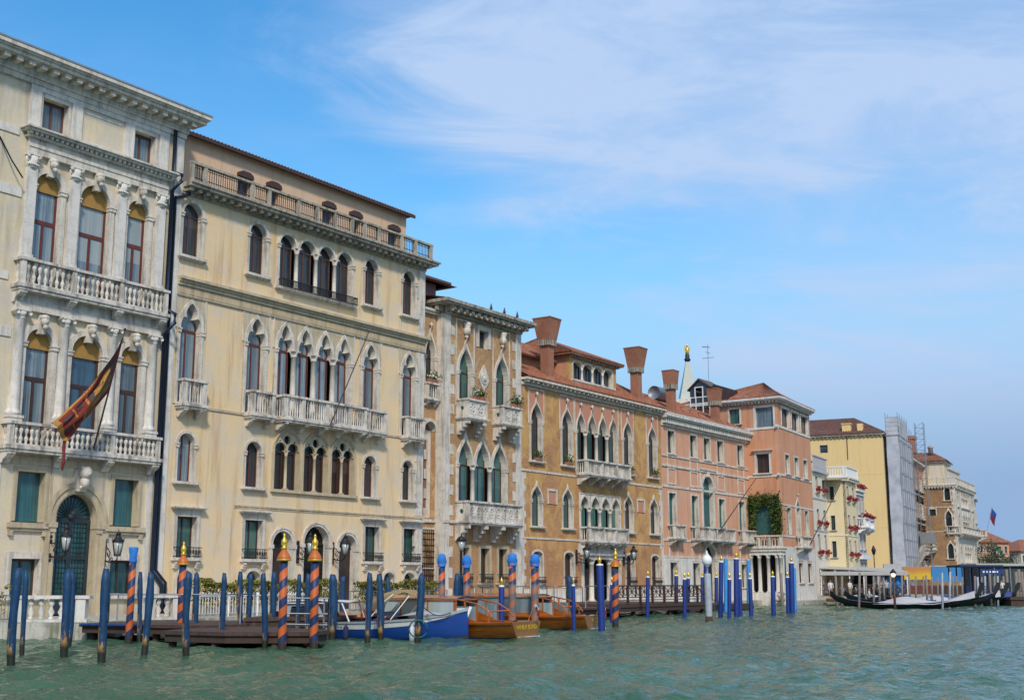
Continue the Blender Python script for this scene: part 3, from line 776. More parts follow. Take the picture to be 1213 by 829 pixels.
def chimney(b, F, u, y, z0, z1, w=.8, top=1.6, flare_h=1.8, mat='chimney_brick', H=None):
    """Venetian bell-topped chimney stack"""
    m = MB(); zf = z1 - flare_h
    m.box(u - w / 2, u + w / 2, y - w / 2, y + w / 2, z0, zf - .45)
    m.box(u - w * .62, u + w * .62, y - w * .62, y + w * .62, z0, z0 + .5)
    m.lathe([(w * .5, zf - .45), (w * .68, zf - .05)], u, y, sq=True)
    m.lathe([(w * .72, zf), (top / 2, z1 - .08), (top / 2 + .03, z1 - .08), (top / 2 + .03, z1)], u, y, sq=True)
    o = b.part('chimney', m, mat, F)
    d = MB()
    for i in range(5):
        for s_ in (-1, 1):
            q = -w * .55 + w * 1.1 * i / 4
            d.box(u + q - .05, u + q + .05, y + s_ * w * .66 - .07, y + s_ * w * .66 + .07, zf - .42, zf); d.box(u + s_ * w * .66 - .07, u + s_ * w * .66 + .07, y + q - .05, y + q + .05, zf - .42, zf)
    d.build('corbel_ring', 'dirty_stone', o, I4)
    return o
def body(b, F, u0, u1, depth, z0, z1, mat, th=.4, y0=None, left=True):
    """side and back walls behind the front face"""
    m = MB(); ya = th if y0 is None else y0
    if left: m.box(u0, u0 + .3, ya, depth, z0, z1)
    m.box(u1 - .3, u1, ya, depth, z0, z1); m.box(u0 + .3, u1 - .3, depth - .3, depth, z0, z1)
    return b.part('rear_wall', m, mat, F)
def quoins(mb, x0, w1, w2, z0, z1, hgt, dirn=1, y=-.03, yb=.1):
    k = int((z1 - z0) / hgt); hh = (z1 - z0) / k
    for i in range(k):
        w = w1 if i % 2 else w2
        a, c = (x0, x0 + w) if dirn > 0 else (x0 - w, x0)
        mb.box(a, c, y - .002 * (i % 2), yb, z0 + i * hh, z0 + (i + 1) * hh)

# ================================================================ the canal
import numpy as np
def canal():
    """one sheet: real small waves near the boats, flat out to the horizon"""
    ys = [3.0]
    while ys[-1] < 175: ys.append(ys[-1] + max(.11, ys[-1] * .0042))
    Y = np.array(ys); Xc = np.arange(-44, 84, .17); XX, YY = np.meshgrid(Xc, Y)
    rs = np.random.RandomState(3); Z = np.zeros_like(XX)
    for i in range(90):
        lam = .36 * (8.5 ** rs.rand()); th = rs.normal(-.5, .95); k = 2 * math.pi / lam; ph = rs.rand() * 6.28
        amp = .0066 * lam ** .75
        wob = .6 * np.sin(XX * .13 + YY * .09 + ph) + .5 * np.sin(XX * .05 - YY * .17 + 2 * ph)
        damp = np.clip(lam / (2.6 * np.maximum(.17, YY * .0042)), 0, 1) ** 2
        Z += amp * damp * np.sin(k * (XX * math.cos(th) + YY * math.sin(th)) + ph + wob)
    gust = .75 + .35 * np.sin(XX * .11 + 1.3 * np.sin(YY * .07)) * np.sin(YY * .09 + .6 * np.sin(XX * .06))
    Z *= gust
    edge = np.minimum.reduce([(XX + 44) / 4, (84 - XX) / 4, (175 - YY) / 12, (YY - 3) / 1.0, np.ones_like(XX)]); Z *= np.clip(edge, 0, 1)
    ny, nx = XX.shape; V = np.stack([XX, YY, Z], -1).reshape(-1, 3)
    idx = np.arange(ny * nx).reshape(ny, nx); Fq = np.stack([idx[:-1, :-1], idx[:-1, 1:], idx[1:, 1:], idx[1:, :-1]], -1).reshape(-1, 4)
    x0, x1, y0, y1 = Xc[0], Xc[-1], Y[0], Y[-1]; n0 = len(V)
    out = [(-900, -60), (x0, -60), (x1, -60), (1200, -60), (-900, y0), (x0, y0), (x1, y0), (1200, y0), (-900, y1), (x0, y1), (x1, y1), (1200, y1), (-900, 2400), (x0, 2400), (x1, 2400), (1200, 2400)]
    V = np.vstack([V, [(x, y, 0) for x, y in out]])
    q = [(0, 1, 5, 4), (1, 2, 6, 5), (2, 3, 7, 6), (4, 5, 9, 8), (6, 7, 11, 10), (8, 9, 13, 12), (9, 10, 14, 13), (10, 11, 15, 14)]
    Fq = np.vstack([Fq, [[i + n0 for i in f] for f in q]])
    me = bpy.data.meshes.new('canal_water'); me.vertices.add(len(V)); me.vertices.foreach_set('co', V.astype(np.float32).ravel())
    me.loops.add(Fq.size); me.loops.foreach_set('vertex_index', Fq.astype(np.int32).ravel())
    me.polygons.add(len(Fq)); me.polygons.foreach_set('loop_start', np.arange(0, Fq.size, 4, dtype=np.int32)); me.polygons.foreach_set('loop_total', np.full(len(Fq), 4, dtype=np.int32))
    me.polygons.foreach_set('use_smooth', np.ones(len(Fq), dtype=bool)); me.update(calc_edges=True); me.validate()
    me.materials.append(MATS['canal_water']); tag(put(me, 'canal_water'), kind='structure')
canal()
bed = MB(); bed.quad((-900, -60, -3), (1200, -60, -3), (1200, 2400, -3), (-900, 2400, -3))
tag(bed.build('canal_bed', 'antifoul_and_shadow'), kind='structure')

TH = 35.2606
F0 = frame(-18.732, 55.0, TH)          # common frontage line of the first five palaces: local x along it, -y over the canal
def f0(u, n=0):                        # point on the frontage line, n metres out over the water
    p = F0 @ Vector((u, -n, 0)); return p.x, p.y

# ================================================================ A: white and cream palace with the flag
A = Building('palace', 'white and cream stone palace at the left edge, a red flag on its balcony', 'palace', F0)
fa = Face(A, F0, -9.5, 4.0, -.6, 24.1, 'cream_plaster', .4)
wins = [(-3.37, 1.27), (-.93, 1.6), (1.47, 1.17)]
for u, w in wins:
    A.window(fa, u, 14.6, kind='round', w=w, h=5.3 if w < 1.5 else 5.4, t=.26, proj=.1, rev=.5, gmat='curtain_glass' if u < 0 else 'curtain_glass', fmat='red_wood', frames='H', lunette='ochre_blind', sill=0, fth=.09, yp=.2)
    A.window(fa, u + .1, 7.7, kind='round', w=w, h=5.15 if w < 1.5 else 5.25, t=.26, proj=.1, rev=.5, gmat='blue_glass' if w > 1.5 else 'curtain_glass', fmat='dark_wood', frames='H', lunette='ochre_blind', sill=0, fth=.09, yp=.2)
for u in (-3.28, 1.6):
    A.window(fa, u, 21.85, kind='rect', w=1.3, h=1.5, t=.26, proj=.05, rev=.5, gmat='curtain_glass', fmat='brown_frame', frames='M', sill=0, fth=.08)
for u in (-3.15, 1.75):
    A.window(fa, u, 4.56, kind='rect', w=1.32, h=2.1, t=.2, proj=.05, rev=.5, smat='warm_stone', gmat='teal_glass', fmat='brown_frame', frames='M' if False else '', sill=0)
    A.window(fa, u, 1.45, kind='rect', w=1.32, h=1.55, t=.28, proj=.05, rev=.5, gmat='teal_glass', fmat='dark_wood', frames='M', sill=.15, fth=.08)
# arched water door with its fan of iron
dw = 2.06
path = p_round(dw, 5.3, 20); fa.holes.append(shift([(-dw / 2 - .1, 0)] + offs(path, .1)[1:-1] + [(dw / 2 + .1, 0)], -.83, .55))
dm = MB(); ring(dm, path, offs(path, .42), -.1, .5); ring(dm, offs(path, .3), offs(path, .5), -.16, -.1); ring(dm, offs(path, .06), offs(path, .14), -.13, -.1)
for sx in (-1, 1): dm.box(sx * 1.3 - .3, sx * 1.3 + .3, -.2, .3, 3.8, 4.02); dm.box(sx * 1.3 - .26, sx * 1.3 + .26, -.16, .3, 3.6, 3.8)
door = A.part('water_door', dm, 'warm_stone', F0, (-.83, 0, .55))
m = MB(); m.box(-dw / 2, dw / 2, .42, .45, .1, 5.3); m.build('pane', 'teal_glass', door, I4)
m = MB()
for x0, x1 in ((-1.03, -.86), (-.1, .1), (.86, 1.03)): m.box(x0, x1, .34, .42, .1, 4.2)
for z in (.1, 2.45, 4.05): m.box(-.86, .86, .345, .415, z, z + (.9 if z == .1 else .2))
for x0 in (-.86, .1):
    for i in range(1, 5): m.box(x0 + .152 * i - .012, x0 + .152 * i + .012, .38, .4, 1, 4.05)
    for j in range(14): m.box(x0, x0 + .76, .385, .405, 1.0 + j * .22, 1.02 + j * .22)
m.build('door_leaf', 'door_iron', door, I4)
m = MB()
for i in range(15):
    t = math.pi * i / 14; m.tube([(.14 * math.cos(t), .38, 4.27 + .14 * math.sin(t)), (1.0 * math.cos(t), .38, 4.27 + 1.0 * math.sin(t))], .022, 4)
m.tube([(.95 * math.cos(math.pi * i / 14), .38, 4.27 + .95 * math.sin(math.pi * i / 14)) for i in range(15)], .03, 4)
m.sphere((0, .36, 4.3), .17, 8, 6)
m.build('fanlight', 'door_iron', door, I4)
fa.build()
# engaged columns, two storeys
for z0, zc, pre in ((14.6, 20.0, 0), (7.7, 13.15, 1)):
    for u in (-4.3, -2.1, .45, 2.72):
        m = MB(); r = .25
        m.box(-.32, .32, -.32, .02, 0, 1.15); m.box(-.36, .36, -.36, .02, 1.15, 1.27)
        if pre:
            m.lathe([(.33, 1.27), (.34, 1.4), (.27, 1.48), (.25, 1.55), (.225, zc - z0), (.26, zc - z0 + .04), (.22, zc - z0 + .08)], 0, -.04, 16)
            m.lathe([(.22, zc - z0 + .05), (.32, zc - z0 + .3)], 0, -.04, 16)
            for sx in (-1, 1): m.tube([(sx * .3, -.38, zc - z0 + .24), (sx * .3, .05, zc - z0 + .24)], .1, 8)
            m.box(-.34, .34, -.36, .02, zc - z0 + .32, zc - z0 + .4)
        else:
            m.box(-.25, .25, -.2, .02, 1.27, zc - z0 - .1); m.box(-.29, .29, -.24, .02, 1.27, 1.42)
            m.lathe([(.22, zc - z0 - .12), (.23, zc - z0 + .1), (.3, zc - z0 + .42)], 0, -.06, 10)
            for i in range(7):
                for j in range(2): m.sphere((-.24 + i * .08, -.3 + .04 * j + .03 * abs(i - 3), zc - z0 + .05 + .2 * j), .06, 5, 4)
            for sx in (-1, 1): m.sphere((sx * .27, -.26, zc - z0 + .4), .09, 7, 5)
            m.box(-.33, .33, -.33, .02, zc - z0 + .46, zc - z0 + .54)
        A.part('column', m, 'clean_stone', F0, (u, 0, z0))
# carved heads over the arches
for k, (u, w) in enumerate(wins):
    for z in (19.95, 12.85):
        m = MB(); x = u + (.1 if z < 15 else 0)
        m.box(x - .15, x + .15, -.22, .1, z - .22, z + .6)
        m.sphere((x, -.36, z + .32), .19, 10, 8, (1, 1, 1.2)); m.sphere((x, -.5, z + .28), .06, 6, 5); m.sphere((x, -.34, z + .47), .21, 8, 6, (1, 1, .7)); m.sphere((x, -.42, z + .05), .12, 8, 5)
        A.part('carved_head', m, 'istrian_stone', F0)
m = MB(); m.box(-1.08, -.58, -.3, .1, 5.95, 6.9); m.sphere((-.83, -.55, 6.75), .28, 10, 8); m.sphere((-.83, -.75, 6.7), .1, 6, 5); m.sphere((-.83, -.5, 6.35), .22, 9, 6, (1, 1, 1.3)); m.sphere((-.98, -.5, 6.95), .1, 6, 5); m.sphere((-.68, -.5, 6.95), .1, 6, 5)
for i in range(6): m.sphere((-.98 + i * .06, -.45, 6.12 + .03 * (i % 2)), .08, 6, 4)
A.part('lion_head', m, 'istrian_stone', F0)
balcony(A, F0, -4.75, 3.12, 14.6, 1.15, .62, 'double', .255, [-4.6, -2.1, .45, 2.98], corbels=4, corb_h=.5, corb_w=.36, slab=.28)
balcony(A, F0, -4.75, 3.12, 7.68, 1.0, .62, 'double', .24, [-4.6, -2.1, .45, 2.98], corbels=4, corb_h=.5, corb_w=.36, slab=.28)
# entablatures, cornices, attic framing
m = MB()
m.box(-4.6, 3.05, -.22, .1, 13.56, 13.85); m.box(-4.58, 3.03, -.16, .1, 13.85, 14.05); m.box(-4.56, 3.01, -.13, .1, 14.05, 14.32)
A.part('entablature', m, 'istrian_stone', F0); m = MB()
m.box(-4.6, 3.05, -.22, .1, 20.56, 20.85); m.box(-4.58, 3.03, -.26, .1, 20.85, 21.0); m.box(-4.56, 3.01, -.17, .1, 21.0, 21.28)
m.box(-4.7, 3.15, -.36, .1, 21.28, 21.36); dentils(m, -4.65, 3.1, .255, .14, -.46, -.2, 21.36, 21.5)
m.box(-4.85, 3.3, -.55, .1, 21.5, 21.6); m.box(-4.95, 3.4, -.66, .1, 21.6, 21.68)
A.part('storey_cornice', m, 'istrian_stone', F0)
m = MB()
for x0, x1 in ((-4.6, -4.05), (-2.45, -1.9), (.45, 1.0), (2.5, 3.05)): m.box(x0, x1, -.09, .1, 21.685, 23.75)
m.box(-4.6, 3.05, -.1, .1, 23.55, 23.8)
m.box(-1.75, .3, -.03, .1, 21.9, 22.0); m.box(-1.75, .3, -.03, .1, 23.3, 23.4)
A.part('attic_frame', m, 'clean_stone', F0)
m = MB()
m.box(-9.6, 4.05, -.16, .1, 23.78, 24.02); m.box(-9.6, 4.1, -.26, .1, 24.02, 24.14)
dentils(m, -9.3, 3.95, .6, .28, -.82, -.2, 24.28, 24.5); m.box(-9.6, 4.1, -.3, .1, 24.14, 24.5)
m.box(-9.7, 4.6, -.95, .1, 24.5, 24.66); m.box(-9.7, 4.65, -1.05, .1, 24.66, 24.74); m.box(-9.7, 4.75, -1.15, .1, 24.74, 24.92)
A.part('roof_cornice', m, 'istrian_stone', F0)
m = MB(); m.box(-9.7, 4.78, -1.18, -1.02, 24.92, 25.0); m.box(-9.7, 4.78, -1.02, 1, 24.922, 24.98)
A.part('gutter', m, 'grey_metal', F0)
m = MB()
for z0, z1 in ((18.5, 18.95), (21.25, 21.6), (14.75, 15.1), (12.3, 12.7), (7.45, 7.75)): m.box(-9.5, -4.98 if z0 > 21 or z0 in (14.75, 7.45) else -4.66, -.05, .1, z0, z1)
m.box(3.5, 3.995, -.07, .1, -.4, 23.77)
m.box(-5.0, -4.62, -.05, .1, .5, 7.1)
m.box(2.9, 3.2, -.05, .1, .5, 7.0)
A.part('stone_bands', m, 'clean_stone', F0)
m = MB()
m.box(-4.15, -2.28, -.2, .1, 4.28, 4.5); m.box(-4.1, -2.3, -.12, .1, 4.15, 4.28); m.box(.62, 2.8, -.2, .1, 4.28, 4.5); m.box(.64, 2.75, -.12, .1, 4.15, 4.28)
for x in (-4.0, -2.42, .75, 2.62): m.box(x - .08, x + .08, -.15, .1, 3.95, 4.15)
m.box(-4.6, 3.05, -.04, .1, 6.95, 7.3)
for x in (-2.15, .5): m.box(x - .05, x + .05, -.03, .1, 4.6, 6.95)
A.part('string_course', m, 'warm_stone', F0)
body(A, F0, -9.5, 4.0, 14, -.6, 24.1, 'cream_plaster')
m = MB(); tile_roof(m, (-9.7, -.8, 24.95), (4.6, -.8, 24.95), (4.0, 7, 27.5), (-9.5, 7, 27.5), rows=3); tile_roof(m, (4.3, 14.3, 24.9), (-9.7, 14.3, 24.9), (-9.5, 7, 27.5), (4.0, 7, 27.5), rows=3, pitch=.5)
A.part('roof', m, 'roof_tiles', F0)
m = MB(); m.tube([(3.3, -.2, 24.0), (3.3, -.2, 21.9), (3.38, -.75, 21.6), (3.38, -.75, 21.3), (3.28, -.2, 20.9), (3.28, -.2, 15.0), (3.33, -.85, 14.6), (3.33, -.85, 14.2), (3.28, -.2, 13.7), (3.28, -.2, 2.5), (3.9, -.2, 1.9), (3.9, -.2, .6)], .1, 8)
m.tube([(3.5, -.2, 24.0 - 3.4), (3.95, -.2, 20.75), (4.35, -.25, 21.0)], .08, 8)
m.tube([(3.52, -.17, 20.6), (3.52, -.17, 2.6), (4.14, -.17, 2.0), (4.14, -.17, .6)], .07, 8)
A.part('downpipe', m, 'navy_metal', F0)
m = MB(); m.tube([(-5.9, -.05, 20.9), (-5.4, -.3, 19.9), (-4.95, -.5, 19.2)], .035, 5); A.part('stay_rod', m, 'black_iron', F0)

def wall_lantern(F, u, z, reach, label, group=None, ornate=True):
    t = thing('wall_lantern', label, 'lantern', group=group); t.matrix_world = F @ T(u, 0, z)
    m = MB(); m.box(-.09, .09, -.08, -.02, -.5, .5)
    if ornate:
        for s_ in (-1, 1): m.sphere((0, -.05, s_ * .5), .1, 6, 5); m.sphere((0, -.08, s_ * .3), .12, 6, 5, (1, .5, 1))
    m.tube([(0, -.05, -.3), (0, -reach * .35, -.38), (0, -reach * .75, -.42), (0, -reach, -.28), (0, -reach, -.12)], .035, 6)
    m.tube([(0, -.05, .25), (0, -reach * .3, .22), (0, -reach * .5, .0), (0, -reach * .4, -.18), (0, -reach * .28, -.1), (0, -reach * .33, .02)], .028, 6)
    m.tube([(0, -reach * .4, -.38), (0, -reach * .55, -.2), (0, -reach * .68, -.22), (0, -reach * .66, -.34)], .022, 5)
    m.build('bracket', 'black_iron', t, I4)
    b = MB()
    for i in range(6):
        a = math.pi * i / 3; b.tube([(.15 * math.cos(a), -reach + .15 * math.sin(a), -.1), (.25 * math.cos(a), -reach + .25 * math.sin(a), .5)], .018, 4)
        b.tube([(.27 * math.cos(a), -reach + .27 * math.sin(a), .52), (.3 * math.cos(a), -reach + .3 * math.sin(a), .66)], .014, 4)
    b.lathe([(.16, -.14), (.17, -.1), (.12, -.12)], 0, -reach, 6); b.lathe([(.3, .5), (.26, .55), (.12, .72), (.1, .8), (.13, .82), (.03, .95), (.01, 1.05)], 0, -reach, 6)
    b.build('lantern_cage', 'black_iron', t, I4)
    g_ = MB(); g_.lathe([(.13, -.1), (.235, .5)], 0, -reach, 6); g_.build('lantern_glass', 'lamp_glass', t, I4)
    return t
wall_lantern(F0, -2.05, 3.45, 1.15, 'black iron lantern on a scrolled bracket left of the tall arched water door', 'iron lanterns beside the arched door')
wall_lantern(F0, .72, 3.3, 1.0, 'black iron lantern on a scrolled bracket right of the tall arched water door', 'iron lanterns beside the arched door')

# flag with its pole, leaning out of the lower balcony of A
t = thing('balcony_flag', 'tattered red and gold flag hanging from a leaning pole on the cream palace balcony', 'flag'); t.matrix_world = F0 @ T(-.56, -.6, 7.85)
top = Vector((-.23, -2.0, 5.12)); m = MB(); m.tube([(0, 0, 0), tuple(top)], [.045, .03], 6); m.sphere(tuple(top), .07, 6, 5); m.build('flagpole', 'dark_wood', t, I4)
def flag_pt(s, v):
    """s: 0 hoist .. 1 fly, v: 0 upper edge .. 1 lower edge; the cloth hangs limp, down from the pole and to the left"""
    up = top.lerp(Vector((0, 0, 0)), .06 + .46 * v)
    end = Vector((-3.0, -1.3, .72)).lerp(Vector((-2.2, -1.1, 0.0)), v)
    mid = Vector((-1.15, -1.9, 2.5)).lerp(Vector((-1.0, -1.2, 1.25)), v)
    p = up * (1 - s) ** 2 + mid * (2 * s * (1 - s)) + end * s * s
    k = s * (1.15 - s) * 2
    return p + Vector((.05 * math.sin(13 * s + 9 * v) * k, k * (.26 * math.sin(7 * v + 2.5 * s) + .11 * math.sin(17 * v - 5 * s) + .05 * math.sin(31 * v + 3 * s)), .05 * math.sin(15 * v + 4 * s) * k))
def cloth(name, mat, s0, s1, v0, v1, parent, ns=30, nv=22, off=0.0, fn=flag_pt, M=I4):
    m = MB()
    for sg in (-1, 1):
        rows = []
        for j in range(nv + 1):
            rows.append([tuple(fn(s0 + (s1 - s0) * i / ns, v0 + (v1 - v0) * j / nv) + Vector((0, sg * (.008 + off), 0))) for i in range(ns + 1)])
        m.grid(rows)
    return m.build(name, mat, parent, M)
c = cloth('flag_cloth', 'flag_red', 0, 1, 0, 1, t)
for (s0, s1, v0, v1) in ((0, 1, 0, .04), (0.3, 1, .96, 1), (.95, 1, .04, .96), (.6, .63, .04, .96), (.63, .95, .48, .51), (.78, .8, .04, .96)):
    cloth('gold_border', 'flag_gold', s0, s1, v0, v1, c, 24, 12, .006)
cloth('emblem_field', 'flag_dark', .1, .58, .12, .5, c, 18, 10, .005); cloth('emblem_field', 'flag_olive', .15, .58, .5, .8, c, 18, 10, .005)
for pts in ([(.2, .25), (.3, .2), (.42, .28), (.5, .25), (.52, .4), (.44, .46), (.34, .42), (.26, .46), (.2, .38)], [(.3, .6), (.5, .56), (.54, .66), (.4, .7)], [(.66, .15), (.74, .12), (.75, .3), (.68, .35)], [(.84, .6), (.92, .62), (.91, .8), (.83, .8)], [(.84, .15), (.92, .15), (.91, .35), (.83, .35)]):
    m = MB()
    for sg in (-1, 1):
        cx_ = sum(p[0] for p in pts) / len(pts); cz_ = sum(p[1] for p in pts) / len(pts)
        for (a, b_) in zip(pts, pts[1:] + pts[:1]):
            q = [flag_pt(*p) + Vector((0, sg * .02, 0)) for p in ((cx_, cz_), a, ((a[0] + b_[0]) / 2, (a[1] + b_[1]) / 2), b_)]
            m._add([tuple(x) for x in q], [(0, 1, 2), (0, 2, 3)])
    m.build('emblem_patch', 'flag_gold' if pts[0][0] < .6 else 'flag_dark', c, I4)
m = MB(); e = flag_pt(1, .9)
m.tube([tuple(e + Vector((.0, .03 * math.sin(i), -.16 * i))) for i in range(9)], [.07, .06, .08, .06, .07, .06, .07, .06, .02], 5); m.build('hanging_tail', 'flag_red', t, I4)

# ================================================================ B: tall yellow palace
B = Building('palace', 'tall yellow plastered palace with gothic balcony windows and a railed roof terrace', 'palace', F0)
fb = Face(B, F0, 4.003, 23.1, -.6, 21.3, 'yellow_plaster', .4)
for u, w in ((4.8, 1.2), (9.2, 1.2), (18.15, 1.15), (21.55, 1.15)):
    B.window(fb, u, 17.88, kind='round', w=w, h=2.78, t=.17, proj=.05, rev=.5, gmat='dark_glass', fmat='brown_frame', frames='T', sill=.13, sillw=.12, sillp=.2)
B.window(fb, 13.6, 17.6, kind='round', w=1.2, h=2.95, n=4, gap=.3, t=.16, proj=.06, rev=.5, gmat='dark_glass', fmat='brown_frame', frames='T', sill=.15, sillp=.15, colr=.12, iron=None)
m = MB(); m.box(10.7, 16.6, -.42, -.36, 17.95, 17.99); m.box(10.7, 16.6, -.42, -.36, 17.55, 17.59)
for i in range(60): m.box(10.75 + i * .0985 - .012, 10.75 + i * .0985 + .012, -.41, -.37, 17.59, 17.95)
for x in (10.7, 16.56): m.box(x, x + .04, -.36, 0, 17.95, 17.99)
B.part('window_rail', m, 'black_iron', F0)
gk = dict(kind='tref', outer='point', w=1.28, h=5.05, rise=1.2, t=.16, proj=.09, rev=.5, gmat='curtain_glass', fmat='red_wood', frames='T', sill=0, panel=(.24, 3.75, 5.3), panel_mat='warm_stone', fth=.075)
for u in (4.98, 9.32, 18.2, 21.65): B.window(fb, u, 10.5, **gk)
k4 = dict(gk); k4.update(n=4, w=1.1, gap=.42, colr=.16, panel=(.26, 3.75, 5.3)); B.window(fb, 13.66, 10.5, **k4)
for u, w in ((5.1, 1.0), (9.47, 1.05), (18.37, 1.0), (21.7, .95)):
    B.window(fb, u, 6.78, kind='round', w=w, h=2.35, t=.14, proj=.04, rev=.45, gmat='curtain_glass' if u < 6 else 'dark_glass', fmat='red_wood', frames='M', sill=.12, sillw=.14, sillp=.22)
# three traceried twin windows
for u in (11.83, 13.97, 16.1):
    w = 1.86; h = 3.05; key = ('tri',)
    path = p_round(w, h, 18); fb.holes.append([(-w / 2 - .06 + u, 6.75)] + shift(offs(path, .06)[1:-1], u, 6.8) + [(w / 2 + .06 + u, 6.75)])
    if key not in B.cache:
        m = MB(); ring(m, path, offs(path, .13), -.07, .5); ring(m, offs(path, .06), offs(path, .12), -.11, -.071)
        r = .42; zs = h - w / 2 - .08
        holes = [circle(0, h - .42, .24, 12), circle(-.52, h - .52, .07, 6), circle(.52, h - .52, .07, 6)]
        outl = [(-w / 2, zs)] + [p for p in path[1:-1] if p[1] >= zs] + [(w / 2, zs)]
        low = []
        for cx_ in (.46, -.46): low += [(cx_ + r * math.cos(math.pi * i / 10), zs + .02 + r * math.sin(math.pi * i / 10)) for i in range(11)]
        m.plate(outl + low, holes, .0, .16)
        o = B.part('traceried_window', m, 'warm_stone', F0)
        cm = column_mb(zs + .03, .085, .16, .3); cm.build('column', 'warm_stone', o, T(0, .08, 0))
        f_ = MB()
        for cx_ in (-.46, .46): f_.box(cx_ - .42, cx_ - .34, .3, .35, 0, h - .3); f_.box(cx_ + .34, cx_ + .42, .3, .35, 0, h - .3); f_.box(cx_ - .34, cx_ + .34, .302, .345, zs - .1, zs + .02)
        f_.build('frame', 'dark_wood', o, I4)
        g_ = MB(); g_.box(-w / 2 - .1, w / 2 + .1, .38, .4, 0, zs); g_.build('pane', 'brown_glass', o, I4)
        g_ = MB(); g_.box(-w / 2 - .1, w / 2 + .1, .38, .4, zs, h + .05); g_.build('upper_pane', 'blue_glass', o, I4)
        B.cache[key] = (o, None)
    else: o = copy_tree(B.cache[key][0], B.root)
    o.matrix_local = B.M(F0, u, 0, 6.8)
m = MB()
for x in (12.9, 15.04): m.box(x - .13, x + .13, -.08, .3, 6.8, 8.85)
m.box(10.7, 17.25, -.16, .3, 6.64, 6.79); m.box(10.72, 10.88, -.05, .2, 6.8, 8.75); m.box(17.05, 17.2, -.05, .2, 6.8, 8.75)
B.part('window_piers', m, 'warm_stone', F0)
for u in (5.35, 9.65, 18.65, 22.0):
    B.window(fb, u, 3.18, kind='rect', w=1.2, h=1.95, t=.2, proj=.06, rev=.5, gmat='green_glass', fmat='dark_wood', frames='M', sill=.14, sillw=.05, sillp=.22, hood=.26, iron=.5, brackets=True)
for u in (5.4, 9.75, 20.2, 22.0):
    B.window(fb, u, 1.2, kind='segm', w=.95, h=1.4, rise=.4, t=.16, proj=.04, rev=.4, gmat='dark_glass', fmat='black_iron', frames='', sill=0)
for u, w, h in ((11.7, 1.42, 4.05), (14.2, 1.9, 4.4), (16.65, 1.4, 4.0)):
    path = p_round(w, h, 16); fb.holes.append([(-w / 2 - .08 + u, .55)] + shift(offs(path, .08)[1:-1], u, .6) + [(w / 2 + .08 + u, .55)])
    m = MB(); ring(m, path, offs(path, .2), -.07, .5); ring(m, offs(path, .12), offs(path, .22), -.11, -.071)
    for sx in (-1, 1): m.box(sx * (w / 2 + .11) - .14, sx * (w / 2 + .11) + .14, -.13, .2, h - w / 2 - .2, h - w / 2)
    o = B.part('arched_door', m, 'istrian_stone', F0, (u, 0, .6))
    m = MB(); m.box(-w / 2 - .05, w / 2 + .05, .42, .45, 0, h + .02); m.build('door_leaf', 'brown_glass' if w < 1.8 else 'painted_darkness', o, I4)  # widest door: black sheet paints the darkness behind its grille
    m = MB(); zs = h - w / 2
    for i in range(11):
        t_ = math.pi * i / 10; m.tube([(.1 * math.cos(t_), .38, zs + .1 * math.sin(t_)), (w / 2 * math.cos(t_), .38, zs + w / 2 * math.sin(t_))], .018, 4)
    m.box(-w / 2, w / 2, .36, .4, zs - .06, zs); 
    if w > 1.8:
        for i in range(9): m.box(-w / 2 + .02 + i * .232 - .015, -w / 2 + .02 + i * .232 + .015, .37, .395, 0, zs - .06)
        for i in range(14): m.box(-w / 2, w / 2, .375, .39, .1 + i * .23, .125 + i * .23)
    m.build('fanlight', 'black_iron', o, I4)
fb.build()
for (u0, u1, n, ps, nc) in ((4.3, 5.75, .6, None, 2), (8.7, 10.35, .6, None, 2), (10.8, 17.2, .8, [10.93, 12.2, 14.0, 15.8, 17.07], 5), (17.5, 19.1, .6, None, 2), (21.0, 22.6, .6, None, 2)):
    balcony(B, F0, u0, u1, 10.5, 1.2, n, 'slim', .165, ps, corbels=nc, corb_h=.42, corb_w=.24, slab=.24)
# cornices
m = MB(); m.box(4.0, 23.1, -.2, .1, 16.35, 16.5); m.box(4.0, 23.15, -.28, .1, 16.5, 16.62); m.box(4.0, 23.25, -.4, .1, 16.62, 16.76)
m.box(4.0, 23.1, -.1, .1, 15.85, 16.35)
for i in range(210): m.box(4.08 + i * .09, 4.12 + i * .09, -.13, -.1, 15.95, 16.3)
B.part('storey_cornice', m, 'warm_stone', F0)
m = MB(); m.box(5.8, 8.65, -.06, .1, 10.4, 10.52); m.box(19.2, 20.95, -.06, .1, 10.4, 10.52)
m.box(8.3, 22.3, -.07, .1, 5.78, 5.86); m.box(8.3, 22.3, -.03, .1, 5.68, 5.78)
m.box(22.3, 23.15, -.1, .1, 5.76, 5.95)
B.part('string_course', m, 'warm_stone', F0)
m = MB(); quoins(m, 23.102, .75, .6, 1.0, 21.0, .62, -1, -.03); B.part('corner_stones', m, 'istrian_stone', F0)
m = MB(); m.box(4.0, 23.1, -.12, .1, 20.98, 21.1); dentils(m, 4.2, 22.95, .52, .22, -.58, -.1, 21.1, 21.3); m.box(4.0, 23.1, -.16, .1, 21.1, 21.3); m.box(4.0, 23.55, -.72, .4, 21.3, 21.45); m.box(4.0, 23.65, -.82, .4, 21.45, 21.55)
B.part('roof_cornice', m, 'dirty_stone', F0)
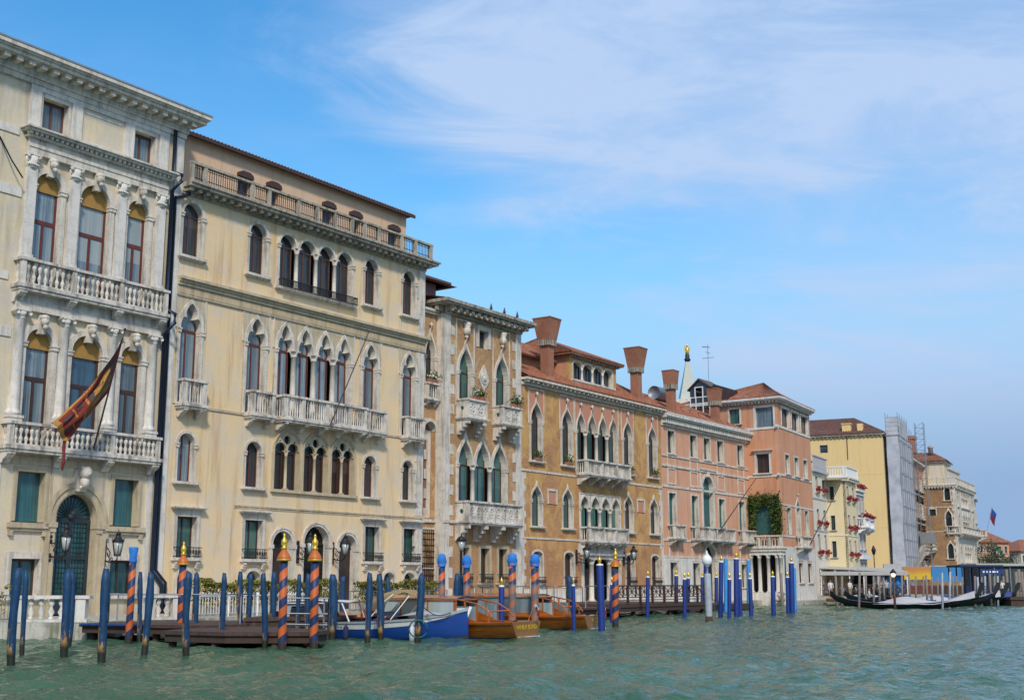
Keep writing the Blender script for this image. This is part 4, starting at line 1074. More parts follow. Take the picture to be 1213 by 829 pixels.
# terrace parapet
m = MB(); ps = [4.12, 4.95, 8.1, 9.3, 11.45, 12.9, 14.35, 15.75, 16.8, 18.05, 20.1, 21.4, 22.9]
for x in ps: m.box(x - .11, x + .11, -.66, -.44, 21.552, 22.45)
m.box(4.0, 23.05, -.68, -.42, 22.45, 22.57); m.box(4.0, 23.02, -.64, -.46, 21.55, 21.65)
pp = B.part('terrace_parapet', m, 'dirty_stone', F0)
m = MB()
for a, c in zip(ps[:-1], ps[1:]):
    k = int((c - a - .22) / .14)
    for i in range(k):
        x = a + .11 + (c - a - .22) * (i + .5) / k; m.box(x - .012, x + .012, -.565, -.54, 21.65, 22.45)
    m.box(a + .11, c - .11, -.57, -.535, 22.3, 22.33); m.box(a + .11, c - .11, -.57, -.535, 21.78, 21.81)
m.build('railing', 'black_iron', pp, I4)
m = MB(); m.box(4.0, 23.0, .3, 15, 21.3, 21.36); B.part('terrace_floor', m, 'dirty_stone', F0)
att = Face(B, F0 @ T(0, 1.4, 0), 4.0, 22.85, 21.36, 24.75, 'peach_plaster', .3)
for u in (9.3, 11.4, 15.8, 18.1, 21.6):
    B.window(att, u, 21.4, kind='segm', w=.95, h=2.25, rise=.18, t=.1, proj=.02, rev=.35, smat='peach_plaster', gmat='blue_glass', fmat='brown_frame', frames='M', sill=0)
    m = MB(); m.plate([(u - .55, 23.5), (u - .5, 23.72), (u - .25, 23.84), (u + .25, 23.84), (u + .5, 23.72), (u + .55, 23.5), (u + .48, 23.5), (u - .48, 23.5)], (), 1.2, 1.42); B.part('awning', m, 'dark_wood', F0)
att.build()
m = MB(); tile_roof(m, (3.9, .95, 24.75), (23.2, .95, 24.75), (22.0, 8, 26.6), (3.9, 8, 26.6), rows=4); tile_roof(m, (23.2, .95, 24.75), (23.2, 14, 24.75), (22, 8.1, 26.6), (22, 8, 26.6), rows=3, pitch=.4); tile_roof(m, (23.2, 14, 24.75), (3.9, 14, 24.75), (3.9, 8, 26.6), (22, 8, 26.6), rows=3, pitch=.5)
B.part('roof', m, 'roof_tiles', F0)
m = MB(); m.box(22.55, 22.85, 1.7, 14, 21.36, 24.7); m.box(4.0, 4.3, 1.7, 14, 21.36, 24.7); B.part('side_wall', m, 'peach_plaster', F0)
m = MB(); m.box(3.9, 23.2, .93, 1.0, 24.6, 24.78); B.part('gutter', m, 'dark_wood', F0)
body(B, F0, 4.003, 23.1, 14, -.6, 21.3, 'yellow_plaster')
m = MB(); m.tube([(.0, -.8, 0), (1.0, -2.6, 5.2)], [.04, .025], 6)
tag(m.build('bare_flagpole', 'dark_wood', None, F0 @ T(14.1, -.1, 10.4)), 'bare wooden flagpole leaning out over the long gothic balcony of the yellow palace', 'flagpole')
for u, nm in ((12.8, 'left'), (15.45, 'right')):
    wall_lantern(F0, u, 3.6, .95, 'black iron lantern %s of the central arched door of the yellow palace' % nm, 'iron lanterns on the yellow palace', True)

# ================================================================ C: narrow brick palace with fretted balconies
C = Building('palace', 'narrow ochre brick palace', 'palace', F0)
C.root['label'] = 'narrow ochre brick palace with white corner stones and pierced stone wheel-pattern balconies'
fc = Face(C, F0, 25.1, 33.5, -.6, 19.0, 'ochre_brick', .4)
ck = dict(kind='ogee', w=1.4, h=4.75, rise=1.75, t=.17, proj=.09, rev=.5, gmat='green_glass', fmat='dark_wood', frames='T', sill=.1, sillp=0, finial=.5, fth=.05)
for u in (27.25, 31.2): C.window(fc, u, 12.25, **ck)
C.window(fc, 29.1, 5.75, kind='ogee', w=1.42, h=5.3, rise=1.7, n=3, gap=.42, t=.2, proj=.09, rev=.5, gmat='teal_glass', fmat='dark_wood', frames='T', sill=0, colr=.15, fth=.05)
C.window(fc, 29.2, 17.1, kind='rect', w=1.0, h=1.15, t=.28, proj=.04, rev=.45, gmat='dark_glass', fmat='dark_wood', frames='', sill=0)
for u, w in ((29.45, .95), (31.4, .95), (27.45, .65)): C.window(fc, u, 2.0, kind='rect', w=w, h=2.15, t=.2, proj=.05, rev=.45, smat='warm_stone', gmat='dark_glass', fmat='brown_frame', frames='M', sill=.1, iron=.55)
fc.build()
m = MB(); quoins(m, 25.097, 1.0, .62, .4, 18.7, .62, 1, -.03); quoins(m, 33.503, 1.0, .62, .4, 18.7, .62, -1, -.03)
quoins(m, 25.095, .02, .02, .4, 18.7, .62, 1)
m.box(25.05, 25.097, -.03, .6, -.3, 18.7)
C.part('corner_stones', m, 'istrian_stone', F0)
m = MB()
for x0, x1 in ((26.25, 28.2), (30.2, 32.15)):
    m.box(x0, x0 + .07, -.05, .1, 13, 18.6); m.box(x1 - .07, x1, -.05, .1, 13, 18.6); m.box(x0 + .07, x1 - .07, -.05, .1, 18.53, 18.6)
for x in (27.25, 31.2):
    m.lathe([(.1, 17.6), (.24, 17.75), (.28, 18.0), (.2, 18.1), (.3, 18.3), (.3, 18.4), (.1, 18.5)], x, -.12, 10)
C.part('window_frames', m, 'istrian_stone', F0); m = MB()
m.plate([(29.2, 14.2), (28.6, 15.0), (28.75, 15.3), (29.2, 16.0), (29.65, 15.3), (29.8, 15.0)], (), -.08, .05); m.plate(circle(29.2, 15.05, .36, 14), (), -.13, -.08); m.sphere((29.2, -.13, 15.05), .2, 8, 6, (1, .5, 1))
C.part('stone_carving', m, 'istrian_stone', F0)
m = MB(); m.box(25.1, 33.5, -.15, .1, 18.7, 18.85); dentils(m, 25.3, 33.3, .62, .26, -.62, -.15, 18.85, 19.2)
for i in range(14): m.tube([(25.3 + 8 * i / 13 - .13, -.6, 18.95), (25.3 + 8 * i / 13 + .13, -.6, 18.95)], .13, 8)
m.box(25.1, 33.5, -.2, .1, 18.85, 19.2); m.box(24.4, 34.1, -.75, 4.0, 19.2, 19.32); m.box(24.3, 34.2, -.85, 4.0, 19.32, 19.52)
for y in (.2, .8, 1.4, 2.0): m.box(24.5, 25.1, y - .13, y + .13, 18.85, 19.2)
C.part('roof_cornice', m, 'dirty_stone', F0)
for x in (29.5, 31.0, 32.5):
    m = MB(); m.lathe([(.1, 19.52), (.07, 19.7), (.1, 19.75), (.02, 20.1)], x, -.4, 6); C.part('finial', m, 'dark_wood', F0)
balcony(C, F0, 26.35, 28.5, 12.25, 1.15, .9, posts=[26.47, 28.38], corbels=2, corb_h=.9, corb_w=.3, fret=True, stepped=True)
balcony(C, F0, 30.2, 32.4, 12.25, 1.15, .9, posts=[30.32, 32.28], corbels=2, corb_h=.9, corb_w=.3, fret=True, stepped=True)
balcony(C, F0, 26.3, 32.3, 5.75, 1.25, 1.0, posts=[26.42, 32.18], corbels=4, corb_h=1.0, corb_w=.34, fret=True, stepped=True)
body(C, F0, 25.1, 33.5, 13, -.6, 19.0, 'ochre_brick')
Fs = F0 @ T(0, .6, 0)
fs = Face(C, Fs, 23.1, 25.1, -.6, 18.9, 'ochre_brick', .4)
C.window(fs, 24.4, 13.3, kind='ogee', w=.95, h=4.1, rise=1.5, t=.14, proj=.07, rev=.45, gmat='dark_glass', fmat='dark_wood', frames='T', sill=.1, finial=.5)
path = p_round(1.15, 5.9, 12); fs.holes.append([(23.83, 5.9)] + shift(offs(path, .02)[1:-1], 24.45, 5.9) + [(25.07, 5.9)])
m = MB(); ring(m, path[1:-1], offs(path, .2)[1:-1], -.1, .5); 
o = C.part('brick_niche', m, 'istrian_stone', Fs, (24.45, 0, 5.9)); m = MB(); m.box(-.7, .7, .42, .5, -.1, 5.95); m.build('niche_back', 'red_brick', o, I4)
m = MB()
for i in range(9): m.box(.0 + (.25 if i % 2 else .0) - .02, .57, .35, .415, i * .6, i * .6 + .6)
m.build('niche_stones', 'istrian_stone', o, I4)
C.window(fs, 24.5, 3.2, kind='rect', w=1.15, h=2.0, t=.1, proj=.04, rev=.4, gmat='dark_glass', fmat='steel_rail', frames='M', sill=0)
C.window(fs, 24.5, .9, kind='rect', w=1.15, h=1.9, t=.1, proj=.04, rev=.4, gmat='painted_darkness', fmat='steel_rail', frames='M', sill=0)
fs.build()
m = MB(); m.box(23.1, 25.05, -.2, .2, 18.6, 18.75); m.box(23.1, 25.0, -.3, .2, 18.75, 18.9); m.box(23.1, 25.05, -.1, .1, 5.62, 5.8); m.box(25.1, 26.2, -.6 - .08, -.5, 5.62, 5.8)
m.box(23.1, 25.05, .1, 12, 18.85, 18.9)
C.part('string_course', m, 'istrian_stone', Fs)
bb = balcony(C, Fs, 23.75, 25.05, 13.2, 1.0, .35, 'slim', .17, corbels=2, corb_h=.3, slab=.18)
m = MB()
for i in range(6): m.box(23.9 + i * .2, 23.93 + i * .2, -.06, -.03, .95, 5.15)
for i in range(12): m.box(23.85, 25.1, -.05, -.02, 1.0 + i * .36, 1.03 + i * .36)
C.part('iron_gate', m, 'black_iron', Fs)
m = MB(); tile_roof(m, (23.1, 1.2, 18.95), (25.4, 1.2, 18.95), (25.4, 6, 22.1), (23.1, 6, 22.1), rows=4)
tile_roof(m, (24.6, -.4, 19.55), (33.9, -.4, 19.55), (33.0, 6, 21.0), (25.6, 6, 21.0), rows=4)
C.part('roof', m, 'roof_tiles', F0)
m = MB(); m.box(24.4, 30.2, 3.5, 7.5, 22.05, 22.2); m.box(24.5, 30.1, 3.6, 7.4, 21.9, 22.05)
m.plate([(3.2, 21.9), (7.5, 21.9), (5.3, 22.75)], (), 24.4, 30.5, axis='x'); m.box(25.0, 29.0, 3.9, 7.2, 19.6, 21.9)
C.part('attic_roof', m, 'copper_brown', F0)

def plant_pot(F, u, y, z, n, label, group, flowers=None, w=.5, seed=1, h=.35):
    t = thing('potted_plant', label, 'plant', group=group); t.matrix_world = F @ T(u, y, z)
    m = MB(); m.box(-w / 2, w / 2, -.1, .1, 0, .2, -.02); m.build('pot', 'terracotta_pot', t, I4)
    r = random.Random(seed); m = MB()
    for i in range(n if flowers != 'flower_red' else n // 4): m.leaf((r.gauss(0, w * .36), r.gauss(0, .12), .25 + abs(r.gauss(0, h * .5))), r.uniform(.06, .12), r)
    m.build('leaves', 'green_leaves', t, I4)
    if flowers:
        m = MB()
        for i in range(n // 3 if flowers != 'flower_red' else n): m.sphere((r.gauss(0, w * .36), r.gauss(0, .13) - .05, .25 + abs(r.gauss(0, h * .5))), r.uniform(.03, .06) * (1.5 if flowers == 'flower_red' else 1), 5, 4)
        m.build('flowers', flowers, t, I4)
    return t
gp = 'flower pots on the brick palace balconies'
for i, (u, lab) in enumerate(((27.3, 'leafy green plant on the left upper pierced balcony, nearer its left end'), (27.95, 'leafy green plant on the left upper pierced balcony, nearer its right end'), (31.6, 'spiky green plant at the centre of the right upper pierced balcony'), (32.15, 'spiky green plant at the right end of the right upper pierced balcony'))):
    plant_pot(F0, u, -.78, 13.4, 110, lab, gp, 'flower_white' if i == 0 else None, .5, i, .5)
plant_pot(Fs, 24.4, -.25, 14.2, 120, 'white flowering plant on the small recessed balcony beside the yellow palace', gp, 'flower_white', .9, 9, .4)

# ================================================================ D: golden brick gothic palace
D = Building('palace', 'long golden brick gothic palace with pink window panels and two big bell chimneys', 'palace', F0)
fd = Face(D, F0, 33.502, 53.3, -.6, 15.6, 'golden_brick', .4)
dk = dict(kind='ogee', w=1.36, h=4.15, rise=1.45, t=.1, proj=.09, rev=.5, gmat='dark_glass', fmat='dark_wood', frames='M', sill=.12, sillp=.16, finial=.55, panel=(.2, 2.5, 4.9), panel_mat='rose_plaster')
for u in (35.3, 39.2, 47.85, 51.75): D.window(fd, u, 10.2, **dk)
k = dict(dk); k.update(n=4, w=1.16, gap=.37, h=4.6, colr=.14, panel=(.18, 2.9, 5.35), gmat='green_glass', sill=0, finial=.5); D.window(fd, 43.35, 9.7, **k)
for u in (35.35, 39.25, 47.85, 51.85): D.window(fd, u, 5.78, kind='ogee', w=1.22, h=2.8, rise=1.0, t=.13, proj=.05, rev=.5, gmat='green_glass' if u < 40 else 'dark_glass', fmat='dark_wood', frames='M', sill=.12, sillp=.18)
D.window(fd, 43.7, 5.0, kind='point', w=1.1, h=3.15, rise=.8, n=4, gap=.37, t=.16, proj=.06, rev=.55, gmat='green_glass', fmat='dark_wood', frames='', sill=0, colr=.14, panel=(.1, 2.3, 3.3))
for u in (37.28, 49.77):
    D.window(fd, u, 7.35, kind='rect', w=.95, h=.9, t=.16, proj=.04, rev=.1, gmat='dark_glass', frames='', sill=0)
    m = MB(); m.box(u - .46, u + .46, .02, .08, 7.36, 8.24); D.part('blind_panel', m, 'rose_plaster', F0)
for u in (35.45, 39.4, 47.95, 51.9): D.window(fd, u, 1.75, kind='segm', w=1.2, h=2.35, rise=.3, t=.13, proj=.04, rev=.45, gmat='brown_glass', fmat='red_wood', frames='M', sill=.1, iron=.65)
fd.holes.append([(41.2, .7), (41.2, 3.75), (46.3, 3.75), (46.3, .7)])
m = MB(); m.box(41.0, 41.25, -.1, .4, .5, 3.8); m.box(46.25, 46.5, -.1, .4, .5, 3.8); m.box(40.9, 46.6, -.14, .4, 3.7, 3.95); m.box(40.8, 46.7, -.3, .1, 3.95, 4.1); m.box(40.6, 46.9, -.08, .1, 4.1, 4.75)
o = D.part('water_portal', m, 'istrian_stone', F0)
cm = column_mb(3.1, .2, .3, .4).mesh('column'); cm.materials.append(MATS['istrian_stone'])
for x in (42.5, 45.0): put(cm, 'column', o, T(x, .1, .6))
m = MB(); m.box(41.2, 46.3, 1.2, 1.3, .5, 3.8); m.build('hall_darkness', 'painted_darkness', o, I4)  # black sheet paints the darkness of the hall behind the portal
m = MB(); m.box(43.2, 44.4, 1.05, 1.15, .5, 3.0); m.build('door_leaf', 'brown_frame', o, I4)
fd.build()
balcony(D, F0, 40.45, 46.75, 9.7, 1.0, .95, 'slim', .155, [40.57, 42.6, 44.65, 46.63], corbels=5, corb_h=.6, corb_w=.24, slab=.2)
balcony(D, F0, 40.85, 46.45, 4.95, 1.0, .85, 'slim', .155, [40.97, 42.8, 44.6, 46.33], corbels=6, corb_h=.35, corb_w=.22, slab=.2)
m = MB(); m.box(33.5, 40.4, -.05, .1, 9.42, 9.56); m.box(46.8, 53.3, -.05, .1, 9.42, 9.56); m.box(33.5, 40.8, -.05, .1, 4.9, 5.02); m.box(46.5, 53.3, -.05, .1, 4.9, 5.02)
m.box(33.5, 41.0, -.12, .1, -.5, 1.6); m.box(46.5, 53.3, -.12, .1, -.5, 1.6); quoins(m, 53.303, .55, .35, 1.6, 9.3, .42, -1, -.02); quoins(m, 33.505, .55, .35, 1.6, 9.3, .42, 1, -.02)
D.part('stone_bands', m, 'istrian_stone', F0)
m = MB(); m.box(33.52, 53.3, -.1, .1, 15.3, 15.5); m.box(33.5, 53.35, -.58, .2, 15.62, 15.78)
for i in range(34): m.box(33.7 + i * .59, 33.82 + i * .59, -.5, -.1, 15.46, 15.62)
D.part('eaves', m, 'istrian_stone', F0)
m = MB(); tile_roof(m, (33.5, -.6, 15.8), (53.4, -.6, 15.8), (53.4, 5.5, 19.0), (33.5, 5.5, 19.0), rows=6); tile_roof(m, (53.4, 12, 15.6), (33.5, 12, 15.6), (33.5, 5.5, 19.0), (53.4, 5.5, 19.0), rows=3, pitch=.5)
D.part('roof', m, 'roof_tiles', F0)
Fd = F0 @ T(0, 1.0, 0)
fdd = Face(D, Fd, 41.2, 48.0, 15.9, 18.75, 'golden_brick', .3)
D.window(fdd, 44.55, 16.85, kind='segm', w=1.2, h=1.35, rise=.22, n=4, gap=.3, t=.14, proj=.04, rev=.35, gmat='dark_glass', fmat='dark_wood', frames='', sill=.14, colr=.09)
fdd.build()
m = MB(); m.box(41.2, 41.5, .3, 7, 15.9, 18.75); m.box(47.7, 48.0, .3, 7, 15.9, 18.75); D.part('dormer_side', m, 'terracotta_plaster', Fd)
m = MB(); tile_roof(m, (40.7, -.5, 18.75), (48.5, -.5, 18.75), (46.0, 4, 20.6), (43.2, 4, 20.6), rows=4)
tile_roof(m, (40.7, 8, 18.75), (40.7, -.5, 18.75), (43.2, 4, 20.6), (43.2, 4.1, 20.6), rows=4); tile_roof(m, (48.5, -.5, 18.75), (48.5, 8, 18.75), (46.0, 4.1, 20.6), (46.0, 4, 20.6), rows=4)
tile_roof(m, (48.5, 8, 18.75), (40.7, 8, 18.75), (43.2, 4, 20.6), (46, 4, 20.6), rows=3, pitch=.5)
m.box(40.75, 48.45, -.45, 7.5, 18.6, 18.72)
D.part('dormer_roof', m, 'roof_tiles', Fd)
dentil = MB(); dentils(dentil, 41.2, 48.0, .4, .14, -.3, 0, 18.45, 18.6); D.part('dormer_brackets', dentil, 'dirty_stone', Fd)
# taller rear wing seen over the left part of the roof
m = MB(); m.box(33.6, 41.2, 2.6, 8, 15.9, 18.2); D.part('rear_wing', m, 'terracotta_plaster', F0)
m = MB(); tile_roof(m, (33.5, 2.0, 18.1), (42.6, 2.0, 18.1), (42.6, 5.5, 20.0), (33.5, 5.5, 20.0), rows=4); D.part('rear_wing_roof', m, 'roof_tiles', F0)
chimney(D, F0, 38.1, .9, 15.9, 20.75, .7, 1.5, 1.6)
chimney(D, F0, 51.0, .9, 15.9, 20.6, .68, 1.42, 1.6)
body(D, F0, 33.502, 53.3, 12, -.6, 15.6, 'golden_brick')
gp = 'window box plants on the golden brick palace'
for i, (u, z, lab) in enumerate(((35.3, 10.2, 'dark green window plant, leftmost on the upper windows of the golden brick palace'), (39.2, 10.2, 'dark green window plant left of the golden brick palace long upper balcony'), (47.85, 10.2, 'dark green window plant right of the golden brick palace long upper balcony'), (51.75, 10.2, 'dark green window plant, rightmost on the upper windows of the golden brick palace'))):
    plant_pot(F0, u, -.18, z, 130, lab, gp, None, .8, 20 + i, .45)
wall_lantern(F0, 40.3, 3.8, .9, 'grey lantern on a bracket left of the water portal of the golden brick palace', 'lanterns beside the water portal', False)
wall_lantern(F0, 46.95, 3.8, .9, 'grey lantern on a bracket right of the water portal of the golden brick palace', 'lanterns beside the water portal', False)

# ================================================================ E: pink palace with white bands
E_ = Building('palace', 'salmon pink palace with white stone bands and a row of small top windows', 'palace', F0)
fe = Face(E_, F0, 53.302, 69.8, -.6, 15.0, 'salmon_plaster', .4)
us = (54.98, 58.95, 61.5, 64.1, 68.2)
for u in us: E_.window(fe, u, 12.38, kind='rect', w=1.2, h=1.85, t=.14, proj=.05, rev=.5, gmat='dark_glass', fmat='dark_wood', frames='', sill=.12, sillp=.1, sillw=.02)
for i, u in enumerate(us):
    if i == 2: continue
    E_.window(fe, u, 5.55, kind='rect', w=1.2, h=3.6, t=.14, proj=.05, rev=.35, gmat='teal_shutter', fmat='white_paint', frames='', sill=0)
E_.window(fe, 61.45, 5.55, kind='round', w=1.95, h=5.4, t=.22, proj=.08, rev=.35, gmat='teal_shutter', frames='', sill=0, keystone=True)
for u in (54.95, 58.9, 68.3): E_.window(fe, u, 1.6, kind='rect', w=1.15, h=2.0, t=.14, proj=.04, rev=.4, gmat='dark_shutter', frames='', sill=.1)
E_.window(fe, 61.5, .6, kind='round', w=2.1, h=4.5, t=.22, proj=.08, rev=.6, gmat='painted_darkness', frames='', sill=0)
fe.build()
m = MB()
m.box(53.3, 69.8, -.07, .1, 12.08, 12.24); m.box(53.3, 69.8, -.09, .1, 11.25, 11.42); m.box(53.3, 69.8, -.06, .1, 9.58, 9.76); m.box(53.3, 60.2, -.07, .1, 3.98, 4.12); m.box(62.8, 69.8, -.07, .1, 3.98, 4.12); m.box(53.3, 69.8, -.05, .1, 5.3, 5.45)
for u in (54.98, 58.95, 64.1, 68.2):
    for x in (u - .72, u + .6): m.box(x, x + .12, -.05, .1, 9.85, 11.2); m.box(x, x + .12, -.04, .1, 11.42, 12.05); 
    m.box(u - .6, u + .6, -.05, .1, 9.85, 9.97); m.box(u - .6, u + .6, -.05, .1, 11.08, 11.2)
    for x in (u - .74, u + .62): m.box(x, x + .12, -.05, .1, 4.13, 5.28)
m.box(60.0, 60.2, -.06, .1, 9.9, 11.22); m.box(62.75, 62.95, -.06, .1, 9.9, 11.22); m.box(59.9, 63.0, -.16, .1, 11.43, 11.55)
E_.part('stone_bands', m, 'istrian_stone', F0)
m = MB(); m.box(53.3, 60.15, -.12, .1, -.5, 1.4); m.box(62.85, 69.8, -.12, .1, -.5, 1.4)
for a, c in ((53.32, 54.2), (55.75, 58.15), (59.7, 60.1), (62.85, 67.5), (69.1, 69.8)): m.box(a, c, -.06, .1, 1.41, 3.95)
for a, c in ((54.2, 55.75), (58.15, 59.7), (67.5, 69.1)): m.box(a, c, -.058, .1, 3.75, 3.96)
E_.part('stone_base', m, 'clean_stone', F0)
m = MB(); m.box(53.3, 69.8, -.1, .1, 14.55, 14.75)
k = 46
for i in range(k):
    x = 53.5 + 16.1 * i / (k - 1); m.box(x - .09, x + .09, -.45, -.1, 14.75, 15.15)
m.box(53.3, 69.8, -.14, .1, 14.75, 15.16); m.box(53.2, 70.0, -.6, .1, 15.16, 15.28); m.box(53.2, 70.1, -.7, .1, 15.28, 15.5)
E_.part('roof_cornice', m, 'clean_stone', F0)
m = MB(); tile_roof(m, (53.2, -.4, 15.55), (70.0, -.4, 15.55), (67.5, 6, 18.6), (53.2, 6, 18.6), rows=6); tile_roof(m, (70, -.4, 15.55), (70, 12, 15.55), (67.5, 6.1, 18.6), (67.5, 6, 18.6), rows=4); tile_roof(m, (70, 12, 15.55), (53.2, 12, 15.55), (53.2, 6, 18.6), (67.5, 6, 18.6), rows=3, pitch=.5)
E_.part('roof', m, 'roof_tiles', F0)
m = MB(); m.box(53.3, 69.6, -.72, -.6, 15.5, 15.56); E_.part('gutter', m, 'white_paint', F0)
balcony(E_, F0, 54.05, 56.0, 5.55, 1.05, .7, 'slim', .2, corbels=2, corb_h=.45, slab=.18)
balcony(E_, F0, 58.0, 65.2, 5.55, 1.05, .8, 'slim', .2, [58.12, 60.1, 61.5, 63.0, 65.08], corbels=4, corb_h=.45, slab=.18)
balcony(E_, F0, 67.2, 69.75, 5.55, 1.05, .7, 'slim', .2, corbels=2, corb_h=.45, slab=.18)
body(E_, F0, 53.302, 69.8, 12, -.6, 15.0, 'salmon_plaster')
chimney(E_, F0, 56.9, .9, 15.6, 19.6, .62, 1.08, 1.2); chimney(E_, F0, 65.2, .9, 15.6, 19.1, .62, 1.05, 1.1)
m = MB(); m.tube([(0, 0, 0), (2.6, -2.4, 4.6)], [.05, .03], 6)
tag(m.build('bare_flagpole', 'dark_wood', None, F0 @ T(61.7, -.8, 6.2)), 'bare flagpole leaning out over the long middle balcony of the salmon pink palace', 'flagpole')
# satellite dish-like vent and glazed altana cabin between the roofs
m = MB(); m.tube([(59.6, 4, 18.35), (61.9, 4, 18.35)], .6, 14); tag(m.build('roof_tank', 'grey_metal', None, F0), 'grey metal cylinder tank lying behind the ridge of the salmon pink palace roof', 'tank')

# ================================================================ F: terracotta corner palace with loggia
fo = F0 @ Vector((69.8, -3.045, 0)); XF, YF = fo.x, fo.y
FS = frame(XF, YF, TH + 90); FF = frame(XF, YF, 29.2)
Fb = Building('palace', 'terracotta corner palace with a glazed white loggia on top and a columned water porch', 'palace', FF)
s1 = Face(Fb, FS, -9.5, 0, 9.4, 18.3, 'terracotta_plaster', .3)
s2 = Face(Fb, FS, -3.1, 0, 5.2, 9.4, 'terracotta_plaster', .3)
W_ = Fb.window
W_(s1, -4.2, 16.4, kind='rect', w=1.05, h=1.4, t=.14, rev=.3, gmat='green_glass', frames='M', sill=.08)
W_(s1, -1.25, 15.95, kind='rect', w=1.75, h=1.8, t=.18, proj=.05, rev=.3, smat='clean_stone', gmat='curtain_glass', frames='', sill=0)
W_(s1, -1.55, 11.75, kind='rect', w=1.25, h=1.75, t=.18, proj=.05, rev=.3, smat='clean_stone', gmat='brown_glass', frames='M', sill=.1, hood=.15)
s1.build()
W_(s2, -1.6, 6.3, kind='rect', w=1.65, h=2.45, t=.1, proj=.04, rev=.2, smat='grey_metal', gmat='teal_shutter', frames='', sill=0)
s2.build()
f1 = Face(Fb, FF, 0.003, 10.58, -.6, 18.3, 'terracotta_plaster', .3)
for u in (2.5, 5.6, 8.7): W_(f1, u, 16.15, kind='rect', w=2.3, h=1.65, t=.2, proj=.05, rev=.3, smat='clean_stone', gmat='dark_glass', frames='M', sill=0)
for u in (2.55, 5.5, 8.4): W_(f1, u, 11.8, kind='rect', w=1.25, h=1.75, t=.14, proj=.04, rev=.3, gmat='dark_glass', frames='', sill=.1)
for u in (2.4, 8.1): W_(f1, u, 6.3, kind='rect', w=1.2, h=2.4, t=.1, proj=.04, rev=.3, gmat='teal_shutter', frames='', sill=0)
W_(f1, 5.3, 5.3, kind='ogee', w=1.3, h=4.4, rise=1.2, t=.14, proj=.06, rev=.35, gmat='teal_glass', frames='', sill=0, finial=.3)
for u in (5.5, 8.5): W_(f1, u, 2.0, kind='rect', w=1.3, h=1.8, t=.1, proj=.03, rev=.3, gmat='dark_glass', fmat='black_iron', frames='M', sill=.1)
f1.build()
m = MB(); m.box(-.32, 10.4, -.06, .1, 15.85, 16.08); m.box(-.32, 10.4, -.06, .1, 11.5, 11.68); m.box(.0, 10.35, -.05, .1, 8.85, 8.98); m.box(0, 10.35, -.05, .1, 6.05, 6.2)
m.box(0, 10.38, -.04, .1, -.5, 1.9); m.box(0, 4.7, -.035, .1, 1.9, 5.2); m.box(6.3, 7.7, -.035, .1, 1.9, 5.2); m.box(9.3, 10.37, -.035, .1, 1.9, 5.2); m.box(4.7, 6.3, -.034, .1, 4.0, 5.2); m.box(7.7, 9.3, -.034, .1, 4.0, 5.2)
Fb.part('stone_bands', m, 'clean_stone', FF)
m = MB(); m.box(-9.5, .06, -.06, .1, 15.72, 15.94); m.box(-9.5, .06, -.06, .1, 11.38, 11.56)
Fb.part('side_bands', m, 'clean_stone', FS)
m = MB(); m.box(-9.6, .5, -.5, 1, 18.3, 18.42); m.box(-9.6, .6, -.62, 1, 18.42, 18.6); dentils(m, -9.3, .1, .33, .15, -.35, 0, 18.12, 18.3)
Fb.part('side_eaves', m, 'clean_stone', FS)
m = MB(); m.box(.52, 10.6, -.5, 1, 18.303, 18.423); m.box(.62, 10.7, -.62, 1, 18.423, 18.603); dentils(m, .1, 10.2, .33, .15, -.35, 0, 18.12, 18.3)
Fb.part('front_eaves', m, 'clean_stone', FF)
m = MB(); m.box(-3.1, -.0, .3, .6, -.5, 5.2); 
Fb.part('porch_back', m, 'painted_darkness', FS)  # near-black colour paints the dark depth of the porch
m = MB(); m.box(-3.1, .1, -.5, .4, 4.45, 4.75); m.box(-3.15, .25, -.62, .4, 4.75, 5.0); m.box(-3.2, .35, -.72, .4, 5.0, 5.15)
Fb.part('porch_base', MB().box(-3.2, .1, -.6, .4, -.5, 1.1), 'clean_stone', FS)
pr = Fb.part('water_porch', m, 'clean_stone', FS)
cm = column_mb(3.37, .17, .25, .3).mesh('column'); cm.materials.append(MATS['clean_stone'])
for x in (-2.9, -2.1, -1.25, -.42, -.05): put(cm, 'column', pr, T(x, -.3, 1.09))
balcony(Fb, FS, -3.1, .2, 5.16, 1.0, .6, 'slim', .22, [-2.98, -2.0, -1.0, .08], corbels=0, slab=.05)
balcony(Fb, FF, 4.1, 7.3, 5.25, 1.0, .7, 'slim', .22, corbels=2, corb_h=.5, slab=.18)
# hipped roof over the whole block: corner, front end, and back points in world plan
inv = FF.inverted()
def toF(Fm, x, y, z): return tuple(inv @ (Fm @ Vector((x, y, z))))
c0 = toF(FS, .6, -.6, 18.6); c1 = (10.7, -.6, 18.6); c3 = toF(FS, -9.6, -.6, 18.6); ap = toF(FS, -3.6, 5.5, 20.9); a2 = (9.0, 5.5, 20.9); c2 = (10.7, 11, 18.6)
m = MB(); tile_roof(m, c3, c0, ap, ap, rows=6); tile_roof(m, c0, c1, a2, ap, rows=5); tile_roof(m, c1, c2, a2, a2, rows=3)
bk = toF(FS, -9.6, 11, 18.6); m._add([bk, c3, ap], [(0, 1, 2)]); m._add([c2, bk, ap, a2], [(0, 1, 2, 3)])
Fb.part('roof', m, 'roof_tiles', FF)
m = MB(); m.box(10.28, 10.58, .3, 10, -.5, 18.3); m.box(2, 10.05, 9.7, 10, -.5, 18.3); Fb.part('rear_wall', m, 'terracotta_plaster', FF)
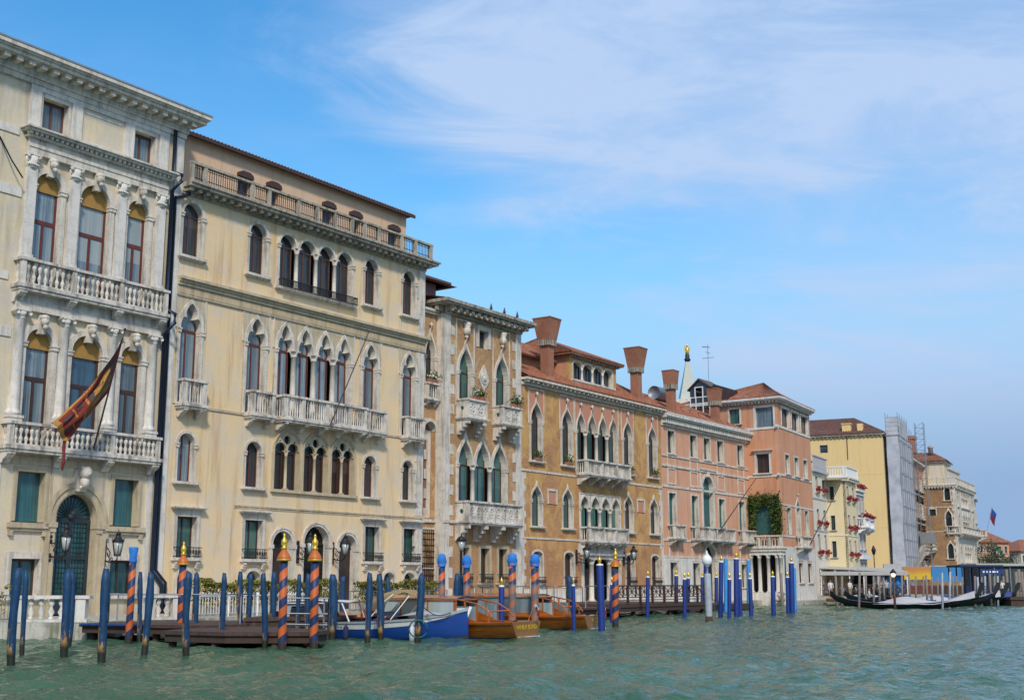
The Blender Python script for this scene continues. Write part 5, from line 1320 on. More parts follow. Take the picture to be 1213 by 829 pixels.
# glazed roof cabin over the left end of F
t = thing('roof_cabin', 'small glazed gabled roof cabin with white frames, left of the terracotta roof', 'cabin'); t.matrix_world = FS @ T(-7.2, -.6, 18.3)
m = MB(); m.plate([(-1.2, 0), (-1.2, 1.7), (-.2, 2.5), (.9, 1.8), (.9, 0)], [[(-.6, .9), (-.6, 1.75), (.1, 1.75), (.1, .9)]], 0, .12); m.box(-1.2, -1.1, .12, 2.5, 0, 1.7); m.box(.8, .9, .12, 2.5, 0, 1.75); m.build('wall', 'dark_glass', t, I4)
m = MB(); ring(m, shift(p_rect(.7, .85), -.25, .9), offs(shift(p_rect(.7, .85), -.25, .9), .09), -.06, .02)
for z in (0.0, .8): m.box(-1.25, .95, -.05, .02, z, z + .08)
for x in (-1.2, -.62, .12, .82): m.box(x, x + .08, -.07, .02, -.8, .95)
m.build('white_frame', 'white_paint', t, I4)
m = MB(); m.plate([(-1.4, 1.6), (-.2, 2.65), (1.1, 1.75), (1.1, 1.65), (-.2, 2.5), (-1.4, 1.5)], (), -.2, 2.6); m.build('roof', 'copper_brown', t, I4)
m = MB(); m.box(.9, 2.6, .1, 2.4, .2, 1.5); m.plate([(.9, 1.5), (1.2, 2.0), (2.6, 1.5)], (), .1, 2.4); m.build('side_shed', 'dark_wood', t, I4)
m = MB(); m.tube([(0, 0, 0), (0, 0, 3.9)], .03, 5); m.tube([(-.6, 0, 3.75), (.2, 0, 3.6)], .04, 4); m.tube([(-.6, 0, 2.6), (.6, 0, 2.6)], .025, 4); m.tube([(0, -.5, 3.1), (0, .5, 3.1)], .025, 4)
tag(m.build('roof_antenna', 'grey_metal', None, FS @ T(-6.9, .4, 20.4)), 'thin grey television antenna mast standing above the glazed roof cabin', 'antenna')
# ivy round the loggia window of F
r = random.Random(3); m = MB()
for i in range(3400):
    q = r.random()
    if q < .36: x, z = r.uniform(-3.2, -2.35), r.uniform(6.3, 9.4) 
    elif q < .72: x, z = r.uniform(-.85, .15), r.uniform(6.3, 9.0)
    else: x, z = r.uniform(-3.2, -.1), r.uniform(8.8, 9.75 - .35 * max(0, r.uniform(-3, 0)) * 0)
    sp = .32 if r.random() < .22 else .08
    m.leaf((x + r.gauss(0, sp), -.06 - abs(r.gauss(0, .2)), z + r.gauss(0, sp * 1.3)), r.uniform(.07, .16), r)
tag(m.build('ivy', 'ivy_leaves', None, FS), 'thick green ivy framing the shuttered window above the columned porch', 'ivy')
m = MB(); m.tube([(0, 0, 0), (3.2, -2.2, 5.6)], [.05, .03], 6)
tag(m.build('bare_flagpole', 'dark_wood', None, FF @ T(6.6, -.7, 5.6)), 'bare flagpole leaning from the balcony at the right end of the terracotta palace', 'flagpole')

# ================================================================ further right: hotels, scaffolded front, corner palace
def simple(name, label, cat, x, y, ang): return Building(name, label, cat, frame(x, y, ang))
# G1 cream hotel front
g0 = FF @ Vector((10.6, 0, 0))
GA = simple('hotel', 'narrow cream hotel front with red window boxes, next to the terracotta palace', 'hotel', g0.x, g0.y, 28)
fg = Face(GA, GA.F, 0.0, 5.65, -.6, 12.9, 'pale_plaster', .3)
for u in (1.6, 4.2):
    for z, h in ((10.75, 1.55), (7.5, 1.6), (4.65, 2.0)): GA.window(fg, u, z, kind='rect', w=.85, h=h, t=.08, proj=.03, rev=.25, gmat='blue_shutter', frames='', sill=.08)
    GA.window(fg, u, 1.0, kind='rect', w=.9, h=2.3, t=.08, proj=.03, rev=.25, gmat='dark_glass', frames='', sill=0)
fg.build()
m = MB(); m.box(0, 5.6, -.3, .1, 12.7, 12.95); m.box(0, 5.2, -.06, .1, 10.05, 10.2); m.box(0, 5.2, -.06, .1, 6.95, 7.1); m.box(0, 5.2, -.2, -.12, 13.0, 13.2); 
GA.part('cornice', m, 'grey_plaster', GA.F)
m = MB(); m.box(0, 5.15, -.25, -.05, 12.95, 13.05); m.box(0, 5.6, -.25, -.05, 14.2, 14.32)
for i in range(22): m.box(.05 + i * .24, .12 + i * .24, -.2, -.1, 13.05, 14.2)
GA.part('roof_railing', m, 'grey_plaster', GA.F); body(GA, GA.F, 0, 5.15, 10, -.6, 12.9, 'pale_plaster')
m = MB(); m.box(0, 5.15, 0, 10, 12.7, 12.9); GA.part('roof', m, 'dirty_stone', GA.F)
# G2 yellow hotel with its side wall turned to the canal
g1 = GA.F @ Vector((5.67, 0, 0)); Fgs = frame(g1.x, g1.y, 118); g2 = Fgs @ Vector((1.85, 0, 0))
GB = simple('hotel', 'pale yellow hotel block with a balustraded roof terrace and red window boxes', 'hotel', g2.x, g2.y, 28)
s = Face(GB, Fgs, -4.0, 1.85, -.6, 12.3, 'pale_yellow_plaster', .25)
for z, h in ((10.2, 1.35), (7.2, 1.45), (4.5, 1.6)): GB.window(s, .5, z, kind='rect', w=.42, h=h, t=.06, proj=.03, rev=.22, gmat='dark_shutter', frames='', sill=.06)
s.build()
s = Face(GB, GB.F, 0.0, 4.85, -.6, 12.3, 'pale_yellow_plaster', .25)
for u in (.95, 3.3):
    for z, h in ((10.1, 1.5), (7.15, 1.55), (4.5, 1.7)): GB.window(s, u, z, kind='rect', w=.8, h=h, t=.08, proj=.03, rev=.22, gmat='blue_shutter', frames='', sill=.08)
s.build()
m = MB(); m.box(-4, 2.1, -.3, .1, 12.1, 12.35); m.box(-4, 2.2, -.42, .1, 12.35, 12.5); m.box(-4, 1.86, -.05, .1, 6.6, 6.75); GB.part('side_cornice', m, 'pale_plaster', Fgs)
m = MB(); m.box(.4, 5.2, -.3, .1, 12.103, 12.353); m.box(.5, 5.3, -.42, .1, 12.353, 12.503); m.box(0, 4.85, -.05, .1, 6.603, 6.753); GB.part('cornice', m, 'pale_plaster', GB.F)
for F_, a, c in ((Fgs, -2.5, 1.95), (GB.F, .15, 4.9)):
    m = MB(); m.box(a, c, -.28, -.06, 12.5, 12.65); m.box(a, c, -.28, -.06, 13.45, 13.58)
    k = int((c - a) / .26); bl = baluster_mb(.8)
    for i in range(k): m.box(a + .1 + i * (c - a) / k - .05, a + .1 + i * (c - a) / k + .05, -.22, -.12, 12.65, 13.45)
    m.box(c - .2, c, -.3, -.04, 12.5, 13.6)
    GB.part('roof_balustrade', m, 'white_paint', F_)
m = MB(); m.box(0, 4.85, 0, 8, 12.1, 12.3); m.box(-1.8, 4.85, 0.2, 8, 12.09, 12.29); GB.part('roof', m, 'dirty_stone', GB.F)
m = MB(); m.box(-.4, 3.2, 3, 6, 12.3, 14.2); m.box(-.6, 3.4, 2.8, 6.2, 14.2, 14.8); GB.part('roof_pavilion', m, 'pale_plaster', GB.F); body(GB, GB.F, -1.5, 4.85, 9, -.6, 12.2, 'pale_yellow_plaster', left=False)
# G3 narrow grey house with flowered balconies
g3 = GB.F @ Vector((4.87, 0, 0))
GC = simple('house', 'slim grey house with flowering balconies beside the big yellow wall', 'house', g3.x, g3.y, 28)
s = Face(GC, GC.F, 0, 3.6, -.6, 11.6, 'grey_plaster', .25)
for z in (9.0, 5.4, 2.4):
    for u in (1.0, 2.7): GC.window(s, u, z, kind='rect', w=.75, h=1.7, t=.1, proj=.03, rev=.22, gmat='blue_shutter', frames='', sill=.06)
s.build(); body(GC, GC.F, 0, 3.6, 8, -.6, 11.5, 'grey_plaster')
m = MB(); m.box(0, 3.9, -.25, 8, 11.4, 11.6); m.box(0, 3.8, -.15, .1, 11.0, 11.1); m.box(.02, 3.85, -.4, .1, 4.4, 4.8); GC.part('cornice', m, 'white_paint', GC.F)
balcony(GC, GC.F, .05, 2.2, 7.7, .95, .8, 'slim', .2, corbels=2, corb_h=.5, slab=.15, smat='white_paint'); balcony(GC, GC.F, 2.4, 4.6, 7.6, .95, .8, 'slim', .2, corbels=2, corb_h=.5, slab=.15, smat='white_paint')
gp = 'red window boxes on the hotels'
words = {GA: 'cream hotel', GB: 'pale yellow hotel block'}
sd = 40
for b_, us_ in ((GA, (1.6, 4.2)), (GB, (.95, 3.3))):
    for j, z in enumerate((10.1 if b_ is GB else 10.75, 7.15 if b_ is GB else 7.5, 4.5 if b_ is GB else 4.65)):
        for i, u in enumerate(us_):
            sd += 1; lv = ('top', 'middle', 'lowest')[j]; side = ('left', 'right')[i]
            plant_pot(b_.F, u, -.16, z - .05, 60, 'red flower box at the %s %s window of the %s' % (lv, side, words[b_]), gp, 'flower_red', .9, sd, .3)
for i, (u, z, l) in enumerate(((1.1, 8.55, 'red flowers along the left upper balcony of the slim grey house'), (3.5, 8.45, 'red flowers along the right upper balcony of the slim grey house'), (2.0, 11.6, 'dark red flowers on the roof edge of the slim grey house'))):
    plant_pot(GC.F, u, -.7 if i < 2 else -.1, z, 130, l, gp, 'flower_red', 1.9 if i < 2 else 2.6, 70 + i, .3)

# H: big butter-yellow side wall, its front wrapped in scaffold sheeting
HF = frame(45.6, 150, 25.3); HS = frame(45.6, 150, 115.3)
H = Building('apartment_block', 'large plain butter-yellow side wall of a tall block under a dark tiled roof', 'building', HF)
s = Face(H, HS, -24, 0, -.6, 20.0, 'butter_plaster', .3); H.window(s, -7.2, 18.0, kind='rect', w=.95, h=.95, t=.05, proj=.02, rev=.25, gmat='dark_glass', frames='', sill=0); s.build()
m = MB(); m.box(-24, .35, -.35, .1, 19.95, 20.15); dentils(m, -23.8, -.1, .5, .2, -.25, 0, 19.75, 19.95); H.part('eaves', m, 'dirty_stone', HS)
m = MB(); c0 = (.4, -.4, 20.15); 
tile_roof(m, (-24, -.4, 20.15), (.4, -.4, 20.15), (-4.4, 6, 22.9), (-24, 6, 22.9), rows=5, pitch=.35); m._add([(.4, -.4, 20.1), (.4, 18, 20.1), (-4.4, 6, 22.9)], [(0, 1, 2)]); H.part('roof', m, 'dark_roof_tiles', HS)
m = MB(); m.box(-4.95, -3.9, .6, 1.4, 20.5, 21.5); m.box(-3.1, -2.45, .6, 1.4, 20.5, 21.5); m.box(-5.05, -3.8, .5, 1.5, 21.5, 21.62); H.part('chimney', m, 'butter_plaster', HS)
m = MB(); m.box(0, .3, .3, 18.6, -.5, 20.0) ; H.part('front_wall', m, 'ivory_plaster', HS) if False else None
m = MB(); m.box(0.003, 18.5, 0.02, .3, -.6, 20.0); m.box(18.2, 18.5, .3, 12, -.6, 20.0); H.part('front_wall', m, 'ivory_plaster', HF)
m = MB(); m.tube([(-4.3, -.06, 17.0), (-4.3, -.06, 19.9)], .05, 5); H.part('downpipe', m, 'dark_wood', HS)
m = MB(); m.box(-24, -.02, -.02, .02, 15.1, 15.16); m.box(-24, -.02, -.02, .02, 8.6, 8.66); H.part('wall_bands', m, 'butter_plaster', HS)
t = thing('scaffold', 'tall scaffold wrapped in pale grey sheeting on the front of the big yellow block', 'scaffold'); t.matrix_world = HF @ T(.25, -1.9, 0)
m = MB()
def sheet_pt(u, z): return (u, .0 + .03 * math.sin(u * 1.6 + z * .12) + .015 * math.sin(z * .9), z)
m.grid([[sheet_pt(i * .45, 2.6 + j * .9) for i in range(27)] for j in range(20)])
m.grid([[(0.0 + .05 * math.sin(z_), .02 + k_ * .5, z_) for k_ in range(4)] for z_ in [2.6 + j * .9 for j in range(20)]])
m.build('grey_sheeting', 'mesh_cloth', t, I4)
m = MB()
for j in range(9): m.tube([(-.05, -.09, 3.2 + 2.0 * j), (11.8, -.09, 3.2 + 2.0 * j)], .03, 4)
for i in range(7): m.tube([(.05 + i * 1.95, -.1, .5), (.05 + i * 1.95, -.1, 20.0)], .03, 4)
m.build('outer_tubes', 'grey_metal', t, I4)
m = MB()
for x in [i * 2.0 for i in range(7)]:
    for y in (.05, 1.5): m.tube([(x, y, .4), (x, y, 22.6 if x < 9 else 21.6)], .035, 4)
for z in [19.8 + .55 * i for i in range(5)]: m.tube([(0, .0, z), (8, .0, z)], .03, 4); m.tube([(0, 0, z), (0, 1.5, z)], .03, 4); m.tube([(0, 1.5, z), (8, 1.5, z)], .03, 4)
m.build('scaffold_tubes', 'grey_metal', t, I4)
m = MB(); 
for z in (19.9, 21.0): m.box(0, 8, .1, 1.4, z, z + .05)
m.build('work_deck', 'grey_timber', t, I4)
m = MB(); m.grid([[(i * .5, -.02, 19.8 + j * .45) for i in range(17)] for j in range(6)]); m.grid([[(-.01, .02 + k_ * .5, 19.8 + j * .45) for k_ in range(4)] for j in range(6)]); m.build('upper_netting', 'mesh_cloth', t, I4)
# windows of the scaffolded front further right
s = Face(H, HF @ T(0, -.35, 0), 12.3, 18.5, -.5, 18.8, 'grey_plaster', .3)
for u in (13.6, 16.5):
    for z in (15.6, 11.6, 7.4): H.window(s, u, z, kind='rect', w=1.0, h=1.9, t=.12, proj=.04, rev=.25, gmat='dark_shutter', frames='', sill=.1, iron=.7)
s.build()
# J: rose house behind scaffold tower
j0 = HF @ Vector((19.17, 0, 0)); JF = frame(j0.x, j0.y, 25.3)
J = Building('house', 'rose plastered house with brick chimneys behind a narrow scaffold tower', 'house', JF)
s = Face(J, JF, 0, 18.2, -.6, 19.2, 'rose_plaster', .3)
for u in (2.2, 6, 10, 14.0, 17.6):
    for z in (15.2, 11.2, 7.0, 3.0): J.window(s, u, z, kind='rect', w=1.1, h=2.0, t=.14, proj=.05, rev=.25, gmat='dark_shutter', frames='', sill=.1)
s.build(); body(J, JF, 0, 19.6, 12, -.6, 19.2, 'rose_plaster')
m = MB(); tile_roof(m, (-.1, -.5, 19.25), (19.7, -.5, 19.25), (19.7, 5, 21.6), (-.1, 5, 21.6), rows=4, pitch=.35); m.box(0, 19.6, 5, 12, 19.1, 21.4); J.part('roof', m, 'roof_tiles', JF)
m = MB(); m.box(0, 18.2, -.5, .1, 18.95, 19.2); m.box(0, 19.6, -.06, .1, 14.4, 14.55); m.box(0, 19.6, -.06, .1, 10.3, 10.45); J.part('stone_bands', m, 'istrian_stone', JF)
for u, y, z in ((15.0, 1.0, 23.4), (5.0, 1.2, 22.0)):
    m = MB(); m.box(u - .8, u + .8, y - .6, y + .6, 19.3, z); m.box(u - .95, u + .95, y - .75, y + .75, z - .5, z); m.box(u - .95, u + .95, y - .75, y + .75, z - 2.6, z - 2.3); J.part('chimney', m, 'chimney_brick', JF)
balcony(J, JF, 15.2, 19.2, 6.8, 1.0, 1.4, 'slim', .3, corbels=3, corb_h=.7, slab=.2)
t = thing('scaffold_tower', 'slim grey scaffold lift tower rising above the roof of the rose house', 'scaffold'); t.matrix_world = JF @ T(8.6, -1.6, 0)
m = MB()
for x in (0, 1.3):
    for y in (0, 1.2): m.tube([(x, y, .3), (x, y, 24.6)], .04, 4)
for i in range(30):
    z = .6 + i * .8; m.tube([(0, 0, z), (1.3, 0, z)], .03, 4); m.tube([(0, 0, z), (0, 1.2, z)], .03, 4); m.tube([(0, 0, z), (1.3, 0, z + .8)], .025, 4); m.tube([(0, 1.2, z), (0, 0, z + .8)], .025, 4)
m.build('lattice_mast', 'steel_rail', t, I4)
m = MB(); m.box(-.3, 1.6, -.6, 1.3, 7.4, 9.0); m.box(-.4, 1.7, -.7, 1.4, 6.9, 7.1); m.build('lift_cage', 'grey_metal', t, I4)
# raised walkway between the two houses
m = MB(); m.plate([(0, 3.8), (12, 6.2), (12, 6.9), (0, 4.5)], (), -2.0, -1.5); m.plate([(0, 3.4), (12, 5.9), (12, 6.1), (0, 3.6)], (), -2.2, -1.3)
tag(m.build('covered_chute', 'dirty_stone', None, HF @ T(6.5, 0, 0)), 'dark sloping covered passage at the foot of the grey scaffold sheeting', 'passage')

# I: brown brick corner palace
i1 = JF @ Vector((18.22, 0, 0)); IS = frame(i1.x, i1.y, 115.3); i2 = IS @ Vector((4.35, 0, 0)); IF = frame(i2.x, i2.y, 28.9)
K = Building('palace', 'brown brick gothic palace with white corner stones, farthest of the large palaces', 'palace', IF)
s = Face(K, IS, -4, 4.35, -.6, 16.2, 'brown_brick', .3)
K.window(s, 3.3, 14.0, kind='ogee', w=.78, h=2.1, rise=.8, t=.16, proj=.06, rev=.25, gmat='dark_glass', frames='', sill=.1)
K.window(s, 3.3, 9.6, kind='ogee', w=.85, h=3.0, rise=1.0, t=.18, proj=.06, rev=.25, gmat='dark_glass', frames='', sill=.1)
K.window(s, 3.3, 5.5, kind='ogee', w=.8, h=2.35, rise=.8, t=.16, proj=.06, rev=.25, gmat='dark_glass', frames='', sill=.1)
K.window(s, 1.1, 11.85, kind='rect', w=.85, h=.9, t=.16, proj=.04, rev=.25, gmat='dark_glass', frames='', sill=0)
s.build()
s = Face(K, IF, 0.003, 18.0, -.6, 16.2, 'ivory_plaster', .3)
for z, h in ((13.2, 2.6), (9.3, 3.0), (5.0, 2.6)):
    for u in (2.4, 15.6): K.window(s, u, z, kind='ogee', w=1.1, h=h, rise=.9, t=.2, proj=.06, rev=.28, gmat='dark_glass', frames='', sill=.12)
    K.window(s, 9.0, z, kind='ogee', w=1.15, h=h, rise=.9, n=5, gap=.4, t=.2, proj=.06, rev=.28, gmat='dark_glass', frames='', sill=.12)
s.build()
m = MB(); quoins(m, 4.34, .5, .3, 4.6, 16.1, .45, -1, -.04); m.box(-3, 4.2, -.06, .1, 12.95, 13.1); m.box(-3, 4.2, -.05, .1, 4.3, 4.5); m.box(-3, 2.9, -.04, .1, 9.4, 9.5); K.part('side_corner_stones', m, 'istrian_stone', IS)
m = MB(); quoins(m, .01, .9, .6, 1, 16.1, .45, 1, -.04); K.part('front_corner_stones', m, 'istrian_stone', IF)
m = MB(); m.box(-3.5, 4.5, -.35, .1, 16.0, 16.2); dentils(m, -3.4, 4.2, .4, .18, -.3, 0, 15.8, 16.0); m.box(-3.5, 4.6, -.45, .1, 16.2, 16.35); K.part('side_cornice', m, 'istrian_stone', IS)
m = MB(); m.box(.4, 18.4, -.35, .1, 16.003, 16.203); dentils(m, .2, 18, .4, .18, -.3, 0, 15.8, 16.0); m.box(.5, 18.5, -.45, .1, 16.203, 16.353)
K.part('front_cornice', m, 'istrian_stone', IF)
balcony(K, IF, .0, 17.2, 9.2, 1.05, .9, 'slim', .3, [.12, 3, 6, 9, 12, 15, 17.08], corbels=8, corb_h=.6, slab=.2); balcony(K, IS, 2.9, 5.1, 9.203, 1.05, .3, 'slim', .3, corbels=2, corb_h=.4, slab=.2)
for F_, a, c in ((IS, .8, 4.4), (IF, .1, 18.2)):
    m = MB(); m.box(a, c, -.3, -.1, 16.36, 16.5); m.box(a, c, -.3, -.1, 17.25, 17.4)
    for i in range(int((c - a) / .34)): m.box(a + .1 + i * .34, a + .22 + i * .34, -.25, -.15, 16.5, 17.25)
    K.part('roof_balustrade', m, 'istrian_stone', F_)
m = MB(); m.box(-4, 3.0, 1.0, 8, 16.2, 20.0); K.part('attic_storey', m, 'cream_plaster', IS)
m = MB(); m.box(-4.3, 3.3, .7, 8.3, 19.7, 19.95); K.part('attic_eaves', m, 'istrian_stone', IS)
m = MB(); tile_roof(m, (-5, .4, 20.0), (3.5, .4, 20.0), (1.0, 4.5, 21.6), (-5, 4.5, 21.6), rows=4, pitch=.35); tile_roof(m, (3.5, .4, 20.0), (3.5, 9, 20.0), (1.0, 5, 21.6), (1.0, 4.5, 21.6), rows=3, pitch=.35); K.part('roof', m, 'roof_tiles', IS)
m = MB(); m.box(0, 17.9, .3, 12, 16.0, 16.3); m.box(5, 15, 1.5, 8, 16.3, 19.2); m.box(4.8, 15.2, 1.3, 8.2, 19.0, 19.3); K.part('upper_storey', m, 'istrian_stone', IF)
m = MB(); m.lathe([(.35, 21.3), (.35, 22.1), (.5, 22.2), (.1, 22.6)], 1.0, 3.0, 8); K.part('roof_vent', m, 'dirty_stone', IS)
body(K, IF, 0, 18.0, 12, -.6, 16.1, 'ivory_plaster', left=False)
# K2: rounded stone end building, then flags
k2 = IF @ Vector((18.02, 0, 0)); KF = frame(k2.x, k2.y, 22)
K2 = Building('palace', 'pale stone building just beyond the brown corner palace, with a balcony at its edge', 'palace', KF)
s = Face(K2, KF, 0, 8, -.6, 15.2, 'ivory_plaster', .3)
for u in (1.6, 4.0, 6.4):
    for z in (11.5, 7.8, 3.5): K2.window(s, u, z, kind='round', w=1.1, h=2.3, t=.2, proj=.06, rev=.28, gmat='dark_glass', frames='', sill=.12)
s.build(); body(K2, KF, 0, 8, 10, -.6, 15.2, 'ivory_plaster'); m = MB(); m.box(0, 8.3, -.4, 10, 15.2, 15.5); K2.part('cornice', m, 'istrian_stone', KF)
balcony(K2, KF, 5.6, 7.9, 9.6, 1.0, 1.5, 'slim', .3, corbels=2, corb_h=.7, slab=.25)
balcony(K2, KF, 5.0, 7.9, 5.0, 1.0, 1.2, 'slim', .3, corbels=2, corb_h=.7, slab=.25)
def small_flag(P, dirv, L_, cols, label, w=1.6, h=1.3, droop=.7):
    t = thing('wall_flag', label, 'flag'); t.location = P
    d = Vector(dirv).normalized(); e = d * L_
    m = MB(); m.tube([(0, 0, 0), tuple(e)], .05, 5); m.build('flagpole', 'grey_metal', t, I4)
    for i, c in enumerate(cols):
        m = MB(); rows = []
        for j in range(5):
            row = []
            for k_ in range(9):
                s_ = k_ / 8; v = (i + j / 4) / len(cols)
                p = e * (1 - .5 * v * h / 1.3) + Vector((s_ * w * .5, .12 * math.sin(6 * s_ + 4 * v), -s_ * w * droop - v * .35))
                row.append(tuple(p))
            rows.append(row)
        m.grid(rows); m.build('flag_cloth', c, t, I4)
    return t
pk = KF @ Vector((7.4, -1.4, 10.2)); small_flag(tuple(pk), (.5, -.4, 2.2), 4.2, ['flag_blue', 'flag_red'], 'blue and red flag on a pole above the balcony beyond the brown palace', 1.3, 1.0, .9)
pk = KF @ Vector((6.0, -1.2, 5.6)); small_flag(tuple(pk), (.9, -.5, 1.3), 3.0, ['flag_green', 'flag_white', 'flag_red'], 'small green white and red flag on the low balcony beyond the brown palace', 1.6, 1.2, .9)

# low street floor in front of the right-hand houses
m = MB(); m.prism([(29.5, 121.5), (33.0, 117.5), (52, 140), (66, 168), (85, 205), (140, 330), (120, 330), (60, 200), (44, 152), (36, 132)], -2, .75)
tag(m.build('quay_pavement', 'quay_stone'), kind='structure')
# far bank houses
def far_house(x, y, ang, w, d, h, mat, label, floors, cols, roofm='roof_tiles', rh=3.0):
    Fh = frame(x, y, ang); b_ = Building('far_house', label, 'house', Fh); s_ = Face(b_, Fh, 0, w, -.5, h, mat, .3)
    for i in range(cols):
        for j in range(floors): b_.window(s_, w * (i + .5) / cols, 1.4 + (h - 1.5) * j / floors, kind='rect', w=min(1.3, w / cols * .45), h=(h / floors) * .55, t=.15, proj=.05, rev=.25, gmat='dark_glass', frames='', sill=.1)
    s_.build(); body(b_, Fh, 0, w, d, -.5, h, mat)
    Fq = frame(*(Fh @ Vector((0, d, 0))).xy, ang + 90); s2 = Face(b_, Fq, 0, d - .003, -.5, h, mat, .28)
    for i in range(3):
        for j in range(floors): b_.window(s2, d * (i + .5) / 3, 1.4 + (h - 1.5) * j / floors, kind='rect', w=1.1, h=(h / floors) * .5, t=.12, proj=.05, rev=.22, gmat='dark_glass', frames='', sill=.1)
    s2.build()
    m = MB(); e = .6; a, b2, c_, d_ = (-e, -e, h), (w + e, -e, h), (w + e, d + e, h), (-e, d + e, h); r1, r2 = (d / 2, d / 2, h + rh), (w - d / 2, d / 2, h + rh)
    if w < d: r1, r2 = (w / 2, w / 2, h + rh), (w / 2, d - w / 2, h + rh); m._add([a, b2, r1], [(0, 1, 2)]); m._add([b2, c_, r2, r1], [(0, 1, 2, 3)]); m._add([c_, d_, r2], [(0, 1, 2)]); m._add([d_, a, r1, r2], [(0, 1, 2, 3)])
    else: m._add([a, b2, r2, r1], [(0, 1, 2, 3)]); m._add([b2, c_, r2], [(0, 1, 2)]); m._add([c_, d_, r1, r2], [(0, 1, 2, 3)]); m._add([d_, a, r1], [(0, 1, 2)])
    m.box(-e, w + e, -e, d + e, h - .3, h - .02); b_.part('roof', m, roofm, Fh)
    return b_
far_house(132.5, 352, 60, 13, 16, 13.6, 'terracotta_plaster', 'far salmon house with a brown hipped roof at the bend of the canal', 4, 5, 'roof_tiles', 4.5)
far_house(146, 356, 66, 22, 12, 11.0, 'ivory_plaster', 'far long grey-white house right of the salmon one', 3, 9, 'roof_tiles', 3.5)
far_house(168, 372, 66, 26, 12, 10.0, 'rose_plaster', 'far reddish house at the right edge of the picture', 3, 8, 'roof_tiles', 3.0)
far_house(122, 400, 50, 16, 14, 12.0, 'salmon_plaster', 'far pink house half hidden behind the trees', 3, 5, 'dark_roof_tiles', 4.0)
m = MB(); m.prism([(100, 335), (240, 380), (260, 700), (100, 700)], -2, .8); tag(m.build('far_bank', 'quay_stone'), kind='structure')
# small trees on the far quay
def tree(x, y, h, r_, seed, label):
    t = thing('tree', label, 'tree', (x, y, .7), group='trees on the far quay'); q = random.Random(seed)
    m = MB(); m.tube([(0, 0, 0), (.1, 0, h * .4), (0, .1, h * .8)], [.22, .15, .06], 6)
    for i in range(6):
        a = q.uniform(0, 6.28); m.tube([(.05, 0, h * .4 + i * .3), (math.cos(a) * r_ * .6, math.sin(a) * r_ * .6, h * .55 + i * .35)], [.08, .02], 4)
    m.build('trunk', 'dark_wood', t, I4)
    m = MB(); cl = [(q.gauss(0, r_ * .45), q.gauss(0, r_ * .45), h * q.uniform(.45, .98)) for _ in range(16)]
    for c_ in cl:
        for _ in range(70): m.leaf((c_[0] + q.gauss(0, .5), c_[1] + q.gauss(0, .5), c_[2] + q.gauss(0, .45)), q.uniform(.15, .3), q)
    m.build('crown', 'tree_leaves', t, I4)
tree(76.5, 198, 7.5, 2.2, 1, 'dark green tree just right of the pale stone building, the taller one'); tree(79.5, 202, 5.2, 1.8, 2, 'dark green tree right of the pale stone building, the lower one')
# bell tower far behind the roofs
BT = thing('bell_tower', 'distant green pyramid spire with a gilded angel showing above the roofs', 'tower', (46.6, 320, 0))
m = MB(); m.box(-5.2, 5.2, -5.2, 5.2, -1, 40); m.build('shaft', 'chimney_brick', BT, I4)
m = MB(); m.box(-4.8, 4.8, -4.8, 4.8, 40, 45); m.box(-5.6, 5.6, -5.6, 5.6, 44.6, 45.4); m.box(-4.4, 4.4, -4.4, 4.4, 45.4, 49.0); m.build('belfry', 'istrian_stone', BT, I4)
m = MB(); m.lathe([(2.5, 49.0), (.45, 59.6)], sq=True); m.build('spire', 'copper_green', BT, I4)
m = MB(); m.lathe([(.6, 59.6), (.9, 60.2), (.5, 60.8), (.7, 61.2), (.2, 61.5)], n=8); m.build('spire_ball', 'navy_metal', BT, I4)
m = MB(); m.lathe([(.55, 61.4), (.45, 62.4), (.55, 63.2), (.2, 63.6)], n=8); m.sphere((0, 0, 63.9), .32, 8, 6)
for sx in (-1, 1): m.plate([(sx * .2, 62.3), (sx * .7, 62.7), (sx * .8, 64.1), (sx * .5, 63.6), (sx * .3, 63.2)], (), -.08, .12)
m.build('gilded_angel', 'gold_leaf', BT, I4)

# ================================================================ waterfront of A and B: terrace, balustrades, jetties
def lbl(name, mb, mat, label, cat, M=None, group=None): return tag(mb.build(name, mat, None, M), label, cat, group)
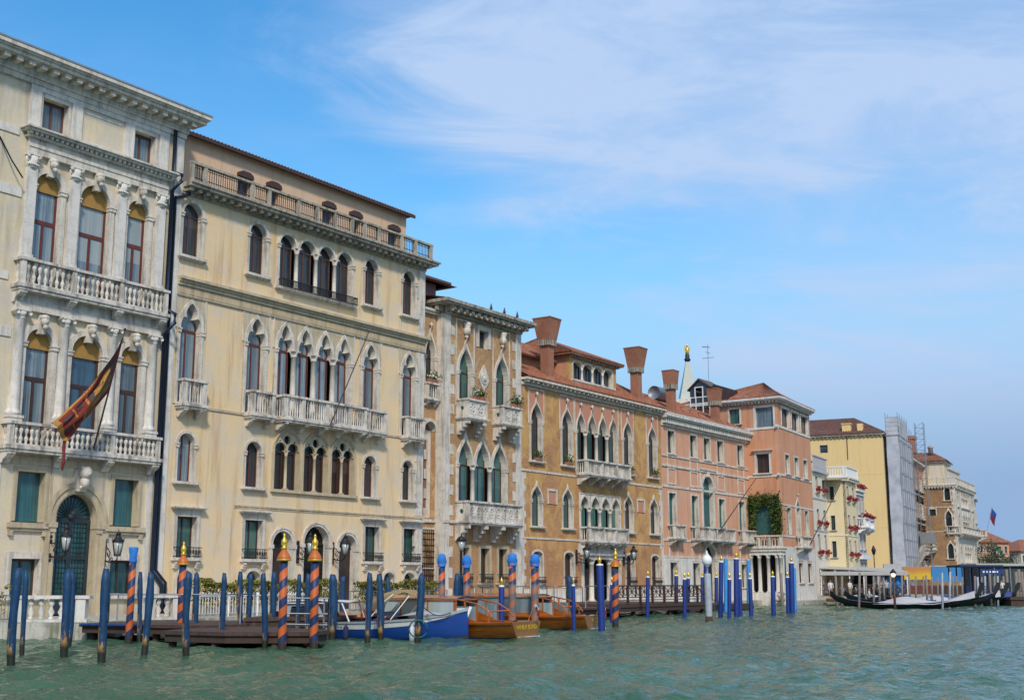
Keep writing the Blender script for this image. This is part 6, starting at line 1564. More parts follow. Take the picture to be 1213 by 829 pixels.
# stone terrace; local frame of the frontage, front edge runs at a slight angle
m = MB()
p = [f0(-9.5, 0), (-21.5, 45.2), (-15.3, 45.2), (-14.6, 47.5), f0(6, 7.0), f0(24.5, 5.0), f0(24.5, 0)]
m.prism(p, -2, .6); tag(m.build('terrace_pavement', 'quay_stone'), kind='structure')
m = MB(); m.prism([f0(24.5, 0), f0(24.5, 2.4), f0(53.3, 2.2), f0(53.3, 0)], -2, .62); m.prism([f0(53.3, 0), f0(53.3, 1.4), f0(69.8, 1.2), f0(69.8, 0)], -2, .5)
m.prism([f0(69.9, 4.3), f0(72.5, 4.2), f0(82, 2.5), f0(82, 0), f0(70, 0)], -2, .45)
tag(m.build('water_steps', 'quay_stone'), kind='structure')
def balustrade(name, x0, y0, x1, y1, z, h, label, posts=None, kind='double', step=.33, mat='clean_stone'):
    a = math.degrees(math.atan2(x1 - x0, y1 - y0)); L_ = math.hypot(x1 - x0, y1 - y0)
    t = thing('stone_balustrade', label, 'balustrade', group='stone balustrades on the left terrace'); t.matrix_world = frame(x0, y0, a) @ T(0, 0, z)
    m = MB(); m.box(0, L_, -.16, .16, 0, .1); ps = posts or [.18, L_ - .18]
    for x in ps: m.box(x - .18, x + .18, -.18, .18, 0.002, h - .12)
    m.build('pedestals', mat, t, I4)
    m = MB(); bl = baluster_mb(h - .22, kind)
    if kind == 'double':
        bl = MB().lathe([(.1, 0), (.1, .06), (.05, .1), (.13, .26), (.05, .42), (.06, .46), (.12, .58), (.05, .76), (.1, .8), (.1, h - .22)], n=9)
    for c, d in zip(ps[:-1], ps[1:]):
        n_ = max(1, int((d - c - .36) / step))
        for i in range(n_): merge(m, bl, c + .18 + (d - c - .36) * (i + .5) / n_, 0, .1)
    m.build('balusters', mat, t, I4)
    m = MB(); m.box(-.08, L_ + .08, -.22, .22, h - .12, h); m.build('coping', mat, t, I4)
balustrade('b', -18.0, 45.35, -15.35, 45.35, .6, .95, 'stone balustrade with fat balusters in front of the arched door at the far left', [.2, 2.4])
balustrade('b', -14.1, 47.95, -12.95, 48.85, .6, .95, 'short stone balustrade behind the red striped pole, under the dark downpipe', [.2, 1.26])
def railing(pts, z, h, label, step=.13, mat='steel_rail', rails=(1.0, .12), posts=True, group='metal railings on the left terrace', pointed=False, name='metal_railing'):
    t = thing(name, label, 'railing', (pts[0][0], pts[0][1], z), group=group); o = Vector((*pts[0], 0))
    bars = MB(); rl = MB(); ps = MB()
    for a, c in zip(pts[:-1], pts[1:]):
        a = Vector((*a, 0)) - o; c = Vector((*c, 0)) - o; L_ = (c - a).length; k_ = max(1, int(L_ / step))
        if step < 1:
            for i in range(k_):
                q = a.lerp(c, (i + .5) / k_); bars.tube([(q.x, q.y, .1), (q.x, q.y, h * (1.0 if pointed else .95))], .013, 4)
            if pointed:
                for i in range(k_):
                    q0 = a.lerp(c, (i) / k_); q1 = a.lerp(c, (i + 1) / k_)
                    bars.tube([(q0.x, q0.y, h * .84), ((q0.x + q1.x) / 2, (q0.y + q1.y) / 2, h * .97), (q1.x, q1.y, h * .84)], .013, 4)
        for r_ in rails: rl.tube([(a.x, a.y, h * r_), (c.x, c.y, h * r_)], .024, 5)
        np_ = max(1, round(L_ / 1.6))
        for i in range(np_ + 1):
            q = a.lerp(c, i / np_); ps.tube([(q.x, q.y, 0), (q.x, q.y, h)], .028, 5)
    if bars.v: bars.build('bars', mat, t, I4)
    rl.build('rails', mat, t, I4); ps.build('posts', mat, t, I4)
    return t
railing([(-21.3, 45.4), (-18.1, 45.4)], .6, .95, 'grey bar railing at the far left edge beside the stone balustrade', .12)
railing([f0(.9, 6.3), f0(7.6, 6.2)], .6, 1.0, 'pale pointed bar railing along the clipped hedge of the yellow palace', .15, 'white_paint', (.84, .12), pointed=True)
railing([f0(10.2, 6.2), f0(18.5, 5.6)], .6, 1.0, 'grey bar railing before the right part of the hedge at the yellow palace', .2, 'steel_rail', (1.0, .12))
def hedge(us, label, z=.6, seed=1, n_=2600):
    (u0, n0), (u1, n1) = us; x0, y0 = f0(u0, n0); x1, y1 = f0(u1, n1); a = math.degrees(math.atan2(x1 - x0, y1 - y0)); L_ = math.hypot(x1 - x0, y1 - y0)
    t = thing('hedge', label, 'hedge', group='clipped hedges on the terrace'); t.matrix_world = frame(x0, y0, a) @ T(0, 0, z)
    m = MB(); m.box(0, L_, -.25, .25, 0, .45); m.build('planter', 'dirty_stone', t, I4)
    q = random.Random(seed); m = MB()
    for i in range(n_):
        x = q.uniform(.0, L_); top = 1.42 + .1 * math.sin(x * 2.2 + seed) + .07 * math.sin(x * 5.3)
        m.leaf((x, q.uniform(-.42, .42), q.uniform(.4, top) if q.random() < .6 else top - abs(q.gauss(0, .08))), q.uniform(.05, .11), q)
    m.build('leaves', 'hedge_leaves', t, I4)
hedge(((1.9, 5.0), (6.7, 5.0)), 'yellow-green clipped hedge at the left, before the blank wall of the yellow palace', seed=1, n_=3400)
hedge(((7.3, 5.0), (10.8, 5.0)), 'yellow-green clipped hedge behind the two orange striped poles', seed=2, n_=1800)
hedge(((12.2, 5.0), (14.3, 4.9)), 'yellow-green clipped hedge under the right-hand windows of the yellow palace', seed=3, n_=1800)
hedge(((14.8, 4.9), (18.8, 4.7)), 'yellow-green clipped hedge at the corner of the yellow palace', seed=4, n_=2000)
x_, y_ = -20.6, 46.5
t = thing('hedge', 'small yellow-green bush at the left edge behind the bar railing', 'hedge', (x_, y_, .6), group='clipped hedges on the terrace'); q = random.Random(8); m = MB()
for i in range(1500): m.leaf((q.gauss(0, .9), q.gauss(0, .3), q.uniform(.3, 1.35)), q.uniform(.05, .11), q)
m.build('leaves', 'hedge_leaves', t, I4); m = MB(); m.box(-1.2, 1.2, -.25, .25, 0, .4); m.build('planter', 'dirty_stone', t, I4)

def planks(name, poly, z, th, label, mat='jetty_wood', piles=(), group='wooden jetties at the left'):
    """deck outline poly; boards are grooved in the mesh as thin gaps"""
    t = thing(name, label, 'jetty', (poly[0][0], poly[0][1], 0), group=group); ox, oy = poly[0]
    P_ = [(x - ox, y - oy) for x, y in poly]
    m = MB(); m.plate(P_, (), z - th * .35, z, axis='z'); m.build('deck', mat, t, I4)
    m = MB(); c = (sum(x for x, y in P_) / len(P_), sum(y for x, y in P_) / len(P_)); Q = [(c[0] + (x - c[0]) * .97, c[1] + (y - c[1]) * .97) for x, y in P_]
    m.plate(Q, (), z - th, z - th * .36, axis='z'); m.build('fascia_beam', 'pier_timber', t, I4)
    m = MB()
    for x, y in piles: m.lathe([(.14, -1.5), (.13, z - th * .4)], x - ox, y - oy, 8)
    if piles: m.build('piles', 'pier_timber', t, I4)
    return t
planks('jetty', [(-15.4, 44.6), (-10.4, 42.6), (-9.3, 44.0), (-9.6, 48.2), (-12.5, 48.6), (-14.8, 46.6)], .58, .32, 'wooden jetty platform in front of the downpipe, between the blue poles', piles=[(-15, 45), (-12.4, 43.8), (-10.5, 43.2), (-9.8, 46), (-13.5, 44.4)])
planks('jetty', [(-11.2, 40.2), (-8.9, 38.9), (-6.2, 39.0), (-5.9, 40.6), (-8.2, 43.6), (-9.6, 44.2), (-10.6, 42.8)], .5, .34, 'low front wooden jetty with the two orange striped poles at its corners', piles=[(-10.9, 40.4), (-9.3, 39.4), (-7.4, 39.2), (-6.3, 39.3), (-7.0, 42), (-9.6, 42.5)])
planks('jetty', [(-9.5, 44.3), (-6.4, 45.6), (-6.0, 48.6), (-9.4, 49.4)], .78, .34, 'raised rear wooden jetty against the terrace railing', piles=[(-9.2, 44.6), (-6.7, 45.8), (-6.3, 48)])
m = MB(); m.box(-14.9, -10.3, 43.4, 43.5, .6, .64)
railing([(-14.6, 46.3), (-14.5, 45.0), (-9.9, 43.2), (-9.5, 46.2)], .58, 1.02, 'plain tubular handrail round the left jetty platform', 9, 'steel_rail', (1.0,))
railing([(-7.6, 41.8), (-6.0, 40.9), (-6.4, 42.6)], .5, 1.0, 'bent tubular gate rail between the two orange striped poles', 9, 'steel_rail', (1.0, .15, .5))
# blue cloth edge on the left jetty
m = MB(); m.box(0, 3.0, -.05, .0, .03, .08); lbl('boarding_mat', m, 'blue_tarp', 'thin blue fender strip along the edge of the left jetty', 'fender', frame(-15.3, 44.55, 112) @ T(0, -.02, .5))
# jetty with rails in front of C and D (behind the taxis)
planks('jetty', [f0(13.4, 10.4), f0(29.2, 10.1), f0(29.2, 2.3), f0(24.6, 2.3), f0(24.4, 5.2), f0(13.6, 6.6)], .62, .3, 'long low wooden jetty behind the wooden water taxis', piles=[f0(14.5, 10.1), f0(18, 10), f0(22, 9.9), f0(26, 9.8), f0(28.8, 9.8)])
for i, (a, c, lab) in enumerate(((15.2, 16.6, 'leftmost'), (18.8, 20.1, 'second from left'), (21.0, 22.4, 'middle one'), (22.7, 25.3, 'fourth from left'), (25.6, 28.2, 'rightmost'))):
    n1 = n2 = 9.9
    P0, P1 = f0(a, n1), f0(c, n2); t = thing('mooring_rail', lab + ' of the five hoop-shaped steel rails behind the water taxis', 'railing', (P0[0], P0[1], .62), group='hoop rails behind the taxis')
    d = Vector((P1[0] - P0[0], P1[1] - P0[1], 0)); m = MB(); m.tube([(0, 0, 0), (0, 0, 1.1), tuple(d * .06 + Vector((0, 0, 1.2))), tuple(d * .94 + Vector((0, 0, 1.2))), tuple(d + Vector((0, 0, 1.1))), tuple(d)], .03, 6); m.tube([tuple(d * .5 + Vector((0, 0, 1.2))), tuple(d * .5)], .025, 5); m.build('hoop', 'steel_rail', t, I4)
# white boarding canopy piece near the pole
# dark lattice-railed dock in front of D
LF = frame(*f0(29.4, 9.6), TH)
t = thing('lattice_dock', 'dark wooden dock with a criss-cross lattice railing before the golden brick palace', 'jetty'); t.matrix_world = LF
m = MB(); m.box(0, 12.2, 0, 7.4, .55, .75); m.build('deck', 'jetty_wood', t, I4)
m = MB()
for i in range(6): m.lathe([(.13, -1.5), (.13, .55)], .3 + i * 2.3, .3, 8); m.lathe([(.13, -1.5), (.13, .55)], .3 + i * 2.3, 4.2, 8)
m.box(0, 12.2, .05, .2, .3, .55); m.build('piles', 'pier_timber', t, I4)
m = MB(); m.box(0, 12.2, -.02, .1, 1.78, 1.86); m.box(0, 12.2, -.01, .07, .95, 1.0); m.box(0, 12.2, -.01, .07, 1.12, 1.17)
k_ = 8; cw = 12.2 / k_
for i in range(k_ + 1): m.box(i * cw - .05, i * cw + .05, -.03, .1, .75, 1.78)
for i in range(k_):
    x0 = i * cw + .05; x1 = (i + 1) * cw - .05; xm = (x0 + x1) / 2; q_ = .34
    m.box(xm + q_ * .6 - .03, xm + q_ * .6 + .03, 0, .07, 1.17, 1.78)
    m.tube([(x0, .03, 1.17), (xm + q_ * .5, .03, 1.78)], .035, 4); m.tube([(x0, .03, 1.78), (xm + q_ * .5, .03, 1.17)], .035, 4)
    m.tube([(x0, .03, 1.47), (xm + q_ * .5, .03, 1.475)], .02, 4); m.tube([((x0 + xm + q_ * .5) / 2, .03, 1.17), ((x0 + xm + q_ * .5) / 2, .03, 1.78)], .02, 4)
    cx_ = (xm + q_ * .6 + x1) / 2; m.tube([(cx_ + .14 * math.cos(a), .03, 1.475 + .22 * math.sin(a)) for a in [j * math.pi / 6 for j in range(12)]], .03, 4, True)
m.build('lattice_rail', 'dark_wood', t, I4)
m = MB(); m.box(0, 10.3, 0, 4.4, .3, .5); m.box(0, 10.3, .1, .3, -.9, .3); m.box(0, 10.3, -.05, .1, .1, .32)
lbl('low_jetty', m, 'pier_timber', 'low dark jetty among the royal blue poles in front of the salmon pink palace', 'jetty', frame(*f0(42.2, 7.9), TH))
m = MB(); m.lathe([(.05, .25), (.35, .05), (.42, .22), (.3, .5), (.05, .62)], n=10); m.v = [(x * 2.4, y, z) for x, y, z in m.v]
lbl('upturned_boat', m, 'warm_stone', 'small brown upturned boat hull by the steps of the columned porch', 'boat', frame(*f0(68.3, 3.2), TH) @ T(0, 0, .35))

# ================================================================ mooring poles
def ray(px, py):
    """photo pixel to direction; only used to convert the pole measurements below into metres"""
    p_ = R(10.758); x = (px - 606.5) / 1450; y = (414.5 - py) / 1450
    return x, math.cos(p_) - y * math.sin(p_), math.sin(p_) + y * math.cos(p_)
def on_water(px, py):
    d = ray(px, py); t_ = -2.0 / d[2]; return d[0] * t_, d[1] * t_
def at_dist(px, py, Y):
    d = ray(px, py); return d[0] / d[1] * Y, Y, 2 + d[2] / d[1] * Y
PX = 1 / 1476.0
def pole_measure(bx, by, tx, ty, w, Y=None):
    X0, Y0 = on_water(bx, by)
    if Y: X0, Y0, _ = at_dist(bx, 700, Y)
    X1, _, Z1 = at_dist(tx, ty, Y0); return X0, Y0, X1 - X0, Z1, w * PX * Y0 / 2
def blue_pole(bx, by, tx, ty, w, label, Y=None, group='worn blue mooring poles'):
    X0, Y0, dx_, h, r_ = pole_measure(bx, by, tx, ty, w, Y); ln = dx_ / h
    q = random.Random(int(bx * 7)); m = MB(); prof = []
    for i in range(9):
        z = -1.6 + (h + 1.6 - .3) * i / 8; prof.append((r_ * (1.0 + .1 * math.sin(i * 1.7 + bx)) * (1 if z > .3 else .84), z))
    prof += [(r_ * .95, h - .14 - q.uniform(0, .08)), (r_ * q.uniform(.55, .8), h)]
    m.lathe(prof, 0, 0, 8, lean=(ln, q.uniform(-.015, .015)))
    a1, a2 = q.uniform(-.05, .05), q.uniform(-.05, .05)
    m.v = [(x + a1 * math.sin(z * 1.4 + bx) + r_ * .07 * math.sin(5 * z + 3 * math.atan2(y, x - ln * z)), y + a2 * math.sin(z * 1.1 + by) + r_ * .06 * math.cos(4 * z + 2 * bx), z + (0 if z < h - .01 else .05 * math.sin(7 * x / r_))) for x, y, z in m.v]
    o = m.build('mooring_pole', 'worn_blue_paint', None, T(X0, Y0, 0) @ Matrix.Rotation(0, 4, 'Z')); return tag(o, label, 'mooring pole', group)
BP = [
 (13, 788, 21.7, 672.4, 10.8, 'thick worn blue pole nearest the left edge of the picture'),
 (26.5, 775, 31, 676, 6.5, 'thin dark blue pole close behind the thick one at the left edge'),
 (81.5, 766, 86, 676, 7, 'narrow blue pole half hidden right behind the pole before the arched door'),
 (76, 777, 81, 675, 10, 'thick blue pole standing before the arched door of the cream palace'),
 (120, 785, 126, 675, 10.5, 'thick blue pole just right of the arched door, left of the red striped pole'),
 (164.7, 761.6, 166, 678.6, 6, 'thin blue pole just right of the red striped pole with the blue cap'),
 (172, 775, 177.8, 677.6, 9, 'blue pole in front of the foot of the dark downpipe'),
 (220, 778, 224.5, 678.6, 9, 'blue pole with bare yellow timber at its foot, before the gold-topped striped pole'),
 (231, 757, 232, 678.6, 7.5, 'blue pole tucked close behind the one before the leftmost gold-topped pole'),
 (262.5, 764.5, 265, 679.6, 7, 'slim blue pole standing alone before the left end of the hedge'),
 (285.7, 757, 285, 678, 7, 'slim blue pole before the small arched vent, left of a close pair'),
 (294, 757, 295.7, 679.6, 6.5, 'slim blue pole with timber showing, just left of the low front jetty corner'),
 (311.8, 769, 313.3, 679, 7.5, 'blue pole with yellow timber foot, immediately left of the taller striped pair'),
 (323, 757, 325, 678.6, 7.5, 'blue pole partly hidden behind the left orange striped pole'),
 (353, 758, 353.7, 680.5, 5.5, 'thin blue pole between the two gold-topped orange striped poles'),
 (364, 757, 366, 680, 7, 'blue pole partly hidden behind the right orange striped pole'),
 (392.9, 757.8, 394.4, 681, 10, 'thick double blue pole at the stern of the blue work boat'),
 (405.9, 751, 406, 682.5, 7, 'blue pole behind the cabin of the blue work boat'),
 (435.7, 762.6, 437.4, 678.4, 7.5, 'blue pole with brown timber foot beside the lettering of the blue work boat'),
 (450, 759, 450, 680, 8.5, 'solid blue pole amidships in front of the blue work boat'),
 (459.6, 750, 460, 683.7, 5.5, 'short thin blue pole behind the tan canopy'),
 (495.5, 760, 498, 679, 9, 'blue pole with a green rope loop at the bow of the blue work boat'),
 (541, 751, 541, 680, 7.5, 'blue pole left of the curved rear cabin of the nearer water taxi'),
 (546.6, 748, 547, 682.5, 5.5, 'thin blue pole tight against the pole by the nearer taxi cabin'),
 (675, 744, 674, 683, 9, 'teal-blue pole with a bare timber foot beside the stern of the farther water taxi'),
]
for b in BP: blue_pole(*b)
t = thing('mooring_rope', 'green rope loop hanging on the blue pole at the work boat bow', 'rope'); X0, Y0 = on_water(495.5, 760); t.location = (X0, Y0, .55)
m = MB(); m.tube([(.32 * math.cos(a), -.14 - .08 * math.sin(a), .3 * math.sin(a) - .1) for a in [i * math.pi / 8 for i in range(16)]], .025, 5, True); m.build('rope_loop', 'green_rope', t, I4)

def striped_pole(bx, by, tx, ty, w, label, cap, Y=None, group=None):
    X0, Y0, dx_, h, r_ = pole_measure(bx, by, tx, ty, w, Y); ln = dx_ / h
    t = thing('striped_pole', label, 'mooring pole', (X0, Y0, 0), group=group)
    hs = h - (.86 if cap == 'gold' else .35)
    rot = Matrix.Rotation(math.atan(ln), 4, 'Y')
    m = MB(); m.lathe([(r_ * .95, -1.6), (r_, 0), (r_ * 1.0, hs * .5), (r_ * .97, hs)], n=16); m.build('shaft', 'faded_striped_paint' if cap == 'cloth' else 'striped_paint', t, rot)
    if cap == 'gold':
        s_ = r_ / .125
        m = MB(); m.lathe([(r_ * .9, hs), (r_ * 1.55, hs + .02), (r_ * 1.68, hs + .08), (r_ * 1.5, hs + .16), (r_ * 1.15, hs + .24), (r_ * .7, hs + .32), (.07, hs + .37)], n=16); m.build('painted_cap', 'orange_paint', t, rot)
        m = MB(); m.lathe([(r_ * 1.66, hs + .015), (r_ * 1.72, hs + .045), (r_ * 1.66, hs + .075)], n=16, cap=False); m.lathe([(.07, hs + .35), (.11, hs + .4), (.06, hs + .44), (.1, hs + .54), (.09, hs + .64), (.05, hs + .7), (.03, hs + .74), (.045, hs + .79), (.01, hs + .86)], n=10); m.build('gilded_finial', 'gold_leaf', t, rot)
    elif cap == 'plain':
        m = MB(); m.lathe([(r_ * 1.06, hs - .18), (r_ * 1.2, hs - .12), (r_ * 1.05, hs), (r_ * 1.45, h - .05), (r_ * 1.3, h)], n=8); m.build('blue_cap', 'azure_cloth', t, rot)
    else:
        m = MB(); q = random.Random(int(bx)); m.lathe([(r_ * 1.08, hs - .2), (r_ * 1.18, hs - .15), (r_ * 1.05, hs - .1), (r_ * 1.3, hs), (r_ * 1.38, hs + .15), (r_ * 1.1, h - .06), (r_ * .45, h)], n=11)
        m.v = [(x * (1 + .12 * math.sin(9 * math.atan2(y, x) + z * 14)), y * (1 + .12 * math.sin(9 * math.atan2(y, x) + z * 14)), z) for x, y, z in m.v]
        m.build('cloth_hood', 'azure_cloth', t, rot)
    return t
gs = 'orange and blue striped poles'
striped_pole(152, 762, 158.5, 647.7, 8.2, 'red and blue striped pole with a flat bright blue cap, far left', 'plain', group=gs)
striped_pole(213, 757, 218, 641, 8.5, 'gold-topped striped pole standing alone before the left ground windows of the yellow palace', 'gold', group=gs)
striped_pole(334, 769.7, 337, 631, 10, 'left one of the tall pair of gold-topped striped poles on the front jetty', 'gold', group=gs)
striped_pole(371.6, 768, 373.4, 632, 10, 'right one of the tall pair of gold-topped striped poles on the front jetty', 'gold', group=gs)
striped_pole(729, 743, 729, 649, 7.8, 'gold-topped striped pole at the right stern of the farther water taxi', 'gold', group=gs)
gh = 'striped poles with bright blue cloth hoods'
striped_pole(523, 749, 523.5, 655.5, 8, 'blue-hooded striped pole before the iron gate, leftmost of the four', 'cloth', group=gh)
striped_pole(552.5, 749, 552.9, 657, 8, 'blue-hooded striped pole beside the street lamp, second from left of the four', 'cloth', group=gh)
striped_pole(607, 747, 606.7, 655, 9, 'blue-hooded striped pole behind the stern of the nearer water taxi', 'cloth', group=gh)
striped_pole(633.5, 746, 633.5, 656, 9, 'blue-hooded striped pole between the two water taxis, rightmost of the four', 'cloth', group=gh)

def royal_pole(bx, by, tx, ty, w, label, mat='royal_blue_paint', tip=True, Y=None, group='royal blue poles with gold tips'):
    X0, Y0, dx_, h, r_ = pole_measure(bx, by, tx, ty, w, Y); ln = dx_ / h; rot = Matrix.Rotation(math.atan(ln), 4, 'Y')
    t = thing('royal_blue_pole' if mat == 'royal_blue_paint' else 'sky_blue_pole', label, 'mooring pole', (X0, Y0, 0), group=group); hs = h - (.42 if tip else 0)
    m = MB(); m.lathe([(r_ * .9, -1.6), (r_, 0), (r_ * .98, hs - .1), (r_ * .9, hs - .05), (r_ * .6, hs)], n=10); m.build('shaft', mat, t, rot)
    if tip:
        m = MB(); m.lathe([(r_ * 1.0, hs - .07), (r_ * 1.03, hs - .03), (r_ * .7, hs + .01)], n=10); m.build('white_collar', 'white_paint', t, rot)
        m = MB(); m.lathe([(r_ * .45, hs), (r_ * .3, hs + .06), (r_ * .6, hs + .16), (r_ * .45, hs + .24), (r_ * .15, hs + .29), (.01, hs + .36)], n=8); m.build('gold_tip', 'gold_leaf', t, rot)
    return t
RP = [(594, 748, 594.2, 681, 7, 'royal blue pole with an orange tip beside the white canopy, behind the nearer taxi'),
 (680, 748, 679, 680, 4.5, 'thin royal blue pole against the teal pole beside the farther taxi'),
 (713, 747, 710, 656, 8.5, 'tall royal blue pole before the water portal of the golden brick palace'),
 (725, 739, 725, 680.6, 5, 'royal blue pole just left of the gold-topped striped pole at the lattice dock')]
for b in RP: royal_pole(*b)
CL = [(767, 730.7, 767.5, 674, 4.6), (801, 727, 801, 673, 4.8), (811, 732, 811, 676, 4.8), (815, 727, 815.3, 676, 4.3), (832, 720, 832, 676, 4.4), (836, 724, 836.6, 650, 6), (848.5, 722, 848.6, 676, 4.4), (853.5, 731, 854.5, 656, 5.6), (864, 733, 864, 676, 4.8), (872.5, 732.5, 872, 652, 6.4), (877.5, 729.6, 876, 676, 4.6), (890, 729.6, 888, 676, 4.8), (916.5, 728.5, 915, 674, 5.6), (933.5, 727, 932.5, 675, 4.6), (938.5, 727, 937, 658, 6.4)]
ordn = ['first', 'second', 'third', 'fourth', 'fifth', 'sixth', 'seventh', 'eighth', 'ninth', 'tenth', 'eleventh', 'twelfth', 'thirteenth', 'fourteenth', 'fifteenth']
for i, b in enumerate(CL):
    royal_pole(*b, '%s royal blue pole, %s from the left in the row before the pink palaces' % ('tall' if b[3] < 665 else 'short', ordn[i]))
royal_pole(860, 725, 859.6, 661, 5, 'bright sky-blue pole in the middle of the royal blue cluster', 'sky_blue_paint', False, group='sky blue poles')
royal_pole(887, 722, 886.6, 663, 5, 'bright sky-blue pole at the right side of the royal blue cluster', 'sky_blue_paint', False, group='sky blue poles')
royal_pole(942, 722, 941, 672, 4, 'thin sky-blue pole leaning on the tall royal blue pole at the right', 'sky_blue_paint', False, group='sky blue poles')
for b, lab in (((927, 718, 925, 678, 4), 'thin grey-brown timber pole before the columned porch'), ((945, 716, 940, 678, 4), 'leaning grey-brown timber pole right of the tallest royal blue pole')):
    X0, Y0, dx_, h, r_ = pole_measure(*b); m = MB(); m.lathe([(r_, -1.5), (r_ * .9, h)], 0, 0, 7, lean=(dx_ / h, 0)); tag(m.build('timber_pole', 'grey_timber', None, T(X0, Y0, 0)), lab, 'mooring pole', 'grey timber poles')
# lamp post with white globe
X0, Y0, dx_, h, r_ = pole_measure(840, 736, 838, 679, 8.4)
t = thing('globe_lamp', 'pale grey timber post carrying a white globe lamp among the royal blue poles', 'lamp', (X0, Y0, 0)); rot = Matrix.Rotation(math.atan(dx_ / h), 4, 'Y')
m = MB(); m.lathe([(r_ * .9, -1.6), (r_, 0), (r_, .2), (r_ * 1.0, h - .1), (r_ * .8, h)], n=10); m.build('post', 'pale_grey_paint', t, rot)
m = MB(); m.lathe([(r_ * 1.03, -1), (r_ * 1.04, .28)], n=10); m.build('weed_band', 'pier_timber', t, rot)
m = MB(); m.lathe([(.05, h), (.04, h + .35), (.12, h + .38), (.1, h + .44)], n=8); m.build('stem', 'white_paint', t, rot)
m = MB(); m.sphere((0, 0, h + .68), .27, 12, 10, (1, 1, 1.15)); m.build('globe', 'globe_glass', t, rot)
m = MB(); m.lathe([(.1, h + .96), (.14, h + 1.0), (.04, h + 1.06), (.06, h + 1.12), (.01, h + 1.2)], n=8); m.build('cap', 'white_paint', t, rot)
# street lamp column on the terrace corner of C
X0, Y0, _ = at_dist(546, 700, 66)
t = thing('street_lamp', 'dark green street lamp column in front of the brick palace door', 'lamp', (X0, Y0, .6))
m = MB(); m.lathe([(.16, 0), (.16, .4), (.09, .5), (.07, 3.0), (.12, 3.05), (.06, 3.1)], n=8); m.build('column', 'door_iron', t, I4)
m = MB(); m.lathe([(.06, 3.1), (.14, 3.15), (.22, 3.6)], n=6); m.build('lantern_glass', 'lamp_glass', t, I4); m = MB(); m.lathe([(.3, 3.6), (.2, 3.75), (.05, 3.85), (.02, 4.0)], n=6); m.build('lantern_roof', 'black_iron', t, I4)

# ================================================================ boats
def text_obj(s_, size, mat, name, parent, M, align='LEFT'):
    cu = bpy.data.curves.new('lettering', 'FONT'); cu.body = s_; cu.size = size; cu.align_x = align; cu.extrude = .004
    o = bpy.data.objects.new('lettering', cu); COL.objects.link(o); bpy.context.view_layer.update()
    dg = bpy.context.evaluated_depsgraph_get(); me = bpy.data.meshes.new_from_object(o.evaluated_get(dg)); me.name = name
    bpy.data.objects.remove(o); me.materials.clear(); me.materials.append(MATS[mat]); return put(me, name, parent, M)
def hull(st, z_low=None, z_high=None, n=5, power=.6, side_off=0.0, close_aft=True):
    """st: (x, half beam, keel z, sheer z) from stern to bow; returns MB with the skin between two fractions of height"""
    rows = []
    for x, hb, zk, zs in st:
        row = []
        for sg in (-1, 1):
            pts = []
            for i in range(n + 1):
                f_ = i / n; z = zk + (zs - zk) * f_; yy = (hb + side_off) * (f_ ** power) if f_ > 0 else 0.0
                pts.append((x, sg * yy, z))
            row += (list(reversed(pts)) if sg < 0 else pts[1:])
        rows.append(row)
    m = MB(); m.grid(rows)
    if close_aft: m._add(rows[0], [tuple(range(len(rows[0])))])
    return m, rows
def band(st, f0_, f1_, off, power=.6):
    m = MB()
    for sg in (-1, 1):
        rows = []
        for f_ in (f0_, (f0_ + f1_) / 2, f1_):
            rows.append([(x, sg * ((hb) * (f_ ** power) + off), zk + (zs - zk) * f_) for x, hb, zk, zs in st])
        m.grid(rows)
        rows = [[(x, sg * (hb * (f1_ ** power) + off), zk + (zs - zk) * f1_) for x, hb, zk, zs in st], [(x, sg * (hb * (f1_ ** power)), zk + (zs - zk) * f1_) for x, hb, zk, zs in st]]
        m.grid(rows)
    return m
def deck(st, dz, inset, x0=-99, x1=99, th=.03):
    m = MB(); S = [s_ for s_ in st if x0 <= s_[0] <= x1]
    m.grid([[(x, -max(hb - inset, .01), zs + dz) for x, hb, zk, zs in S], [(x, 0, zs + dz + .05) for x, hb, zk, zs in S], [(x, max(hb - inset, .01), zs + dz) for x, hb, zk, zs in S]]); return m
def boat_frame(x, y, hx, hy):
    """local x to the bow (heading hx,hy), y to port"""
    l = math.hypot(hx, hy); hx /= l; hy /= l
    return Matrix(((hx, -hy, 0, x), (hy, hx, 0, y), (0, 0, 1, 0), (0, 0, 0, 1)))

